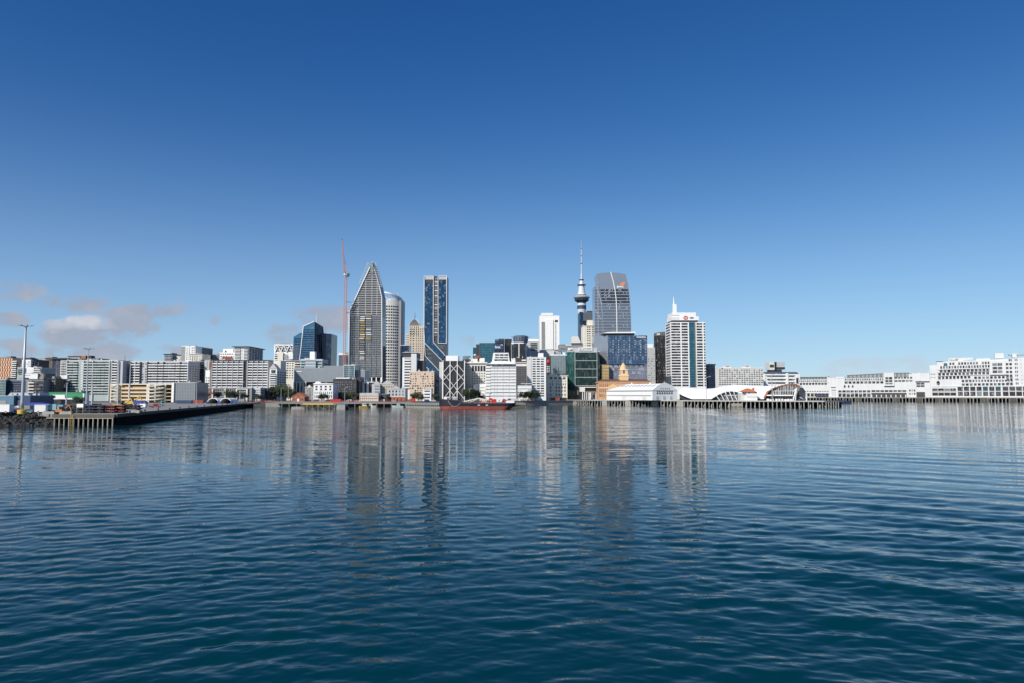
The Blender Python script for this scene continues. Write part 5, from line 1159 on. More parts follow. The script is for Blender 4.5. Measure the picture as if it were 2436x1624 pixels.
def right_towers():
    # grey office tower with slanted top
    b = Bd('tower_block', 'tall grey glass tower with a slanted curved top and an orange emblem', 'building', '7', 1133, 1582, 600, 950, D=36)
    P = b.P
    LE = [(1047, 595), (1075, 760), (1108, 950), (1126, 1150), (1133, 1330), (1140, 1568)]
    RE = [(1490, 607), (1530, 760), (1550, 920), (1566, 1100), (1576, 1300), (1582, 1568)]
    poly = [P(x, y) for x, y in LE[::-1]] ; poly[0] = (poly[0][0] + .3, 0)
    top = [P(1047, 595), P(1150, 584), P(1258, 578), P(1380, 586), P(1490, 607)]
    rp = [P(x, y) for x, y in RE]; rp[-1] = (rp[-1][0], 0)
    b.part('wall', MB().prism(poly + top[1:-1] + rp, 0, b.D), GPW)
    sw = b.part('side_wing', MB().prism([(P(1010, 800)[0] + .5, 0), P(1010, 790), P(1045, 760), P(1072, 762), P(1105, 950), P(1130, 1150), (P(1140, 1500)[0], 0)], 1.5, 30), GPW)
    PWB = glass('slate_window_band', (.10, .12, .155), (.2, .22, .27), .4)
    for i in range(15):
        y = 842 + 46 * i; x0, x1 = P(lerp(LE, y) + 8, y), P(lerp(RE, y) - 8, y); hgt = 2.3
        b.part('window_band', MB().box(x0[0], x1[0], -.15, 0, x0[1] - hgt, x0[1]), GBLK if i < 5 else PWB)
        xs = P(1016, y), P(lerp(LE, y) - 10, y); b.part('side_window_band', MB().box(xs[0][0], xs[1][0], 1.35, 1.5, x0[1] - hgt, x0[1]), PWB, sw)
    fr = random.Random(2); m = MB()
    for i in range(46):
        j = fr.choice((0, 0, 0, 1, 1, 1, 2, 2, 3, 4, 5, 6, 8, 9, 12, 13)); y = 842 + 46 * j; x = fr.choice((1180, 1240, 1240, 1290, 1400, 1455, 1455, 1510)) + fr.uniform(-8, 8)
        p = P(x, y); d = fr.choice((-1.6, 0, 1.6)); m.bar((p[0], -.3, p[1]), (p[0] + d, -.3, p[1] - 2.3), .5)
    b.part('glimpsed_column', m, LGREY)
    for y in (636, 672, 708):
        x0, x1 = P(lerp(LE, y) + 4, y), P(lerp(RE, y) - 4, y); b.part('panel_joint', MB().box(x0[0], x1[0], -.06, 0, x0[1] - .3, x0[1]), MGREY)
    m = MB(); sp = [(1258, 572), (1300, 720), (1325, 850), (1343, 1000), (1352, 1200), (1357, 1568)]
    for a, c in zip(sp, sp[1:]): p, q = P(*a), P(*c); m.bar((p[0], -.5, p[1]), (q[0], -.5, max(0, q[1])), .9)
    b.part('spine_fin', m, WHITE)
    m = MB()
    for l in ([(1062, 800), (1068, 1568)], [(1066, 860), (1132, 1120)], [(1010, 800), (1088, 790)], [(1018, 1150), (1110, 1310)]):
        p, q = P(*l[0]), P(*l[1]); m.bar((p[0], 1.2, p[1]), (q[0], 1.2, max(0, q[1])), .55)
    b.part('side_brace', m, LGREY, sw)
    sg = b.part('sign_panel', MB().box(P(1345, 820)[0], P(1490, 820)[0], -.25, -.05, P(1400, 835)[1], P(1400, 728)[1]), GPW)
    b.text('pwc', 1358, 1462, 790, 830, WHITE, -.3, parent=sg, bold=.02)
    em = MB(); OR = pm('orange_emblem', (.75, .24, .07), .5)
    for (x0, y0, x1, y1) in ((1416, 742, 1472, 780), (1440, 734, 1482, 758), (1404, 772, 1430, 786), (1452, 758, 1480, 772)): p, q = P(x0, y1), P(x1, y0); em.box(p[0], q[0], -.5 - .02 * (x0 % 7), -.28, p[1], q[1])
    b.part('emblem', em, OR, sg); b.done()
    # blue wide office
    b = Bd(OF, 'wide blue glass office with a white roof canopy and lettering at its top right', 'building', '8', 1470, 2142, 204, 800, D=38)
    b.body(GP, ybot=672); b.body(GL, name='lower_wall', ytop=680, d0=1.6)
    X0, Y0 = b.px(1262), 16.0
    b.part('left_face', MB().hexa([(X0, Y0, b.pz(672)), (-.05, -.05, b.pz(672)), (-.05, 36, b.pz(672)), (X0, 36, b.pz(672))], [(X0, Y0, b.H), (-.05, -.05, b.H), (-.05, 36, b.H), (X0, 36, b.H)]), GPW)
    b.box('tan_screen', TAN, 1338, 1474, 690, 945, -6, 20); m = MB()
    for y in (750, 800, 850, 900): m.box(b.px(1338), b.px(1474), -6.2, -6, b.pz(y), b.pz(y) + .25)
    b.part('screen_joint', m, BROWN); b.box('left_base', GPW, 1262, 1338, 675, None, 8, 30)
    b.mull(1472, 2140, 208, 670, 9, 14, pm('blue_mullion', (.13, .19, .28), .4), .2, .15); b.mull(1476, 2138, 690, 915, 3, 36, LGREY, .18, .15, name='lower_mullion', d=1.6)
    for i in range(8):
        for j in range(6):
            if (i * 7 + j * 3) % 11 == 0: continue
            b.put('ceiling_light', .9, 1.0, b.px(1462 + 93 * i, 260 + 48 * j), b.pz(300 + 46 * j), -.0, LGREY)
    rr = random.Random(4)
    for i in range(9): b.put('pale_panel', 5.5, 2.6, b.px(rr.uniform(1500, 2090)), b.pz(rr.choice((780, 842, 730))), 1.5, pm('lavender_panel', (.30, .31, .37), .5))
    can = b.part('roof_canopy', MB().prism([b.P(1368, 168), b.P(1470, 146), b.P(1935, 142), b.P(1935, 166)], -1, 24), WHITE); b.box('canopy_storey', CHAR, 1400, 1930, 166, 204, 2, 22)
    sg = b.box('sign', GP, 1942, 2128, 208, 256, -.4, -.2); b.text('Deloitte.', 1955, 2118, 214, 246, WHITE, -.5, parent=sg, bold=.02)
    for i in range(9): b.box('dark_slot', BLACK, 1362 + 88 * i if i else 1345, (1362 + 88 * i if i else 1345) + 14, 670, 690, -.2, 1.5)
    b.done()
    b = Bd(OF, 'pale grey concrete slab seen between the blue office and the brown tower', 'building', '9', 733, 832, 655, 900)
    b.body(LGREY); b.box('white_top', WHITE, 732, 808, 610, 656, 1, 14); b.win(742, 826, 668, 1070, 14, 5, GM, .55, .45, mats=[GM, LGREY, SAGE]).done()
    b = Bd('tower_block', 'dark brown glass tower with a slanted top edge and small white letters', 'building', '9', 818, 1036, 488, 905, 885, D=30)
    b.body(GBLK); P = b.P; b.part('top_band', MB().prism([P(818, 520), P(818, 489), P(880, 474), P(1036, 464), P(1036, 515)], -.1, 20), DGREY)
    m = MB()
    for i in range(14): x = b.px(822 + 16 * i); m.box(x - .2, x + .2, -.3, 0, 0, b.pz(525))
    b.part('vertical_rib', m, CHAR); b.text('AO', 850, 892, 487, 512, WHITE, -.2, bold=.03); rr = random.Random(8)
    for i in range(70): b.put('window', 1.3, 1.5, b.px(rr.uniform(826, 1028)), b.pz(520 + 33 * rr.randint(1, 17)), 0, rr.choice((MGREY, DGREY, GM)))
    b.done()
    # white bank tower
    b = Bd('tower_block', 'white banded bank tower with teal centre strip, stepped crown and spire', 'building', '9', 1028, 1458, 350, 845, D=30)
    b.body(WHITE); b.win(1034, 1146, 356, 1142, 23, 1, GD, 1.0, .64, name='window_band'); b.win(1163, 1240, 356, 1142, 23, 1, GD, 1.0, .64, name='window_band'); b.win(1350, 1422, 356, 1142, 23, 1, GD, 1.0, .64, name='window_band'); b.win(1438, 1456, 356, 1142, 23, 1, GD, 1.0, .6, name='window_band')
    b.box('centre_strip', GT, 1256, 1326, 352, 1148, -.3, 0); b.box('strip_edge', TIMBER, 1326, 1338, 352, 1148, -.25, 0); m = MB()
    for i in range(23): m.box(b.px(1257), b.px(1325), -.4, -.3, b.pz(356 + 34.2 * i), b.pz(356 + 34.2 * i) + .3)
    b.part('strip_mullion', m, STEELBLUE); b.side('l', 356, 1142, 23, 1, GD, .8, .55, name='side_window_band')
    b.box('dark_gap', CHAR, 1050, 1372, 328, 350, 1, 26); cr = b.box('crown', WHITE, 1042, 1380, 280, 328, -.4, 27); b.box('crown_top', WHITE, 1050, 1345, 230, 280, -.2, 25, cr)
    for y in (262, 296, 310): b.box('crown_line', LGREY, 1044, 1135, y, y + 4, -.55, -.3, cr)
    c = (b.px(1216), b.pz(297)); w = (b.px(1247) - b.px(1185)) / 2; h = (b.pz(275) - b.pz(319)) / 2; q = w * .5
    tri = lambda pts: MB().prism(pts, -.75, -.42)
    for pts in ([(c[0] - w, c[1]), (c[0] - q, c[1] + h), (c[0] - q, c[1] - h)], [(c[0] + w, c[1]), (c[0] + q, c[1] + h), (c[0] + q, c[1] - h)], [(c[0] - q, c[1] + h), (c[0] + q, c[1] + h), c], [(c[0] - q, c[1] - h), (c[0] + q, c[1] - h), c]): b.part('hexagon_emblem', tri(pts), RED, cr)
    b.text('HSBC', 1258, 1308, 287, 307, DGREY, -.45, parent=cr, bold=.02)
    X = b.px(1088); b.part('spire_base', MB().box(X - 2, X + 2, 2, 6, b.pz(232), b.pz(125)), WHITE, cr); b.part('spire', MB().tube((X - .5, 4, b.pz(126)), (X - .8, 4, b.pz(28)), .9, .2), WHITE, cr); b.done()
    b = Bd(OF, 'dark grey banded office just right of the white bank tower', 'building', '9', 1455, 1578, 872, 930, D=30)
    b.body(MGREY); b.roof(NAVYG, h=1.2, over=.8, plant=False); b.win(1460, 1512, 882, 985, 6, 1, GD, .95, .6, name='window_band'); b.win(1518, 1574, 882, 985, 6, 3, GD, .6, .55); b.box('dark_strip', BLACK, 1466, 1486, 985, None, -.2, 0); b.win(1492, 1572, 1000, 1130, 5, 5, GM, .5, .4); b.done()
    # white hotel slab
    b = Bd('hotel', 'long white hotel slab with eight rows of small square windows and two roof boxes', 'building', '10', 325, 1225, 268, 1010, D=26)
    b.body(OFFW); b.roof(WHITE, h=.6, plant=False); b.win(392, 1222, 286, 590, 8, 18, None, .66, .5, mats=[GD, GM, GM, GD, LGREY])
    for x in (475, 842): b.box('rooftop_box', OFFW, x, x + 60, 242, 268, 3, 12); b.box('rooftop_box', OFFW, x + 60, x + 158, 222, 268, 2, 14); b.box('roof_louvre', MGREY, x + 60, x + 132, 226, 240, 1.7, 2)
    b.box('roof_unit', CHAR, 450, 468, 262, 290, -.5, 1); b.done()
    b = Bd(OF, 'white terraced building with curved dark bands and a grey box on its roof', 'building', '10', 1118, 1882, 365, 1050, D=40)
    b.body(WHITE); P = b.P; b.part('roof', MB().prism([P(1180, 366), P(1200, 345), P(1280, 338), P(1840, 342), P(1870, 366)], -1, 30), NAVYG)
    b.box('roof_box', OFFW, 1352, 1460, 155, 300, 4, 20); b.box('roof_box', BLACK, 1458, 1496, 152, 300, 3.5, 20); b.box('roof_box', LGREY, 1496, 1648, 152, 262, 3, 20); b.box('roof_box', CHAR, 1494, 1650, 250, 290, 3, 20); b.box('louvre', CHAR, 1370, 1446, 202, 252, 3.7, 4); b.box('roof_neck', CHAR, 1380, 1600, 300, 345, 5, 18)
    for i, y in enumerate((402, 468, 530)): b.part('window_band', MB().prism([P(1268 + 14 * i, y), P(1645, y), P(1640 - 8 * i, y + 28), P(1290 + 14 * i, y + 28)], -.3, 0), GM if i == 0 else GD); b.part('window_band', MB().prism([P(1690, y), P(1815, y), P(1790, y + 28), P(1692, y + 28)], -.3, 0), GM if i == 0 else GD); b.part('window_band', MB().prism([P(1160, y + 5), P(1216, y + 5), P(1216, y + 34), P(1180, y + 34)], -.3, 0), GM if i == 0 else GD)
    b.box('sloped_fin', WHITE, 1216, 1262, 370, None, -1.2, 0); b.box('sloped_fin', WHITE, 1645, 1688, 360, None, -1.2, 0); b.box('stair_side', CHAR, 1838, 1880, 450, None, -.3, 0); b.part('end_fin', MB().prism([P(1868, 470), P(1885, 365), P(1905, 400), P(1900, 480)], 0, 5), WHITE); b.done()
right_towers()

def ferry_terminal():
    b = Bd('ferry_terminal', 'orange stone ferry terminal with a brown slate roof and a domed clock tower', 'building', '9', 128, 790, 1090, 745, D=24)
    P = b.P; W = b.W; H = b.H
    b.part('wall', MB().box(0, W, 0, b.D, 0, H), ORANGE)
    b.part('cornice', MB().box(-.8, W + .8, -.8, b.D, H, H + .8), pm('pale_orange_stone', (.70, .42, .24), .8))
    b.part('roof', MB().hexa([(-.6, -.6, H + .8), (W + .6, -.6, H + .8), (W + .6, b.D, H + .8), (-.6, b.D, H + .8)], [(5, 9, b.pz(1046)), (W - 5, 9, b.pz(1046)), (W - 5, 14, b.pz(1046)), (5, 14, b.pz(1046))]), BROWN)
    b.win(133, 345, 1108, 1145, 1, 9, RUST, .42, .9); b.win(133, 345, 1170, 1212, 1, 9, RUST, .42, .9); b.box('string_course', PALE, 128, 790, 1152, 1160, -.5, 0); b.win(133, 345, 1228, 1275, 1, 8, CHAR, .6, .8, name='arcade_opening')
    m = MB()
    for i in range(10): x = b.px(130 + 23.5 * i); m.box(x - .28, x + .28, -.4, 0, 0, H)
    b.part('pilaster', m, BUFF); c = b.px(305); b.part('arch', MB().prism([(c + 5.5 * math.cos(math.pi * i / 10), b.pz(1180) + 5.5 * math.sin(math.pi * i / 10)) for i in range(11)], -.6, -.1), BUFF)
    x0, x1 = b.px(400, 980), b.px(500, 980); hw = (x1 - x0) / 2; cx = (x0 + x1) / 2; cy = 9
    zb, z1, z2, z3 = b.pz(1042), b.pz(1000), b.pz(905), b.pz(842)
    m = MB().box(cx - hw * 1.1, cx + hw * 1.1, cy - hw * 1.1, cy + hw * 1.1, zb - 3, z1).box(cx - hw * .88, cx + hw * .88, cy - hw * .88, cy + hw * .88, z1, z2 - 2)
    tw = b.part('clock_tower', m, BUFF)
    b.part('tower_cornice', MB().box(cx - hw * 1.2, cx + hw * 1.2, cy - hw * 1.2, cy + hw * 1.2, z1 - .4, z1 + .5).box(cx - hw, cx + hw, cy - hw, cy + hw, z2 - 2.2, z2 - 1.4), PALE, tw)
    b.part('dome', MB().lathe([(hw * .92, z2 - 1.4), (hw * .86, z2), (hw * .66, z2 + (z3 - z2) * .4), (hw * .36, z2 + (z3 - z2) * .75), (hw * .1, z3)], 16, cx, cy), BUFF, tw)
    b.part('finial', MB().tube((cx, cy, z3 - .5), (cx, cy, b.pz(788)), .25, .06), STEEL, tw)
    b.part('tower_arch', MB().prism([(cx - .9, z1 + 2), (cx - .9, z1 + 5.5), (cx, z1 + 6.6), (cx + .9, z1 + 5.5), (cx + .9, z1 + 2)], cy - hw * .9, cy - hw * .87), BROWN, tw)
    for sx in (-1, 1): b.part('corner_column', MB().tube((cx + sx * hw * .95, cy - hw * .95, zb), (cx + sx * hw * .95, cy - hw * .95, z1 + 4), .5, .35), BUFF, tw)
    b.done()
ferry_terminal()
# ------------------------------------------------------------------ land and wharves
def slab(name, poly, z0, z1, mat, label, cat=None, kind=None):
    o = MB().plan(poly, z0, z1).build(name, mat); return tag(o, label, cat, kind=kind)
ASPH = pm('asphalt', (.06, .06, .062), .9, var=.2, scale=.15)
PAVE = pm('wharf_concrete', (.24, .235, .225), .9, var=.18, scale=.2)
DARKW = pm('tarred_timber_and_backing', (.008, .007, .006), .9, var=.3, scale=1.0, spec=.1)  # for the tarred wall and the dark backings under the decks
def piled(root, pts, z, spacing, r=.3, mat=TIMBER, name='pile', rake=0.0):
    """piles along a line of plan points, each a part of its wharf"""
    me = None; n = 0; acc = MB()
    for p, q in zip(pts, pts[1:]):
        p, q = Vector(p), Vector(q); L = (q - p).length; k = max(1, int(L / spacing))
        for i in range(k):
            c = p + (q - p) * (i + .5) / k
            if n < 98:
                me = me or MB().tube((0, 0, -2), (0, 0, z), r, r * .9, 7).mesh(name, mat)
                o = link(name, me, root, (c.x - root.location.x, c.y - root.location.y, -root.location.z)); n += 1
def land():
    city = [(-3000, 642), (-228, 642), (-206, 634), (-90, 655), (10, 712), (62, 762), (258, 790), (400, 1000), (447, 1215), (3000, 1215), (3000, 9000), (-3000, 9000)]
    slab('city_ground', city, -4, 4.0, ASPH, 'city ground and streets behind the sea wall', kind='structure')
    w = empty('sea_wall', (-90, 655, 0), 'old stone sea wall along the inner basin below the street', 'sea wall')
    m = MB(); pts = [(-210, 633), (-90, 653), (10, 710), (62, 760), (258, 788)]
    for p, q in zip(pts, pts[1:]): m.bar((p[0] + 90, p[1] - 655, 1.2), (q[0] + 90, q[1] - 655, 1.2), .9, 6.2)
    m.build('stone_face', CONC, w); m = MB()
    for p, q in zip(pts, pts[1:]): m.bar((p[0] + 90, p[1] - 655 - .3, 4.2), (q[0] + 90, q[1] - 655 - .3, 4.2), 1.2, .6)
    m.build('coping', PAVE, w)
    # left wharf
    wl = empty('left_wharf', (-140, 300, 0), 'long low timber fronted wharf full of parked vehicles at the left', 'wharf'); wl.name = 'timber_wharf'
    front = [(-700, 262), (-168, 262), (-150, 243), (-128.6, 241), (-203, 568), (-214, 632), (-700, 640)]
    loc = lambda lst: [(x + 140, y - 300) for x, y in lst]
    MB().plan(loc(front), 2.75, 3.65).build('deck', PAVE, wl)
    MB().plan(loc([(-700, 268), (-166, 268), (-151, 252), (-136.5, 250), (-209, 568), (-220, 632), (-700, 640)]), -3, 2.7).build('dark_backing', DARKW, wl)  # dark block added under the deck, stands in for the shade there
    m = MB(); m.bar((-10, -57.4, 3.2), (11.4, -59.4, 3.2), .5, 1.0).bar((11.7, -59, 3.3), (-63, 268, 3.3), .6, 1.1); m.build('edge_beam', pm('brown_edge_timber', (.12, .10, .075), .9, var=.25, scale=.8), wl)
    piled(wl, [(-150, 242.6), (-128.4, 240.6)], 3.1, 1.62, .24, pm('pale_pile', (.40, .37, .31), .9, var=.2, scale=2, streak=.3)); 
    m = MB(); m.bar((-12, -57.2, 2.5), (11, -59.3, 2.5), .3, .3); m.build('waling', pm('pale_pile', (.40, .37, .31)), wl)
    MB().plan(loc([(-129.2, 242.5), (-203.4, 568), (-203.8, 568), (-129.8, 242.5)]), -2, 2.8).build('fender_wall', DARKW, wl)
    lad = MB()
    for sx in (-.35, .35): lad.bar((2.2 + sx - 5, -58.9, -.5), (2.2 + sx - 5, -58.9, 3.7), .07)
    for i in range(10): lad.bar((-3.15, -58.9, -.3 + .42 * i), (-2.45, -58.9, -.3 + .42 * i), .05)
    lad.build('ladder', YELLOW, wl)
    o = empty('old_jetty', (-130, 520, 0), 'weathered timber jetty with a yellow top beam and crossed braces', 'jetty')
    p0, p1 = at(*zz('3', 600, 1345), 520), at(*zz('3', 1120, 1345), 520); x0, x1 = p0.x + 130, p1.x + 130; x2 = at(*zz('3', 1235, 1345), 520).x + 130
    MB().box(x0 + 2, x1, 0, 12, 3.0, 3.5).build('deck', TIMBER, o); MB().box(x0 + 4, x1 - 2, -.3, .0, 3.1, 4.2).build('top_beam', YELLOW, o); MB().box(x0 - 5, x2, 3, 14, -2, 1.6).build('stone_base', CONC, o); MB().box(x1, x2, .5, 10, -2, 3.3).build('dolphin', CONC, o)
    n = 6
    for i in range(n + 1): x = x0 + 3 + (x1 - x0 - 4) * i / n; MB().tube((x, .2, -2), (x, .2, 3), .35).build('pile', TIMBER, o)
    for i in range(n): x = x0 + 3 + (x1 - x0 - 4) * i / n; d = (x1 - x0 - 4) / n; MB().bar((x, .1, -.5), (x + d, .1, 2.9), .3).build('brace', TIMBER, o) if i % 2 == 0 else MB().bar((x + d, .1, -.5), (x, .1, 2.9), .3).build('brace', TIMBER, o)
    # inner basin piers
    c = empty('basin_pier', (-60, 560, 0), 'old concrete and timber pier behind the moored red hulled ship', 'pier')
    a = at(*zz('5', 1300, 1300), 590).x; e = at(*zz('5', 1890, 1300), 556).x; f = at(*zz('6', 1650, 1300), 575).x
    poly = [(a, 592), (e, 556), (f, 572), (f, 600), (a, 640)]
    MB().plan([(x + 60, y - 560) for x, y in poly], 2.4, 3.6).build('deck', PAVE, c); MB().plan([(x + 60, y - 557.5) for x, y in poly], -2, 2.4).build('wall', CONC, c)
    piled(c, [(a, 591.6), (e, 555.6)], 3.4, 2.2, .3, CONC); piled(c, [(f - 14, 571), (f, 571.6)], 4.2, 1.5, .35, TIMBER)
    MB().plan([(-140, 60), (a + 62, 60), (a + 62, 90), (-140, 90)], 2.6, 3.8).build('back_deck', PAVE, c)
    piled(c, [(-195, 619.6), (a, 619.6)], 2.8, 6, .35, TIMBER, 'back_pile')
    # queens wharf
    q = empty('finger_wharf', (160, 680, 0), 'long concrete wharf on piles carrying the white shed and the wavy hall', 'wharf')
    fl = [(40, 790), (60, 770), (75, 733), (168, 640), (250, 594), (268, 608), (262, 790)]
    MB().plan([(x - 160, y - 680) for x, y in fl], 4.1, 5.2).build('deck', PAVE, q); MB().plan([(x - 160 + 5, y - 680 + 7) for x, y in fl], -2, 4.05).build('under_deck_backing', DARKW, q)  # dark backing added behind the piles for the shade under the deck
    piled(q, [(60, 769), (75, 732.3), (168, 639.3), (250, 593.3), (267, 605)], 4.4, 3.4, .42, CONC)
    m = MB()
    for (px, py), (qx, qy) in zip(fl[1:5], fl[2:6]):
        L = math.hypot(qx - px, qy - py); k = int(L / 6.8)
        for i in range(k):
            f0 = (i + .5) / k; x, y = px + (qx - px) * f0 - 160, py + (qy - py) * f0 - 680; nx, ny = (qy - py) / L, -(qx - px) / L
            m.bar((x - nx * 5, y - ny * 5, 4.1), (x - nx * .2, y - ny * .2, -.6), .7)
    m.build('raking_strut', CONC, q)
    for f0 in (.16, .37, .60, .8):
        x, y = 75 + (168 - 75) * f0, 733 + (640 - 733) * f0; MB().bar((x - 160 - 2.2, y - 680 + 1.9, .9), (x - 160 + 2.2, y - 680 - 2.5, 1.5), 1.6, 6).build('concrete_bay', CONC, q)
    x, y = 186 - 160, 629.5 - 680; MB().bar((x, y, 1.6), (x + 8, y - 4.6, 1.6), 1.0, 2.6).build('timber_crib', TIMBER, q)
    m = MB(); e = [(75, 732.6), (168, 639.6), (250, 593.6)]
    for (px, py), (qx, qy) in zip(e, e[1:]): m.bar((px - 160, py - 680, 4.9), (qx - 160, qy - 680, 4.9), .5, .9)
    m.build('edge_beam', pm('pale_edge', (.42, .41, .39), .8, var=.1), q)
    # princes wharf deck
    r = empty('hotel_wharf', (600, 1120, 0), 'concrete wharf on piles under the white hotel and apartments at the right', 'wharf')
    P0, P1 = Vector((430, 1200, 0)), Vector((800, 989, 0)); d = (P1 - P0).normalized(); nb = Vector((-d.y, d.x, 0))
    pl = [P0, P1, P1 + nb * 120, P0 + nb * 120]
    MB().plan([(p.x - 600, p.y - 1120) for p in pl], 5.3, 6.5).build('deck', PAVE, r); pl2 = [P0 + nb * 7, P1 + nb * 7, P1 + nb * 115, P0 + nb * 115]
    MB().plan([(p.x - 600, p.y - 1120) for p in pl2], -2, 5.25).build('under_deck_backing', DARKW, r)  # added backing, keeps the space below this deck dark
    piled(r, [tuple((P0 - nb * .6)[:2]), tuple((P1 - nb * .6)[:2])], 5.6, 4.3, .55, CONC)
    m = MB()
    for i in range(42): p = P0 + d * (8 + i * 10); m.bar((p.x - 600, p.y - 1120, 5.3), ((p + nb * 6).x - 600, (p + nb * 6).y - 1120, -.5), 1.6)
    m.build('raking_strut', CONC, r)
    FT = pm('dark_fender_timber', (.15, .14, .115), .9, var=.3, scale=1.5, streak=.3)
    for f0 in (.28, .40, .47, .53, .60, .66, .74, .85, .93):
        p = P0 + (P1 - P0) * f0 - nb * 1.2; m = MB()
        for i in range(7): q = p + d * (i * 1.25 - 4); m.box(q.x - 600 - .35, q.x - 600 + .35, q.y - 1120 - .3, q.y - 1120 + .3, -1.5, 5.9)
        m.bar((p.x - 600 - d.x * 4.4, p.y - 1120 - d.y * 4.4, 4.6), (p.x - 600 + d.x * 4.4, p.y - 1120 + d.y * 4.4, 4.6), .5, .5); m.build('fender_bay', FT, r)
land()
def pw(k, x):
    """distance of the right-hand wharf's building line at a pixel column"""
    u, _ = zz(k, x, 0); a = (u - 1218) / F
    p0, p1 = Vector((437, 1206)), Vector((805, 996)); d = p1 - p0
    t = (a * p0.y - p0.x) / (d.x - a * d.y); return p0.y + d.y * t

def rocks():
    rr = random.Random(21); m = MB()
    for i in range(620):
        x = rr.uniform(-205, -149.5); f = rr.random(); y = 263 - 21 * f + rr.uniform(-.6, .6); z = 3.6 - 4.4 * f; s = rr.uniform(.5, 1.3)
        if x > -156: y = min(y + (x + 156) * .0, 262)
        vs = []; n = 6
        for (rad, zz_) in ((.6, -.7), (1, 0), (.55, .7)):
            for j in range(n): a = 2 * math.pi * j / n + rr.uniform(-.3, .3); q = rad * s * rr.uniform(.75, 1.2); vs.append((x + q * math.cos(a), y + q * math.sin(a), z + zz_ * s * rr.uniform(.7, 1.1)))
        fs = [(k * n + j, k * n + (j + 1) % n, (k + 1) * n + (j + 1) % n, (k + 1) * n + j) for k in range(2) for j in range(n)] + [tuple(range(n - 1, -1, -1)), tuple(2 * n + j for j in range(n))]
        m.add(vs, fs)
    m.add([(-700, 263, 3.6), (-149, 263, 3.6), (-149, 241, -1.6), (-700, 241, -1.6)], [(3, 2, 1, 0)])
    tag(m.build('rock_armour', pm('basalt', (.035, .034, .033), .95, var=.4, scale=.9)), 'sloping bank of dark basalt boulders below the light pole', 'rocks', kind='stuff')
rocks()

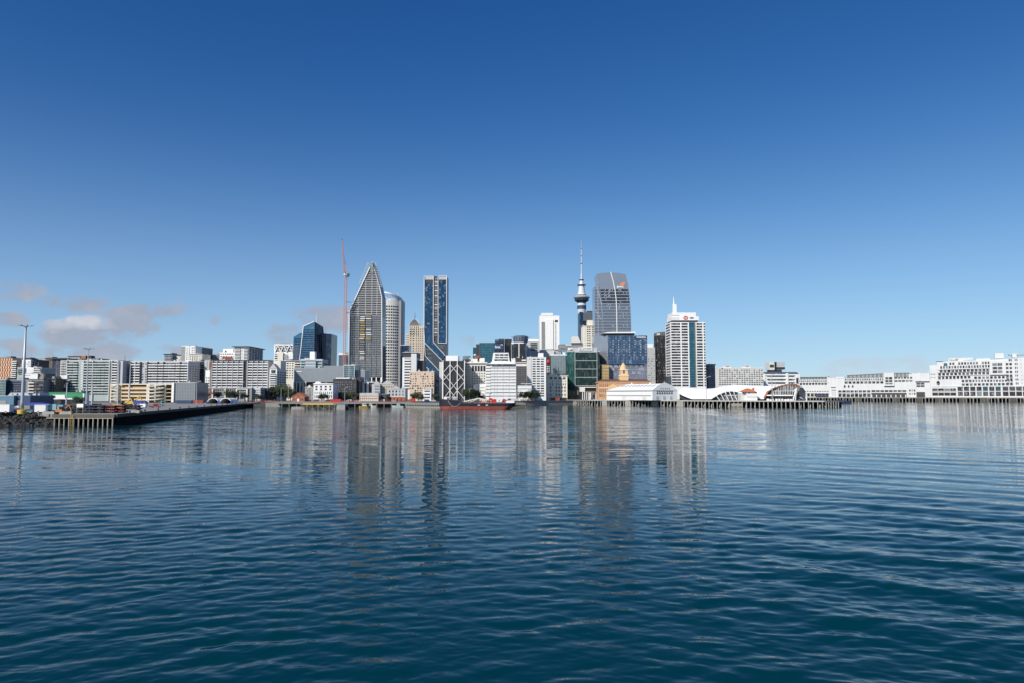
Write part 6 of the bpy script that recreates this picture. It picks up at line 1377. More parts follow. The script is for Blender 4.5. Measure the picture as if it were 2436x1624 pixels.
def wharf_buildings():
    # white gabled shed
    b = Bd('wharf_shed', 'long white gabled shed with roof lights and a pedimented end on the wharf', 'building', '9', 225, 795, 1188, 727, 667, D=29, zb=5.2)
    W, H, D = b.W, b.H, b.D; rz = H + 6.2; hip = 14
    b.part('wall', MB().box(0, W, 0, D, 0, H), WHITE)
    rf = b.part('roof', MB().add([(-.4, -.5, H), (W + .3, -.5, H), (W + .3, D + .5, H), (-.4, D + .5, H), (hip, D / 2, rz), (W - 1, D / 2, rz)], [(0, 1, 5, 4), (1, 2, 5), (2, 3, 4, 5), (3, 0, 4)]), WHITE)
    for i in range(9):
        x = 12 + i * (W - 18) / 9; t0, t1 = .55, .8
        y0, z0, y1, z1 = D / 2 * t0, H + (rz - H) * t0, D / 2 * t1, H + (rz - H) * t1
        b.part('roof_light', MB().add([(x, y0, z0 + .12), (x + 1.6, y0, z0 + .12), (x + 3.0, y1, z1 + .12), (x + 1.4, y1, z1 + .12)], [(0, 1, 2, 3)]), GM, rf)
    b.part('gutter_line', MB().box(-.2, W, -.7, -.1, H - .5, H - .1), LGREY); b.part('door_rail', MB().box(1, W - 2, -.35, -.02, H * .44, H * .5), LGREY); b.part('door_rail', MB().box(1, W - 2, -.25, -.02, H * .52, H * .54), LGREY)
    for x in (W * .36, W * .8): b.part('sliding_door', MB().box(x, x + 5, -.2, -.02, 0, H * .42), OFFW)
    b.part('end_gable', MB().add([(W + .35, -.5, H * .98), (W + .35, D + .5, H * .98), (W + .35, D * .78, rz - 1.6), (W + .35, D * .5, rz + 1), (W + .35, D * .22, rz - 1.6), (W - .4, -.5, H * .98), (W - .4, D + .5, H * .98), (W - .4, D * .78, rz - 1.6), (W - .4, D * .5, rz + 1), (W - .4, D * .22, rz - 1.6)], [(0, 1, 2, 3, 4), (9, 8, 7, 6, 5), (0, 4, 9, 5), (4, 3, 8, 9), (3, 2, 7, 8), (2, 1, 6, 7)]), WHITE)
    b.cnt = {}
    for r_, z, n in ((0, H * .62, 7), (1, H * .86, 8)):
        for i in range(n): b.put('end_window', 1.5, 1.5, D * .2 + i * D * .68 / n, z, W + (.0 if r_ == 0 else 0.02), CHAR, 'r', .2)
    for i in range(5): b.put('end_window', 1.2, 1.3, D * .34 + i * 2.4, H * 1.1, W + .36, MGREY, 'r', .1)
    for i in range(3): b.put('end_door', 3.0, 3.6, D * .2 + i * 8, 0, W, LGREY, 'r', .15)
    for x in (.3, .7): b.part('roof_vent', MB().box(W * x, W * x + 1.2, D / 2 - .6, D / 2 + .6, rz - .3, rz + 1.2), WHITE, rf)
    b.done()
    # wavy white hall
    k = '10'
    tops = [(-392, 642), (-300, 632), (-200, 640), (-100, 652), (0, 654), (100, 655), (200, 648), (300, 625), (420, 598), (560, 585), (700, 583), (820, 588), (950, 598), (1080, 604), (1200, 604), (1300, 596), (1450, 578), (1560, 564), (1680, 558), (1780, 566), (1838, 632)]
    opens = [(-392, 730), (-300, 778), (-200, 818), (-120, 846), (0, 846), (240, 846), (300, 805), (380, 755), (480, 715), (580, 698), (700, 710), (800, 748), (870, 790), (930, 846), (1225, 846), (1245, 790), (1280, 705), (1350, 655), (1450, 610), (1560, 582), (1680, 566), (1780, 576), (1838, 640)]
    Ya, Yb = 690.0, 612.0; u0 = zz(k, -392, 0)[0]; u1 = zz(k, 1840, 0)[0]
    A = at(u0, 940, Ya); B = at(u1, 940, Yb); root = empty('event_hall', (A.x, A.y, 5.2), 'white wavy tube shaped event hall with an open brown rimmed end on the wharf', 'building', rz=math.atan2(B.y - A.y, B.x - A.x))
    dv = Vector((B.x - A.x, B.y - A.y)); L = dv.length; dv.normalize(); nn = Vector((dv.y, -dv.x)); Wd = 20.0
    def Lp(x, y):
        u, v = zz(k, x, y); a = (u - 1218) / F
        t = (a * A.y - A.x) / (dv.x - a * dv.y); Yd = A.y + dv.y * t
        return t, at(u, v, Yd).z - 5.2
    fn = lambda lst, x: lerp([(b_, a_) for a_, b_ in lst], x)
    ns, nf = 330, 22; vs = []; rim = []; rings = []
    for i in range(ns + 1):
        x = -392 + 2230 * i / ns; s, zt = Lp(x, fn(tops, x)); _, zo = Lp(x, fn(opens, x)); zt = max(zt, 1.0) * 1.02; zo = max(0, min(zo, zt - .05))
        f0 = math.asin(min(.999, zo / zt)); row = []
        for j in range(nf + 1):
            ph = f0 + (math.pi - f0) * j / nf; rib = .5 * abs(math.sin(s / 2.7 * math.pi)) - .3
            row.append((s, Wd / 2 * (1 - math.cos(ph)) * 1.0, (zt + rib) * math.sin(ph)))
        vs += row; rings.append((s, zt)); rim.append((x, row[0]))
    fs = [(i * (nf + 1) + j, (i + 1) * (nf + 1) + j, (i + 1) * (nf + 1) + j + 1, i * (nf + 1) + j + 1) for i in range(ns) for j in range(nf)]
    MB().add(vs, fs).build('skin', pm('white_membrane', (.82, .82, .82), .45, var=.03), root, smooth=True)
    m = MB()
    for x0, x1 in ((240, 930),):
        q = [p for x, p in rim if x0 <= x <= x1]
        for a_, b_ in zip(q, q[1:]): m.bar(Vector(a_) + Vector((0, -.1, 0)), Vector(b_) + Vector((0, -.1, 0)), .45)
    m.build('arch_rim', LGREY, root)
    gq = [(p[0], max(.02, p[2] - .4)) for x, p in rim if x <= -118]; MB().prism([(gq[0][0], 0)] + gq + [(gq[-1][0], 0)], 4.2, 4.4).build('side_glazing', GM, root)
    m = MB(); q = [p for x, p in rim if x >= 1225]
    for a_, b_ in zip(q, q[1:]): m.bar(Vector(a_) + Vector((0, -.4, 0)), Vector(b_) + Vector((0, -.4, 0)), 1.5, .9)
    rimo = m.build('end_rim', pm('timber_rim', (.26, .10, .05), .6, var=.15), root)
    gp = [(p[0], max(.02, p[2] - .4)) for x, p in rim if 240 <= x <= 930]
    MB().prism([(gp[0][0], 0)] + gp + [(gp[-1][0], 0)], 4.2, 4.4).build('side_glazing', GM, root)
    m = MB()
    for i in range(7):
        xx = 330 + 80 * i; s0, z0 = Lp(xx, fn(opens, xx)); m.bar((s0, .8, max(.3, z0)), (s0 + 3.6, .2, 0), .5)
    m.build('raking_strut', WHITE, root); s0, z0 = Lp(380, 770); s1, _ = Lp(800, 770); MB().box(s0, s1, 3.6, 4.1, z0 - .4, z0).build('white_beam', WHITE, root)
    gp = [(p[0], max(.02, p[2] - .6)) for x, p in rim if x >= 1240]
    MB().prism([(gp[0][0], 0)] + gp + [(gp[-1][0], 0)], 5.0, 5.2).build('end_glazing', GD, root)
    s0, zb = Lp(1262, 765); s1, _ = Lp(1780, 765); MB().box(s0, s1 - 1, .2, 5, zb - .9, zb).build('floor_beam', WHITE, root)
    m = MB(); _, zr = Lp(1500, 690); m.box(Lp(1400, 700)[0], s1, .3, .5, zr - .25, zr)
    for i in range(16): s, z = Lp(1290 + 32 * i, 700); m.box(s, s + .22, 4.7, 4.95, 0, max(1.2, Lp(1290 + 32 * i, fn(opens, 1290 + 32 * i))[1] - .8))
    m.build('white_mullion', WHITE, root)
    m = MB(); p, q2 = Lp(1832, 645), Lp(1762, 835); m.bar((p[0], -.2, p[1]), (q2[0], -.2, 0), .9); p3 = Lp(1770, 700); m.bar((p3[0], .0, p3[1]), (p[0], -.1, p[1]), .6); m.bar((Lp(1838, 640)[0], 0, Lp(1838, 640)[1]), (Lp(1800, 760)[0], 0, 0), .5); m.build('end_truss', WHITE, root)
    rr = random.Random(6)
    for i in range(9): s = Lp(1275 + 55 * i, 830)[0]; MB().box(s, s + rr.uniform(1, 2.4), -.6, .6, 0, rr.uniform(.9, 1.8)).build('white_counter', WHITE, root)
    # little house
    b = Bd('wharf_house', 'small white cottage with an orange tiled roof and chimney in front of the wavy hall', 'house', '10', 905, 1108, 712, 628, D=12, zb=5.2)
    b.body(WHITE); W, H = b.W, b.H; x0, x1 = b.px(818), b.px(1105)
    rf = b.part('roof', MB().add([(x0, -1.2, H - .1), (x1, -1.2, H - .1), (x1, 11, H - .1), (x0, 11, H - .1), (b.px(930), 4.5, b.pz(645)), (b.px(1000), 4.5, b.pz(645))], [(0, 1, 5, 4), (1, 2, 5), (2, 3, 4, 5), (3, 0, 4), (3, 2, 1, 0)]), TILE)
    b.box('chimney', TILE, 1045, 1082, 636, 690, 3, 4.2, rf); b.box('low_wing', OFFW, 815, 905, 730, None, 1.5, 10); b.win(935, 980, 718, 742, 1, 1, GD, .6, 1); b.win(1060, 1095, 716, 735, 1, 1, GM, .5, 1); b.win(915, 1100, 790, 820, 1, 10, LGREY, .4, .9); b.part('flagpole', MB().tube((b.px(936), 3, H), (b.px(936), 3, b.pz(575)), .1), STEEL); b.done()
    # right hand wharf
    def prow(name, label, k, x0, x1, yt, D=26): return Bd(name, label, 'building', k, x0, x1, yt, pw(k, x0), pw(k, x1), D=D, zb=6.5)
    b = prow(AP, 'nearest-to-town white wharf apartments with glazed top floor beside the wavy hall', '11', 60, 735, 485)
    b.body(RW); b.box('top_floor', GS, 185, 690, 432, 485, 1.5, 22); b.box('roof_slab', SAGE, 175, 712, 424, 436, .2, 24); b.part('curved_end', MB().prism([b.P(690, 485), b.P(690, 432), b.P(720, 436), b.P(760, 455), b.P(790, 485)], 0, 20), RW)
    b.mull(185, 690, 436, 484, 1, 9, RW, .4, .3, d=1.5); b.win(165, 690, 492, 532, 1, 14, None, .6, .8, mats=[GD, GM, GS, GM]); b.box('floor_line', RW, 100, 720, 534, 541, -.8, 0); b.win(175, 690, 545, 582, 1, 9, GD, .72, .9); b.win(120, 720, 692, 712, 1, 13, CHAR, .6, .8); b.win(100, 720, 735, 800, 1, 9, GD, .8, .95, name='ground_bay'); b.box('awning', NAVY, 470, 690, 745, 760, -3, -.2); b.box('awning', NAVYG, 470, 700, 772, 785, -3, -.2); b.done()
    b = prow(AP, 'plain white round cornered link tower between two blocks of wharf apartments', '11', 730, 880, 452)
    b.body(RW); b.roof(RW, plant=False); b.box('window_band', GM, 760, 850, 622, 636, -.3, 0); b.box('window_band', GM, 770, 850, 672, 684, -.3, 0); b.win(770, 850, 700, 795, 1, 3, LGREY, .5, .9); b.box('balcony_wing', RW, 850, 1010, 430, 545, 6, 22); b.win(862, 1005, 438, 540, 3, 6, GD, .5, .5, d=6); b.done()
    b = prow(AP, 'long white wharf apartments with a glass top storey and three oval portholes', '11', 880, 2345, 450)
    b.body(RW); P = b.P
    b.part('top_storey', MB().prism([P(1052, 452), P(1060, 400), P(1752, 358), P(2200, 348), P(2280, 368), P(2290, 448)], 1.5, 22), GS); b.part('roof_slab', MB().prism([P(1050, 402), P(1060, 393), P(1760, 352), P(2200, 342), P(2330, 382), P(2300, 392), P(2200, 354), P(1760, 366)], .2, 24), SAGE)
    m = MB()
    for i in range(16): p = P(1130 + 75 * i, 448); m.box(p[0] - .3, p[0] + .3, 1.2, 1.5, p[1], P(1130 + 75 * i, 398 - .045 * 75 * i)[1])
    b.part('white_post', m, RW); b.win(1020, 1750, 458, 494, 1, 18, None, .62, .9, mats=[GD, GM, GS, GD]); b.win(1010, 1750, 514, 556, 1, 10, GD, .74, .95); b.win(1945, 2290, 434, 472, 1, 6, None, .7, .9, mats=[GD, GM, GS, GM]); b.win(1945, 2290, 490, 528, 1, 5, GD, .75, .9); b.box('floor_line', LGREY, 1010, 2290, 500, 504, -.6, 0)
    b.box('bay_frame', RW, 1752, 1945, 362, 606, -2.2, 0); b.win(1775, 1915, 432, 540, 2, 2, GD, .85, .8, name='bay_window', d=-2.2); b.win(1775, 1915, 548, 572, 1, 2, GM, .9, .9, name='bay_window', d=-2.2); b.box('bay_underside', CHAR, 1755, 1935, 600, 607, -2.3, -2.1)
    for x in (1016, 1090, 1165): c = P(x, 610); b.part('porthole', MB().prism([(c[0] + 1.3 * math.cos(2 * math.pi * i / 12), c[1] + 2.2 * math.sin(2 * math.pi * i / 12)) for i in range(12)], -.2, .02), GD)
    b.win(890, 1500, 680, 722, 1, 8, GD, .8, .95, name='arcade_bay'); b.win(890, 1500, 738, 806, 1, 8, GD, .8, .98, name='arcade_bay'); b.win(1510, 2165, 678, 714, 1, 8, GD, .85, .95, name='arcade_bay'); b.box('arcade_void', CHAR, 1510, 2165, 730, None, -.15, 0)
    for i in range(9): x = 885 + 77 * i; b.box('arcade_column', RW, x - 7, x + 7, 668, None, -1, 0)
    for i in range(8): x = 1515 + 90 * i; b.box('tapered_column', RW, x - 9, x + 9, 765, None, -1, -.2)
    for x in (1200, 1240, 1270, 1830, 1870, 1915): b.part('mast', MB().tube((b.px(x), 8, b.H + 4), (b.px(x), 8, b.pz(318 if x < 1500 else 250)), .22, .08), RW)
    b.done()
    b = prow(AP, 'white link block with open stair galleries left of the hotel', '12', 268, 600, 520)
    b.body(RW); P = b.P; b.part('curved_top', MB().prism([P(200, 530), P(268, 520), P(330, 540), P(330, 700), P(200, 700)], 1, 20), RW); b.box('stair_wall', RW, 385, 430, 510, 660, -1, 3); b.box('canopy', MGREY, 330, 590, 664, 676, -2, 0); b.win(345, 500, 694, 782, 2, 2, CHAR, .92, .75, name='gallery'); b.win(590, 712, 520, 560, 1, 4, GM, .4, .6, d=.0); b.win(590, 712, 585, 620, 1, 4, GD, .3, .6); b.box('ramp_shade', CHAR, 340, 500, 870, None, -.2, 0); b.win(200, 330, 810, 935, 2, 3, GD, .6, .6); m = MB()  # the ramp's shade is a charcoal sheet on the wall
    for x in (512, 540, 570, 600, 160, 185, 265): m.box(b.px(x) - .3, b.px(x) + .3, -1.2, -.5, 0, b.pz(790))
    b.part('white_post', m, RW); b.done()
    b = prow('hotel', 'large white harbour hotel with stacked rows of windows and a sign on the roof', '12', 600, 2480, 355, D=30)
    b.body(RW, x1=1720); b.part('upper_body', MB().prism([P_ for P_ in [b.P(730, 640), b.P(728, 312), b.P(870, 312), b.P(940, 300), b.P(1500, 282), b.P(2100, 250), b.P(2480, 215), b.P(2480, 640)]], -.2, 28), RW); b.body(RW, name='right_wing', x0=1720)
    sb = b.part('sign_board', MB().prism([b.P(942, 298), b.P(942, 240), b.P(1180, 232), b.P(1400, 226), b.P(1400, 262), b.P(1180, 292)], 1, 4), RW); b.text('Hilton', 962, 1082, 258, 290, MGREY, .95, parent=sb, bold=.01); c = b.P(1098, 272)
    b.part('sign_mark', MB().lathe([(.05, -.1), (1.7, -.1), (1.7, .1), (.05, .1)], 14), MGREY, sb); o = [x for x in b.root.children_recursive if x.name.startswith('sign_mark')][-1]; o.location = (c[0], .8, c[1] + .4); o.rotation_euler = (math.pi / 2, 0, 0)
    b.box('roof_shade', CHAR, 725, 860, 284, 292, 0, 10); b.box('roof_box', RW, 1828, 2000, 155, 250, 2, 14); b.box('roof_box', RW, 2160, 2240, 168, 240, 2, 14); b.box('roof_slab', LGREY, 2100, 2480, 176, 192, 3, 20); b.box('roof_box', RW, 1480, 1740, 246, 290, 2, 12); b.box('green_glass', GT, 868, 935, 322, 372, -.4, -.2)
    b.CAP = 100
    sl = lambda y, x: y - (x - 730) * .028
    def row(x0, x1, y, h, n, mats, nm='window', fw=.66, slope=1.0):
        rr = random.Random(int(y)); cw = (x1 - x0) / n
        for i in range(n):
            xx = x0 + (i + .5) * cw; yy = y - (xx - 730) * .028 * slope
            p = b.P(xx, yy); q = b.P(xx, yy + h); w = (b.P(xx + cw * fw / 2, yy)[0] - b.P(xx - cw * fw / 2, yy)[0])
            b.put(nm, w, p[1] - q[1], p[0], q[1], -.2 if y < 640 else 0, rr.choice(mats))
    row(950, 1720, 330, 44, 14, [GM, GS, GD, PALE]); row(780, 1720, 392, 48, 18, [GM, GS, GD, GM]); row(770, 1710, 462, 46, 13, [GD, GM, GM], fw=.76); row(740, 1710, 520, 46, 13, [GD, GM, GS], fw=.68); row(740, 1360, 582, 52, 9, [GD, GD, GM], fw=.66); row(1410, 2150, 570 + 24, 44, 10, [GD, GM, GS], fw=.68, slope=.6); row(1180, 1380, 650, 46, 3, [GD, GM], fw=.7, slope=.5); row(1380, 2150, 650, 44, 14, [GM, GD, GS], fw=.62, slope=.5); row(1180, 2150, 718, 46, 13, [GD, GM], fw=.7, slope=.5)
    for y in (455, 512, 575): p, q = b.P(740, y), b.P(1715, y - 27); b.part('floor_line', MB().bar((p[0], -.7, p[1]), (q[0], -.7, q[1]), .7, .5), LGREY)
    fr = b.part('bay_frame', MB().box(b.px(1722), b.px(2025), -2.6, -.2, b.pz(552), b.pz(300)), RW); b.win(1768, 1962, 330, 530, 3, 2, GD, .88, .72, name='bay_window', d=-2.6)
    for i, y in enumerate((262, 335, 405, 478, 545, 618, 690)): b.win(2020 if i else 2080, 2150, y, y + 52, 1, 2, GD, .7, .8, name='corner_window', d=-.2); b.win(2190, 2255, y, y + 48, 1, 2, GM, .6, .8, name='corner_window', d=-.2); b.win(2295, 2330, y, y + 40, 1, 1, LGREY, .6, .8, name='corner_window', d=-.2)
    c = b.P(752, 705); b.part('porthole', MB().prism([(c[0] + 2.2 * math.cos(2 * math.pi * i / 14), c[1] + 3.4 * math.sin(2 * math.pi * i / 14)) for i in range(14)], -.25, .02), GD)
    b.win(630, 1080, 800, 850, 1, 4, GD, .93, .95, name='arcade_bay'); b.win(630, 1080, 880, 940, 1, 4, GBLK, .93, .95, name='arcade_bay'); b.win(1100, 1920, 775, 850, 1, 7, None, .84, .98, name='arcade_bay', mats=[GD, GM, GT, GD]); b.win(1100, 1920, 868, 945, 1, 7, GD, .84, .98, name='arcade_bay'); b.win(1940, 2440, 775, 850, 1, 4, GM, .85, .95, name='arcade_bay'); b.win(1940, 2440, 868, 945, 1, 4, GBLK, .85, .98, name='arcade_bay')
    for i in range(8): x = 1098 + 118 * i; b.box('arcade_column', RW, x - 9, x + 9, 760, None, -1.2, -.1)
    for i in range(5): x = 1930 + 128 * i; b.box('arcade_column', RW, x - 6, x + 6, 765, None, -1, -.1)
    b.box('arcade_beam', RW, 620, 2480, 752, 770, -.6, 0); b.box('arcade_beam', LGREY, 620, 2480, 852, 866, -.6, 0)
    for x in (2208, 2262): b.part('mast', MB().tube((b.px(x), 8, b.H), (b.px(x), 8, b.pz(50)), .3, .08), RW)
    b.done()
wharf_buildings()
# ------------------------------------------------------------------ ship, small craft, poles, vehicles, trees, fences
def ship():
    Y = 535; xl = at(*zz('6', 160, 1300), Y).x; xr = at(*zz('6', 1482, 1300), Y).x; L = xr - xl
    root = empty('moored_ship', (xl, Y + 5, 0), 'long low black and red hulled ship moored in front of the stepped white building', 'ship')
    Z = lambda y: at(*zz('6', 800, y), Y).z
    X = lambda x: at(*zz('6', x, 1300), Y).x - xl
    zr = Z(1318); sheer = [(0, Z(1190)), (X(300), Z(1205)), (X(500), Z(1216)), (X(512), Z(1222)), (X(570), Z(1266)), (X(1300), Z(1270)), (X(1482), Z(1262))]
    st = [0, .6, 1.6, 3, 5, 8, 12] + [X(512), X(570)] + [20, 26, 32, 38, 44, 48, 51, 53.5, 55, L]
    st = sorted(s for s in st if s <= L)
    def sh(x): return lerp([(b_, a_) for a_, b_ in sheer], x)
    def hw(x): f = x / L; return 5.2 * min(1, (f / .14) ** .55 if f < .14 else 1) * (1 if f < .86 else max(.25, 1 - ((f - .86) / .14) ** 2 * .7)) + .15
    def strip(z0f, z1f, in0, in1, shift0, shift1, n, mat):
        vs = []
        for x in st:
            w0, w1 = hw(x) * in0, hw(x) * in1; e0 = shift0 * max(0, (x - L * .8) / (L * .2)); e1 = shift1 * max(0, (x - L * .8) / (L * .2)); b0 = shift0 * .3 * max(0, 1 - x / 4); b1 = shift1 * .3 * max(0, 1 - x / 4)
            vs += [(x - e0 + b0, -w0, z0f(x)), (x - e1 + b1, -w1, z1f(x)), (x - e1 + b1, w1, z1f(x)), (x - e0 + b0, w0, z0f(x))]
        fs = []
        for i in range(len(st) - 1):
            o = 4 * i; fs += [(o, o + 4, o + 5, o + 1), (o + 1, o + 5, o + 6, o + 2), (o + 2, o + 6, o + 7, o + 3)]
        fs += [(0, 1, 2, 3), tuple(4 * (len(st) - 1) + k for k in (3, 2, 1, 0))]
        return MB().add(vs, fs).build(n, mat, root)
    strip(lambda x: -1.2, lambda x: zr, .84, .97, 7, 1.2, 'lower_hull', pm('red_antifouling', (.30, .075, .055), .6, var=.3, scale=.5, streak=.3))
    strip(lambda x: zr + .01, lambda x: sh(x), .97, 1.0, 1.2, 0, 'upper_hull', pm('black_hull_paint', (.018, .02, .03), .4, var=.3, scale=.4, streak=.2))
    strip(lambda x: sh(x) - .3, lambda x: sh(x) + .12, 1.01, 1.01, 0, 0, 'rubbing_rail', CHAR)
    def bx(n, mat, x0, x1, y0, y1, y, d=6, par=None): return MB().box(X(x0), X(x1), y, y + d, Z(y1), Z(y0)).build(n, mat, par or root)
    bx('wheelhouse', WHITE, 248, 340, 1158, 1205, -2.5); bx('winch', BROWN, 300, 330, 1172, 1196, -3, 1); bx('deck_house', WHITE, 400, 470, 1160, 1210, -1.5, 4)
    m = MB()
    for i in range(7): m.bar((X(395 + 12 * i), -2, Z(1215)), (X(400 + 14 * i), -1.5, Z(1162)), .25)
    m.build('deck_gear', STEEL, root)
    bx('red_container', RED, 1062, 1145, 1198, 1258, -3); bx('red_container', RED, 1020, 1075, 1180, 1240, 0, 3); bx('red_winch', RED, 1250, 1305, 1195, 1250, -2, 3)
    c = bx('white_container', WHITE, 1148, 1240, 1190, 1246, -3.5); MB().box(X(1184), X(1204), -3.62, -3.5, Z(1232), Z(1205)).build('container_mark', MGREY, c)
    bx('stern_house', LGREY, 1330, 1515, 1186, 1225, -1.5); bx('white_locker', WHITE, 1308, 1450, 1226, 1262, -3, 3); bx('stern_window', GD, 1340, 1390, 1192, 1215, -1.6, .1)
    m = MB().bar((X(590), -2, Z(1240)), (X(850), -2, Z(1182)), .7).bar((X(850), -2, Z(1182)), (X(1055), -2, Z(1228)), .6).bar((X(700), -2, Z(1250)), (X(850), -2, Z(1186)), .35).bar((X(760), -1, Z(1255)), (X(850), -1, Z(1186)), .35)
    m.build('folded_boom', PALE, root); m = MB(); rr = random.Random(31)
    for i in range(16): x = rr.uniform(600, 1040); m.box(X(x), X(x) + rr.uniform(.8, 2.4), -3 + rr.uniform(0, 4), 2, Z(1266), Z(rr.uniform(1225, 1258)))
    m.build('deck_cargo', TIMBER, root); m = MB()
    for i in range(6): x = 840 + 30 * i; m.bar((X(x), -2.6, Z(1262)), (X(x + 40), -2.6, Z(1205)), .35)
    m.build('red_frame', RED, root); bx('white_tank', WHITE, 900, 975, 1225, 1255, -2.5, 2.5)
    m = MB(); pr = None
    for i in range(13): f = i / 12; x, y = 530 - 370 * f * .55, 1262 + 90 * (1 - (2 * f - 1) ** 2) * .9 - 40 * f; q = Vector((X(x), -5.6, Z(y))); pr and m.bar(pr, q, .14); pr = q
    m.build('mooring_rope', PALE, root); MB().tube((X(470), 0, Z(1215)), (X(470), 0, Z(1130)), .2, .08).build('mast', STEEL, root)
    for x in (850, 985): MB().prism([(X(x) + 1.0 * math.cos(2 * math.pi * i / 10), Z(1298) + .25 * math.sin(2 * math.pi * i / 10)) for i in range(10)], -5.32, -5.1).build('hull_mark', WHITE, root)
ship()

def boat(name, label, x, y, L, col, cab, ang=0.0, cat='boat', h=1.3):
    r = empty(name, (x, y, 0), label, cat, rz=ang)
    n = 8; vs = []
    for i in range(n + 1):
        f = i / n; w = L * .16 * min(1, (1 - f) * 3.2) + .05; s = h + .5 * f * f
        vs += [(L * (f - .5), -w * .75, -.5), (L * (f - .5) + .25 * f, -w, s), (L * (f - .5) + .25 * f, w, s), (L * (f - .5), w * .75, -.5)]
    fs = []
    for i in range(n): o = 4 * i; fs += [(o, o + 4, o + 5, o + 1), (o + 1, o + 5, o + 6, o + 2), (o + 2, o + 6, o + 7, o + 3)]
    fs += [(0, 1, 2, 3)]
    MB().add(vs, fs).build('hull', col, r)
    c = MB().hexa([(-L * .2, -L * .09, h), (L * .12, -L * .09, h), (L * .12, L * .09, h), (-L * .2, L * .09, h)], [(-L * .18, -L * .08, h + 2), (L * .08, -L * .08, h + 2), (L * .08, L * .08, h + 2), (-L * .18, L * .08, h + 2)]).build('cabin', cab, r)
    MB().box(-L * .15, L * .06, -L * .093, -L * .08, h + 1.0, h + 1.6).build('cabin_window', GD, c); MB().tube((-L * .05, 0, h + 2), (-L * .05, 0, h + 4.6), .1, .05).build('mast', STEEL, r)
    return r
def small_craft():
    p = at(*zz('5', 630, 1310), 585); boat('workboat', 'small yellow and white workboat tied near the brick hall', p.x, 585, 9, YELLOW, WHITE, .4)
    p = at(*zz('5', 735, 1310), 590); boat('workboat', 'little white launch moored right of the yellow workboat', p.x, 590, 7, WHITE, OFFW, .1)
    p = at(*zz('5', 1190, 1310), 590); boat('workboat', 'grey green workboat moored in front of the gabled stone terminal', p.x, 590, 10, SAGE, MGREY, 2.9)
    p = at(*zz('11', 960, 950), 860); r = boat('workboat', 'dark navy workboat floating in the gap left of the porthole apartments', p.x, 860, 20, NAVY, CHAR, 3.0, h=2.0)
    MB().box(2, 7, -1.5, 1.5, 2.0, 4.4).build('deck_house', CHAR, r); MB().box(-8, -3, -2, 2, 2.1, 3.2).build('deck_gear', BLACK, r)
small_craft()

def light_pole():
    Y = 250; p = at(52, 978, Y)
    r = empty('light_pole', (p.x, Y, 3.65), 'tallest grey light pole with a yellow drum base above the dark rocks', 'light pole')
    top = at(60, 778, Y).z - 3.65
    MB().lathe([(1.35, 0), (1.35, 1.25), (1.0, 1.4)], 18).build('base_drum', YELLOW, r)
    MB().lathe([(.62, 1.3), (.55, 4), (.42, 14), (.30, top)], 14).build('mast', STEEL, r, smooth=True)
    def head(par, top, s):
        h = MB().lathe([(.45 * s, top - .1), (.6 * s, top), (.6 * s, top + .2)], 12).build('lamp_head', STEEL, par)
        for i in range(6):
            a = math.pi * i / 3 + .3; d = Vector((math.cos(a), math.sin(a), 0)); q = d * 1.5 * s + Vector((0, 0, top + .35)); m = MB().bar(d * .4 * s + Vector((0, 0, top)), q, .12 * s)
            m.bar(q - d * .1, q + d * .75 * s + Vector((0, 0, .1)), .5 * s, .16 * s); m.build('floodlight', MGREY, h)
    head(r, top, 1.0)
    for k, x0, y0, y1, Y, lab in (('1', 1072, 1155, 470, 400, 'second tall light pole standing before the sage green apartments'), ('1', 1462, 1150, 608, 430, 'plain light pole at the left end of the open car park decks'), ('1', 1606, 1120, 640, 445, 'light pole between the two long apartment blocks'), ('1', 824, 1130, 890, 420, 'short thin pole crossing the green shed'), ('1', 1143, 1130, 905, 430, 'slim pole at the left edge of the car park')):
        p = at(*zz(k, x0, y0), Y); top = at(*zz(k, x0, y1), Y).z - 3.65
        r = empty('light_pole', (p.x, Y, 3.65), lab, 'light pole', 'light poles on the left wharf'); MB().lathe([(.42, 0), (.36, top * .4), (.2, top)], 10).build('mast', STEEL, r)
        if y1 == 470: head(r, top, 1.3)
        else: MB().box(-.9, .9, -.25, .25, top, top + .25).build('lamp_head', MGREY, r)
light_pole()

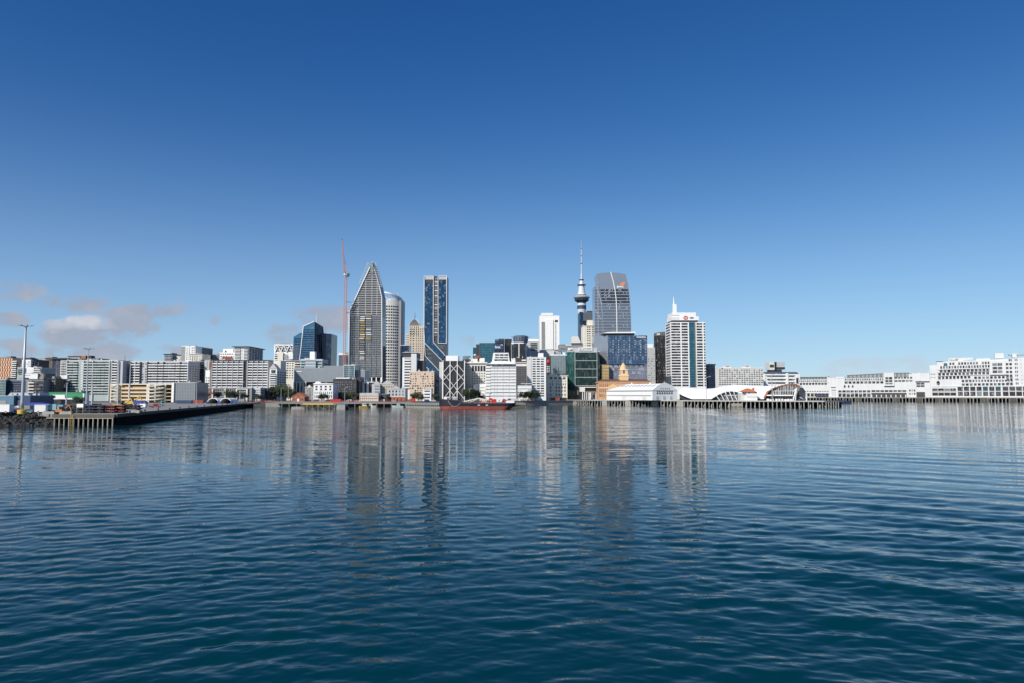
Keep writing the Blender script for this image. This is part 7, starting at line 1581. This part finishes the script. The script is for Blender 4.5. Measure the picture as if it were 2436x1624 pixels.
def lamps():
    pr = empty('street_lamp', (0, 0, 0), 'x', 'street lamp', 'street lamps along the quay')
    MB().lathe([(.2, 0), (.14, 9)], 8).build('post', STEEL, pr); MB().bar((0, 0, 9), (1.6, 0, 9.4), .12).bar((1.4, 0, 9.35), (2.3, 0, 9.45), .3, .16).build('lamp_head', LGREY, pr)
    S = [('3', 200, 1305, 690, 'tall lamp post before the dark narrow building'), ('3', 382, 1300, 650, 'lamp post left of the dark trees by the red pump house'), ('3', 478, 1300, 648, 'curved lamp post right beside the red brick pump house'), ('3', 905, 1300, 655, 'lamp post standing in front of the white four storey warehouse'), ('3', 1232, 1300, 600, 'lone mast like lamp in front of the charcoal hotel'),
         ('6', 692, 1190, 690, 'lamp post before the dark trees under the cream stone tower'), ('6', 748, 1190, 700, 'second lamp post in the dark trees under the cream stone tower'), ('6', 960, 1190, 715, 'lamp post at the left corner of the stepped white building'), ('6', 565, 1190, 690, 'lamp post in front of the cross braced tower'), ('6', 1490, 1190, 720, 'lamp post at the low white wing'), ('8', 30, 1290, 745, 'lamp post left of the white gridded tower'),
         ('10', 162, 840, 640, 'slim lamp post on the wharf at the left of the wavy hall'), ('10', 530, 840, 635, 'slim lamp post before the arch of the wavy hall'), ('10', 1390, 840, 625, 'slim lamp post before the open end of the wavy hall'), ('2', 1870, 1230, 560, 'lamp post right of the arched tents'), ('2', 1155, 1220, 520, 'lamp post left of the arched tents')]
    for i, (k, x, y, Y, lab) in enumerate(S):
        o = pr if i == 0 else copy_tree(pr); p = at(*zz(k, x, y), Y); o.location = (p.x, Y, {'2': 3.65, '10': 5.2}.get(k, 4.0)); o['label'] = lab
        s = {'10': 2.2, '2': 1.7}.get(k, 1.3); s = 2.4 if x == 1390 else s; o.scale = (s * .8, s * .8, s)
lamps()

def trees():
    TR = pm('bark', (.09, .07, .05), .9, var=.3, scale=2)
    LE = pm('pohutukawa_leaves', (.035, .055, .028), .8, var=.45, scale=.8); LE2 = pm('olive_leaves', (.055, .075, .032), .8, var=.4, scale=.9)
    def crown(seed, R_, H):
        rr = random.Random(seed); m = MB(); cl = [(rr.uniform(-.75, .75) * R_, rr.uniform(-.75, .75) * R_, H * rr.uniform(.42, .86), rr.uniform(.3, .5) * R_) for _ in range(13)]
        for i in range(1500):
            x, y, z, r = rr.choice(cl); d = Vector((rr.gauss(0, 1), rr.gauss(0, 1), rr.gauss(0, .75))).normalized() * r * rr.uniform(.55, 1.08); c = Vector((x, y, z)) + d
            a = Vector((rr.gauss(0, 1), rr.gauss(0, 1), rr.gauss(0, 1))).normalized(); b = a.orthogonal().normalized() * rr.uniform(.14, .3); a = a * rr.uniform(.2, .42)
            m.add([c - a, c + b, c + a, c - b], [(0, 1, 2, 3)])
        return m
    def proto(seed, R_, H, leaf):
        r = empty('street_tree', (0, 0, 0), 'x', 'tree', 'trees along the quay'); t = MB().tube((0, 0, 0), (.1, 0, H * .45), .3, .2)
        rr = random.Random(seed)
        for i in range(6): a = i * 1.1; t.tube((.1, 0, H * rr.uniform(.28, .45)), (R_ * .5 * math.cos(a), R_ * .5 * math.sin(a), H * rr.uniform(.6, .8)), .13, .05, 6)
        t.build('trunk', TR, r); crown(seed, R_, H).build('crown', leaf, r); return r
    ps = [proto(1, 4.2, 8, LE), proto(2, 3.6, 9, LE2), proto(3, 4.8, 7.5, LE)]; used = set()
    S = [('3', 350, 1300, 668, 1.7, 'dark tall tree in shade left of the red pump house'), ('3', 400, 1300, 664, 1.9, 'biggest dark tree in shade left of the red pump house'), ('3', 450, 1300, 666, 1.6, 'broad dark tree between the lamp posts by the red pump house'), ('3', 510, 1300, 660, 1.3, 'dark tree touching the red pump house'), ('3', 250, 1300, 690, 1.1, 'dark tree under the pointed apartment house'), ('3', 85, 1300, 672, .8, 'small tree before the white ribbon building'),
         ('3', 925, 1308, 652, .9, 'bushy tree in front of the white four storey warehouse, left one'), ('3', 965, 1308, 652, .8, 'bushy tree in front of the white four storey warehouse, right one'), ('2', 1190, 1230, 640, 1.1, 'tree at the left end of the low grey terrace'), ('2', 1270, 1230, 640, 1.0, 'tree left of the arched tents'), ('2', 1500, 1230, 640, 1.1, 'tree behind the middle of the arched tents'), ('2', 1720, 1230, 640, 1.25, 'tree behind the right arched tent'), ('2', 1790, 1230, 640, 1.15, 'tree just right of the arched tents'), ('2', 1950, 1230, 640, .9, 'tree below the white portal frame'), ('2', 2190, 1230, 645, .9, 'tree below the small white ribbon building'),
         ('5', 1470, 1210, 655, .9, 'round tree below the peach concrete office, left one'), ('5', 1530, 1210, 655, 1.05, 'round tree below the peach concrete office, right one'), ('5', 1590, 1210, 660, .7, 'low tree beside the little pedimented building'), ('5', 1830, 1210, 680, .9, 'tree left of the cross braced tower'),
         ('6', 640, 1195, 695, 1.5, 'dark tree at the right foot of the cross braced tower'), ('6', 690, 1195, 692, 1.45, 'dark tree under the cream stone tower, left one'), ('6', 745, 1195, 690, 1.35, 'dark tree under the cream stone tower, middle one'), ('6', 800, 1195, 694, 1.2, 'dark tree under the cream stone tower, right one'), ('6', 890, 1195, 700, .8, 'small tree before the little white house block'), ('6', 1600, 1200, 712, 1.15, 'tree before the low white wing'), ('6', 1690, 1200, 720, 1.1, 'tree left under the white gridded tower'), ('6', 1740, 1200, 720, 1.35, 'tallest tree under the white gridded tower'), ('6', 1795, 1200, 722, 1.2, 'tree right under the white gridded tower'), ('8', 870, 1270, 770, .9, 'tree before the dark green glass block'), ('13', 690, 295, 455, .7, 'tree by the dark arch of the green shed'), ('5', 300, 1230, 672, 1.0, 'tree in front of the charcoal hotel'), ('5', 430, 1230, 672, 1.1, 'tree at the right end of the charcoal hotel')]
    for i, (k, x, y, Y, s, lab) in enumerate(S):
        j = i % 3; o = ps[j] if j not in used else copy_tree(ps[j]); used.add(j)
        p = at(*zz(k, x, y), Y); o.location = (p.x, Y, 3.6 if k == '13' else 4); o.scale = (s, s, s); o.rotation_euler[2] = i * 1.7; o['label'] = lab
trees()

def fences():
    S = [('2', 1950, 2330, 645, 645, 'red street railing below the low grey terrace'), ('3', 60, 330, 646, 644, 'red street railing left of the red pump house'), ('3', 700, 1060, 648, 648, 'red street railing in front of the white four storey warehouse'), ('3', 1180, 1430, 646, 640, 'red street railing in front of the charcoal hotel'), ('5', 860, 1320, 640, 650, 'red street railing in front of the gabled stone terminal'), ('6', 1560, 1840, 706, 718, 'red street railing under the white gridded tower')]
    for k, x0, x1, Y0, Y1, lab in S:
        a = at(*zz(k, x0, 1250), Y0); c = at(*zz(k, x1, 1250), Y1); d = Vector((c.x - a.x, Y1 - Y0, 0)); L = d.length
        r = empty('red_railing', (a.x, Y0, 4), lab, 'railing', 'red railings along the street', math.atan2(d.y, d.x))
        MB().box(0, L, -.12, .12, 1.2, 1.45).box(0, L, -.1, .1, .2, .45).build('rail', RUST, r); m = MB(); n = int(L / .8)
        for i in range(n): m.box(i * L / n, i * L / n + .16, -.06, .06, .3, 1.3)
        m.build('baluster', RUST, r)
        for i in range(0, int(L), 8): MB().box(i, i + .55, -.3, .3, 0, 2.2).build('post', RUST, r)
    for k, x0, x1, y0, y1, Y, lab, mat in (('5', 1400, 1478, 1190, 1240, 636, 'red shipping container under the peach concrete office', RED), ('3', 1050, 1180, 1280, 1308, 628, 'low red kiosk by the yellow topped jetty', RED), ('2', 830, 1075, 1185, 1252, 540, 'dark blue shipping container in front of the grey glass wing', NAVY), ('2', 1085, 1270, 1195, 1250, 560, 'dull red shipping container left of the arched tents', RUST), ('8', 560, 655, 1245, 1290, 765, 'rust red kiosk under the cream warehouse', RUST), ('5', 40, 130, 1200, 1245, 630, 'red market stall left of the brick hall', RED)):
        p, q = at(*zz(k, x0, y1), Y), at(*zz(k, x1, y0), Y); zb = 3.65 if k == '2' else 4.0
        nm = 'shipping_container' if 'container' in lab else 'kiosk'
        r = empty(nm, (p.x, Y, zb), lab, 'container' if 'container' in lab else 'kiosk'); w, h = q.x - p.x, max(2.4, q.z - zb)
        MB().box(0, w, 0, 2.6, .12, h).build('body', mat, r); m = MB()
        for i in range(int(w / .5)): m.box(.2 + i * .5, .4 + i * .5, -.05, 0, .25, h - .15)
        m.build('corrugation', mat, r); MB().box(-.05, w + .05, -.08, 2.68, h, h + .12).build('roof', mat, r); MB().box(w * .7, w * .95, -.09, -.05, .3, h - .4).build('door', mat, r)
fences()

def vehicles():
    TY = pm('tyre_rubber', (.02, .02, .02), .9); paint = {}
    def P(n, c): paint[n] = pm('car_paint_' + n, c, .25, var=.02, coat=.5); return paint[n]
    cols = {'white': (.75, .76, .77), 'silver': (.45, .47, .49), 'black': (.02, .02, .022), 'grey': (.14, .15, .16), 'blue': (.03, .07, .25), 'red': (.40, .03, .03), 'teal': (.08, .22, .24)}
    for n, c in cols.items(): P(n, c)
    def wheel(par, x, y, r=.33):
        w = MB().tube((x, y - .11, r), (x, y + .11, r), r, r, 12).build('wheel', TY, par); MB().tube((x, y - .125 if y < 0 else y + .115, r), (x, y - .115 if y < 0 else y + .125, r), r * .6, r * .6, 10).build('rim', STEEL, w)
    def car(col, kind):
        r = empty('parked_car', (0, 0, 0), 'x', 'car', 'vehicles parked on the left wharf')
        if kind == 'van': prof = [(-2.4, .35), (2.45, .35), (2.45, .95), (2.0, 1.15), (1.5, 2.0), (-2.3, 2.05), (-2.45, 1.9)]; win = [(1.35, 1.9), (1.85, 1.15), (.5, 1.15), (.5, 1.9)]
        elif kind == 'ute': prof = [(-2.5, .45), (2.5, .45), (2.5, 1.0), (1.3, 1.1), (.7, 1.7), (-.6, 1.72), (-.75, 1.05), (-2.5, 1.05)]; win = [(-.5, 1.62), (.6, 1.62), (1.1, 1.12), (-.6, 1.12)]
        else: prof = [(-2.1, .35), (2.1, .32), (2.15, .75), (1.1, .92), (.45, 1.42), (-1.2, 1.45), (-1.9, .98), (-2.15, .9)]; win = [(-1.1, 1.38), (.4, 1.36), (.95, .94), (-1.65, .96)]
        MB().prism(prof, -.86, .86).build('body', paint[col], r); MB().prism(win, -.875, .875).build('side_glass', GD, r)
        f = prof[3:5]; MB().add([(f[0][0] + .01, -.75, f[0][1] + .05), (f[0][0] + .01, .75, f[0][1] + .05), (f[1][0] + .03, .68, f[1][1] - .05), (f[1][0] + .03, -.68, f[1][1] - .05)], [(0, 1, 2, 3)]).build('windscreen', GD, r)
        for s in (-1, 1):
            for x in (-1.35, 1.4): wheel(r, x, s * .8)
            MB().box(prof[1][0] - .02, prof[1][0] + .05, s * .65 - .15, s * .65 + .15, .6, .75).build('headlight', WHITE, r)
        return r
    protos = {}
    ordn = ['first', 'second', 'third', 'fourth', 'fifth', 'sixth', 'seventh', 'eighth', 'ninth', 'tenth', 'eleventh', 'twelfth']
    rr = random.Random(17); rows = [(300, 12, 0, 0), (330, 12, 0, 0), (372, 12, 0, 0), (261, 8, 75, -60), (274, 11, 105, -40), (290, 12, 120, -30), (310, 11, 130, -40), (335, 10, 150, -30), (365, 9, 200, -20)]
    names = {300: 'near right hand row', 330: 'middle right hand row', 372: 'far right hand row', 261: 'front row', 274: 'second row', 290: 'third row', 310: 'fourth row', 335: 'fifth row', 365: 'back row'}
    for Y, n, umax, umin in rows:
        for i in range(n):
            u = umin + (umax - umin) * (i + rr.uniform(.2, .8)) / n * (1.0 if Y < 300 else 1.9)
            if umax == 0: u = {300: 140, 330: 150, 372: 160}[Y] + (i + rr.uniform(.2, .8)) * {300: 12, 330: 13, 372: 14}[Y]
            if u < -70: continue
            if Y < 280 and 84 < u < 128: continue
            if Y < 262 and 38 < u < 62: continue
            col = rr.choice(['black', 'black', 'grey', 'black', 'red', 'blue', 'silver']) if umax == 0 else rr.choice(['white', 'white', 'silver', 'black', 'grey', 'blue', 'white', 'red', 'black', 'teal']); kind = rr.choice(['car', 'car', 'van', 'ute', 'car'])
            key = (col, kind); o = copy_tree(protos[key]) if key in protos else car(col, kind); protos.setdefault(key, o)
            p = at(u, 975, Y); o.location = (p.x, Y + rr.uniform(-2, 2), 3.655); o.rotation_euler[2] = rr.choice((0, math.pi)) + rr.uniform(-.3, .3)
            kd = {'car': 'car', 'van': 'van', 'ute': 'pickup'}[kind]; o['category'] = kd; o.name = 'parked_' + kd
            o['label'] = '%s %s, %s from the left in the %s of wharf vehicles' % (col, kd, ordn[i], names[Y])
    qs = [('3', 150, 660), ('3', 240, 661), ('3', 640, 648), ('3', 760, 652), ('3', 850, 653), ('3', 1010, 655), ('3', 1120, 662), ('3', 1290, 665), ('3', 1350, 666), ('5', 500, 652), ('5', 920, 655), ('5', 1120, 655), ('5', 1400, 668), ('5', 1680, 670), ('5', 1790, 672), ('6', 1010, 715), ('6', 1180, 716), ('6', 1340, 717), ('6', 1580, 724), ('6', 1880, 745), ('8', 350, 760), ('8', 720, 768), ('8', 930, 772), ('8', 1240, 770)]
    pl = ['under the pointed apartment house', 'before the trees left of the pump house', 'beside the red pump house', 'before the grey three storey house', 'at the left of the white four storey warehouse', 'at the right of the white four storey warehouse', 'at the left corner of the charcoal hotel', 'before the middle of the charcoal hotel', 'at the right of the charcoal hotel', 'left of the low brick hall', 'before the low dark shop front', 'before the gabled stone terminal', 'at the left foot of the peach concrete office', 'before the little pedimented building', 'left of the cross braced tower', 'at the left foot of the stepped white building', 'before the middle of the stepped white building', 'at the right foot of the stepped white building', 'before the low white wing', 'under the white gridded tower', 'left of the cream warehouse', 'at the right foot of the cream warehouse', 'below the dark green glass block', 'before the low pavilion']
    for (k, x, Y), where in zip(qs, pl):
        col = rr.choice(['white', 'silver', 'black', 'red', 'white', 'blue', 'grey']); kind = rr.choice(['car', 'van', 'car']); key = (col, kind); o = copy_tree(protos[key]) if key in protos else car(col, kind); protos.setdefault(key, o)
        u, _ = zz(k, x, 0); p = at(u, 955, Y); o.location = (p.x, Y, 4.005); o.rotation_euler[2] = rr.choice((0, math.pi)) + rr.uniform(-.1, .1); o['group'] = 'vehicles on the waterfront street'; o['category'] = kind; o.name = 'parked_' + kind; o['label'] = '%s %s on the street %s' % (col, kind, where)
    def trailer(name, label, u, Y, L, H, W, mat, cat, z0=.5, rz=0.0, wheels=True, extra=None):
        p = at(u, 975, Y); r = empty(name, (p.x, Y, 3.655), label, cat, rz=rz); MB().box(-L / 2, L / 2, -W / 2, W / 2, z0, z0 + H).build('body', mat, r); MB().box(-L / 2 - .6, L / 2, -.4, .4, z0 - .2, z0 - .02).build('chassis', BLACK, r)
        MB().box(-L / 2 + .15, L / 2 - .15, -W / 2 - .03, W / 2 + .03, z0 + H - .18, z0 + H - .08).build('top_rail', STEEL, r)
        if wheels:
            for s in (-1, 1):
                for x in (-L * .2, L * .28): wheel(r, x, s * (W / 2 - .1), .42)
        if extra: extra(r)
        return r
    trailer('box_trailer', 'large white box trailer at the far left edge of the wharf', 8, 257, 5.6, 2.6, 2.3, WHITE, 'trailer'); trailer('box_trailer', 'white box trailer just right of the tall light pole', 101, 257, 4.2, 2.5, 2.2, WHITE, 'trailer', rz=.1); trailer('box_trailer', 'grey box trailer behind the yellow drum base', 64, 266, 3.4, 2.0, 2.1, TIMBER, 'trailer')
    r = empty('tarp_load', (at(92, 965, 300).x, 300, 3.655), 'bright blue tarpaulin covered load behind the white trailer', 'covered load'); MB().prism([(-4.5, 0), (-4.4, 2.6), (-2, 3.3), (2.2, 3.2), (4.2, 2.7), (4.6, 0)], -1.4, 1.4).build('tarpaulin', BLUE, r); MB().box(-4.6, 4.7, -1.5, 1.5, 0, .4).build('pallet', TIMBER, r)
    def truck(name, label, u, Y, mat, L, load, rz=0.0):
        p = at(u, 975, Y); r = empty(name, (p.x, Y, 3.655), label, 'truck', rz=rz); c = MB().prism([(L / 2 - 2, .6), (L / 2, .6), (L / 2, 1.6), (L / 2 - .25, 2.9), (L / 2 - 2, 2.95)], -1.15, 1.15).build('cab', mat, r); MB().prism([(L / 2 - 1.6, 1.7), (L / 2 - .3, 1.7), (L / 2 - .45, 2.6), (L / 2 - 1.6, 2.6)], -1.17, 1.17).build('cab_window', GD, c)
        MB().box(-L / 2, L / 2 - 2.1, -1.2, 1.2, .9, 1.15).build('flatbed', BLACK, r)
        if load: MB().box(-L / 2 + .2, L / 2 - 2.4, -1.15, 1.15, 1.16, 1.16 + load[1]).build('load', load[0], r)
        for s in (-1, 1):
            for x in (-L * .3, -L * .18, L * .36): wheel(r, x, s * 1.0, .5)
        MB().box(L / 2 - .02, L / 2 + .08, -1.1, 1.1, .5, .85).build('bumper', STEEL, r)
    truck('flatbed_truck', 'pale teal truck parked right of the white box trailer', 134, 258, TEALP, 6, (TEALP, 2.0)); truck('flatbed_truck', 'small mint green truck alone on the open wharf', 378, 430, pm('mint_paint', (.25, .50, .45), .5), 6, None, .6); truck('flatbed_truck', 'dark flatbed truck behind the stacked trailers', 160, 300, CHAR, 9, (BROWN, 1.0))
    truck('flatbed_truck', 'blue tanker truck behind the yellow digger', 332, 420, BLUE, 8, (BLUE, 1.8))
    def stack(u, Y, n, mat, lab, L=11):
        p = at(u, 975, Y)
        for k in range(n):
            r = empty('flat_trailer', (p.x, Y, 3.655 + .95 * k), lab % ('bottom', 'second', 'third', 'top')[k if k < n - 1 else 3], 'trailer', 'stacked flat trailers'); MB().box(-L / 2, L / 2, -1.2, 1.2, .55, .8).build('bed', mat, r)
            m = MB()
            for i in range(7): x = -L / 2 + .3 + i * (L - .6) / 6; m.box(x, x + .12, -1.25, 1.25, .35, .55)
            m.build('crossbar', mat, r)
            for x in (-L * .42, -L * .3, L * .38): MB().box(x - .35, x + .35, -1.1, 1.1, 0, .5).build('bogie', TY, r)
    stack(213, 262, 3, CHAR, '%s trailer of the black stack behind the white board'); stack(246, 263, 3, pm('faded_red', (.30, .08, .08), .7), '%s trailer of the faded red stack at the wharf edge', 9); stack(272, 264, 3, pm('wine_red', (.18, .03, .04), .7), '%s trailer of the wine red stack', 8); stack(306, 266, 3, BLACK, '%s trailer of the black stack at the right end', 9); stack(182, 268, 3, BLACK, '%s trailer of the black stack behind the teal truck', 9)
    p = at(190, 975, 247); r = empty('notice_board', (p.x, 247, 3.655), 'blank white board on two posts at the wharf edge', 'sign'); MB().box(-1.1, 1.1, -.06, .06, 2.2, 3.4).build('board', WHITE, r)
    for s in (-1, 1): MB().box(s * 1.0 - .07, s * 1.0 + .07, -.05, .05, 0, 2.2).build('post', TIMBER, r)
    def digger(u, Y, mat, lab, s=1.0):
        p = at(u, 975, Y); r = empty('excavator', (p.x, Y, 3.655), lab, 'excavator'); MB().box(-1.6, 1.6, -1.2, -.6, 0, .8).box(-1.6, 1.6, .6, 1.2, 0, .8).build('track', TY, r); MB().box(-1.5, 1.4, -1.1, 1.1, .85, 1.9).build('body', mat, r); MB().box(.2, 1.4, -1.1, 0, 1.9, 3.0).build('cab', GD, r); MB().bar((1.2, .3, 1.6), (3.4, .3, 3.8), .4).bar((3.4, .3, 3.8), (4.6, .3, 1.4), .3).build('boom', mat, r); MB().box(4.2, 5.0, -.2, .8, .6, 1.5).build('bucket', CHAR, r); r.scale = (s, s, s)
    digger(143, 248, pm('rusty_orange', (.50, .17, .04), .7), 'orange tracked machine at the wharf edge by the teal truck', .8); digger(283, 300, YELLOW, 'yellow excavator with folded boom in the middle of the wharf', 1.3); digger(309, 425, YELLOW, 'yellow excavator standing before the car park decks', 1.5)
    for u, Y, lab in ((117, 246, 'low concrete block at the left end of the timber wharf'), (158, 246, 'low concrete block left of the white board'), (320, 262, 'tan concrete block at the right end of the stacked trailers')):
        p = at(u, 975, Y); r = empty('concrete_block', (p.x, Y, 3.655), lab, 'block'); MB().hexa([(-2, -.6, 0), (2, -.6, 0), (2, .6, 0), (-2, .6, 0)], [(-1.9, -.5, .9), (1.9, -.5, .9), (1.9, .5, .9), (-1.9, .5, .9)]).build('block', CONC, r); MB().bar((-1, 0, .85), (-1, 0, 1.1), .1).bar((1, 0, .85), (1, 0, 1.1), .1).build('lifting_eye', STEEL, r)
    for i in range(16):
        f = (i + .5) / 16; x, y = -129.4 + (-203.4 + 129.4) * f, 246 + (566 - 246) * f
        if i == 0: bo = empty('bollard', (x, y, 3.66), 'black iron bollard in the row along the wharf edge', 'bollard', 'bollards along the wharf edge'); MB().lathe([(.3, 0), (.22, .3), (.22, .6), (.38, .7), (.38, .85), (.1, .95)], 12).build('post', BLACK, bo)
        else: c = copy_tree(bo); c.location = (x, y, 3.66)
vehicles()
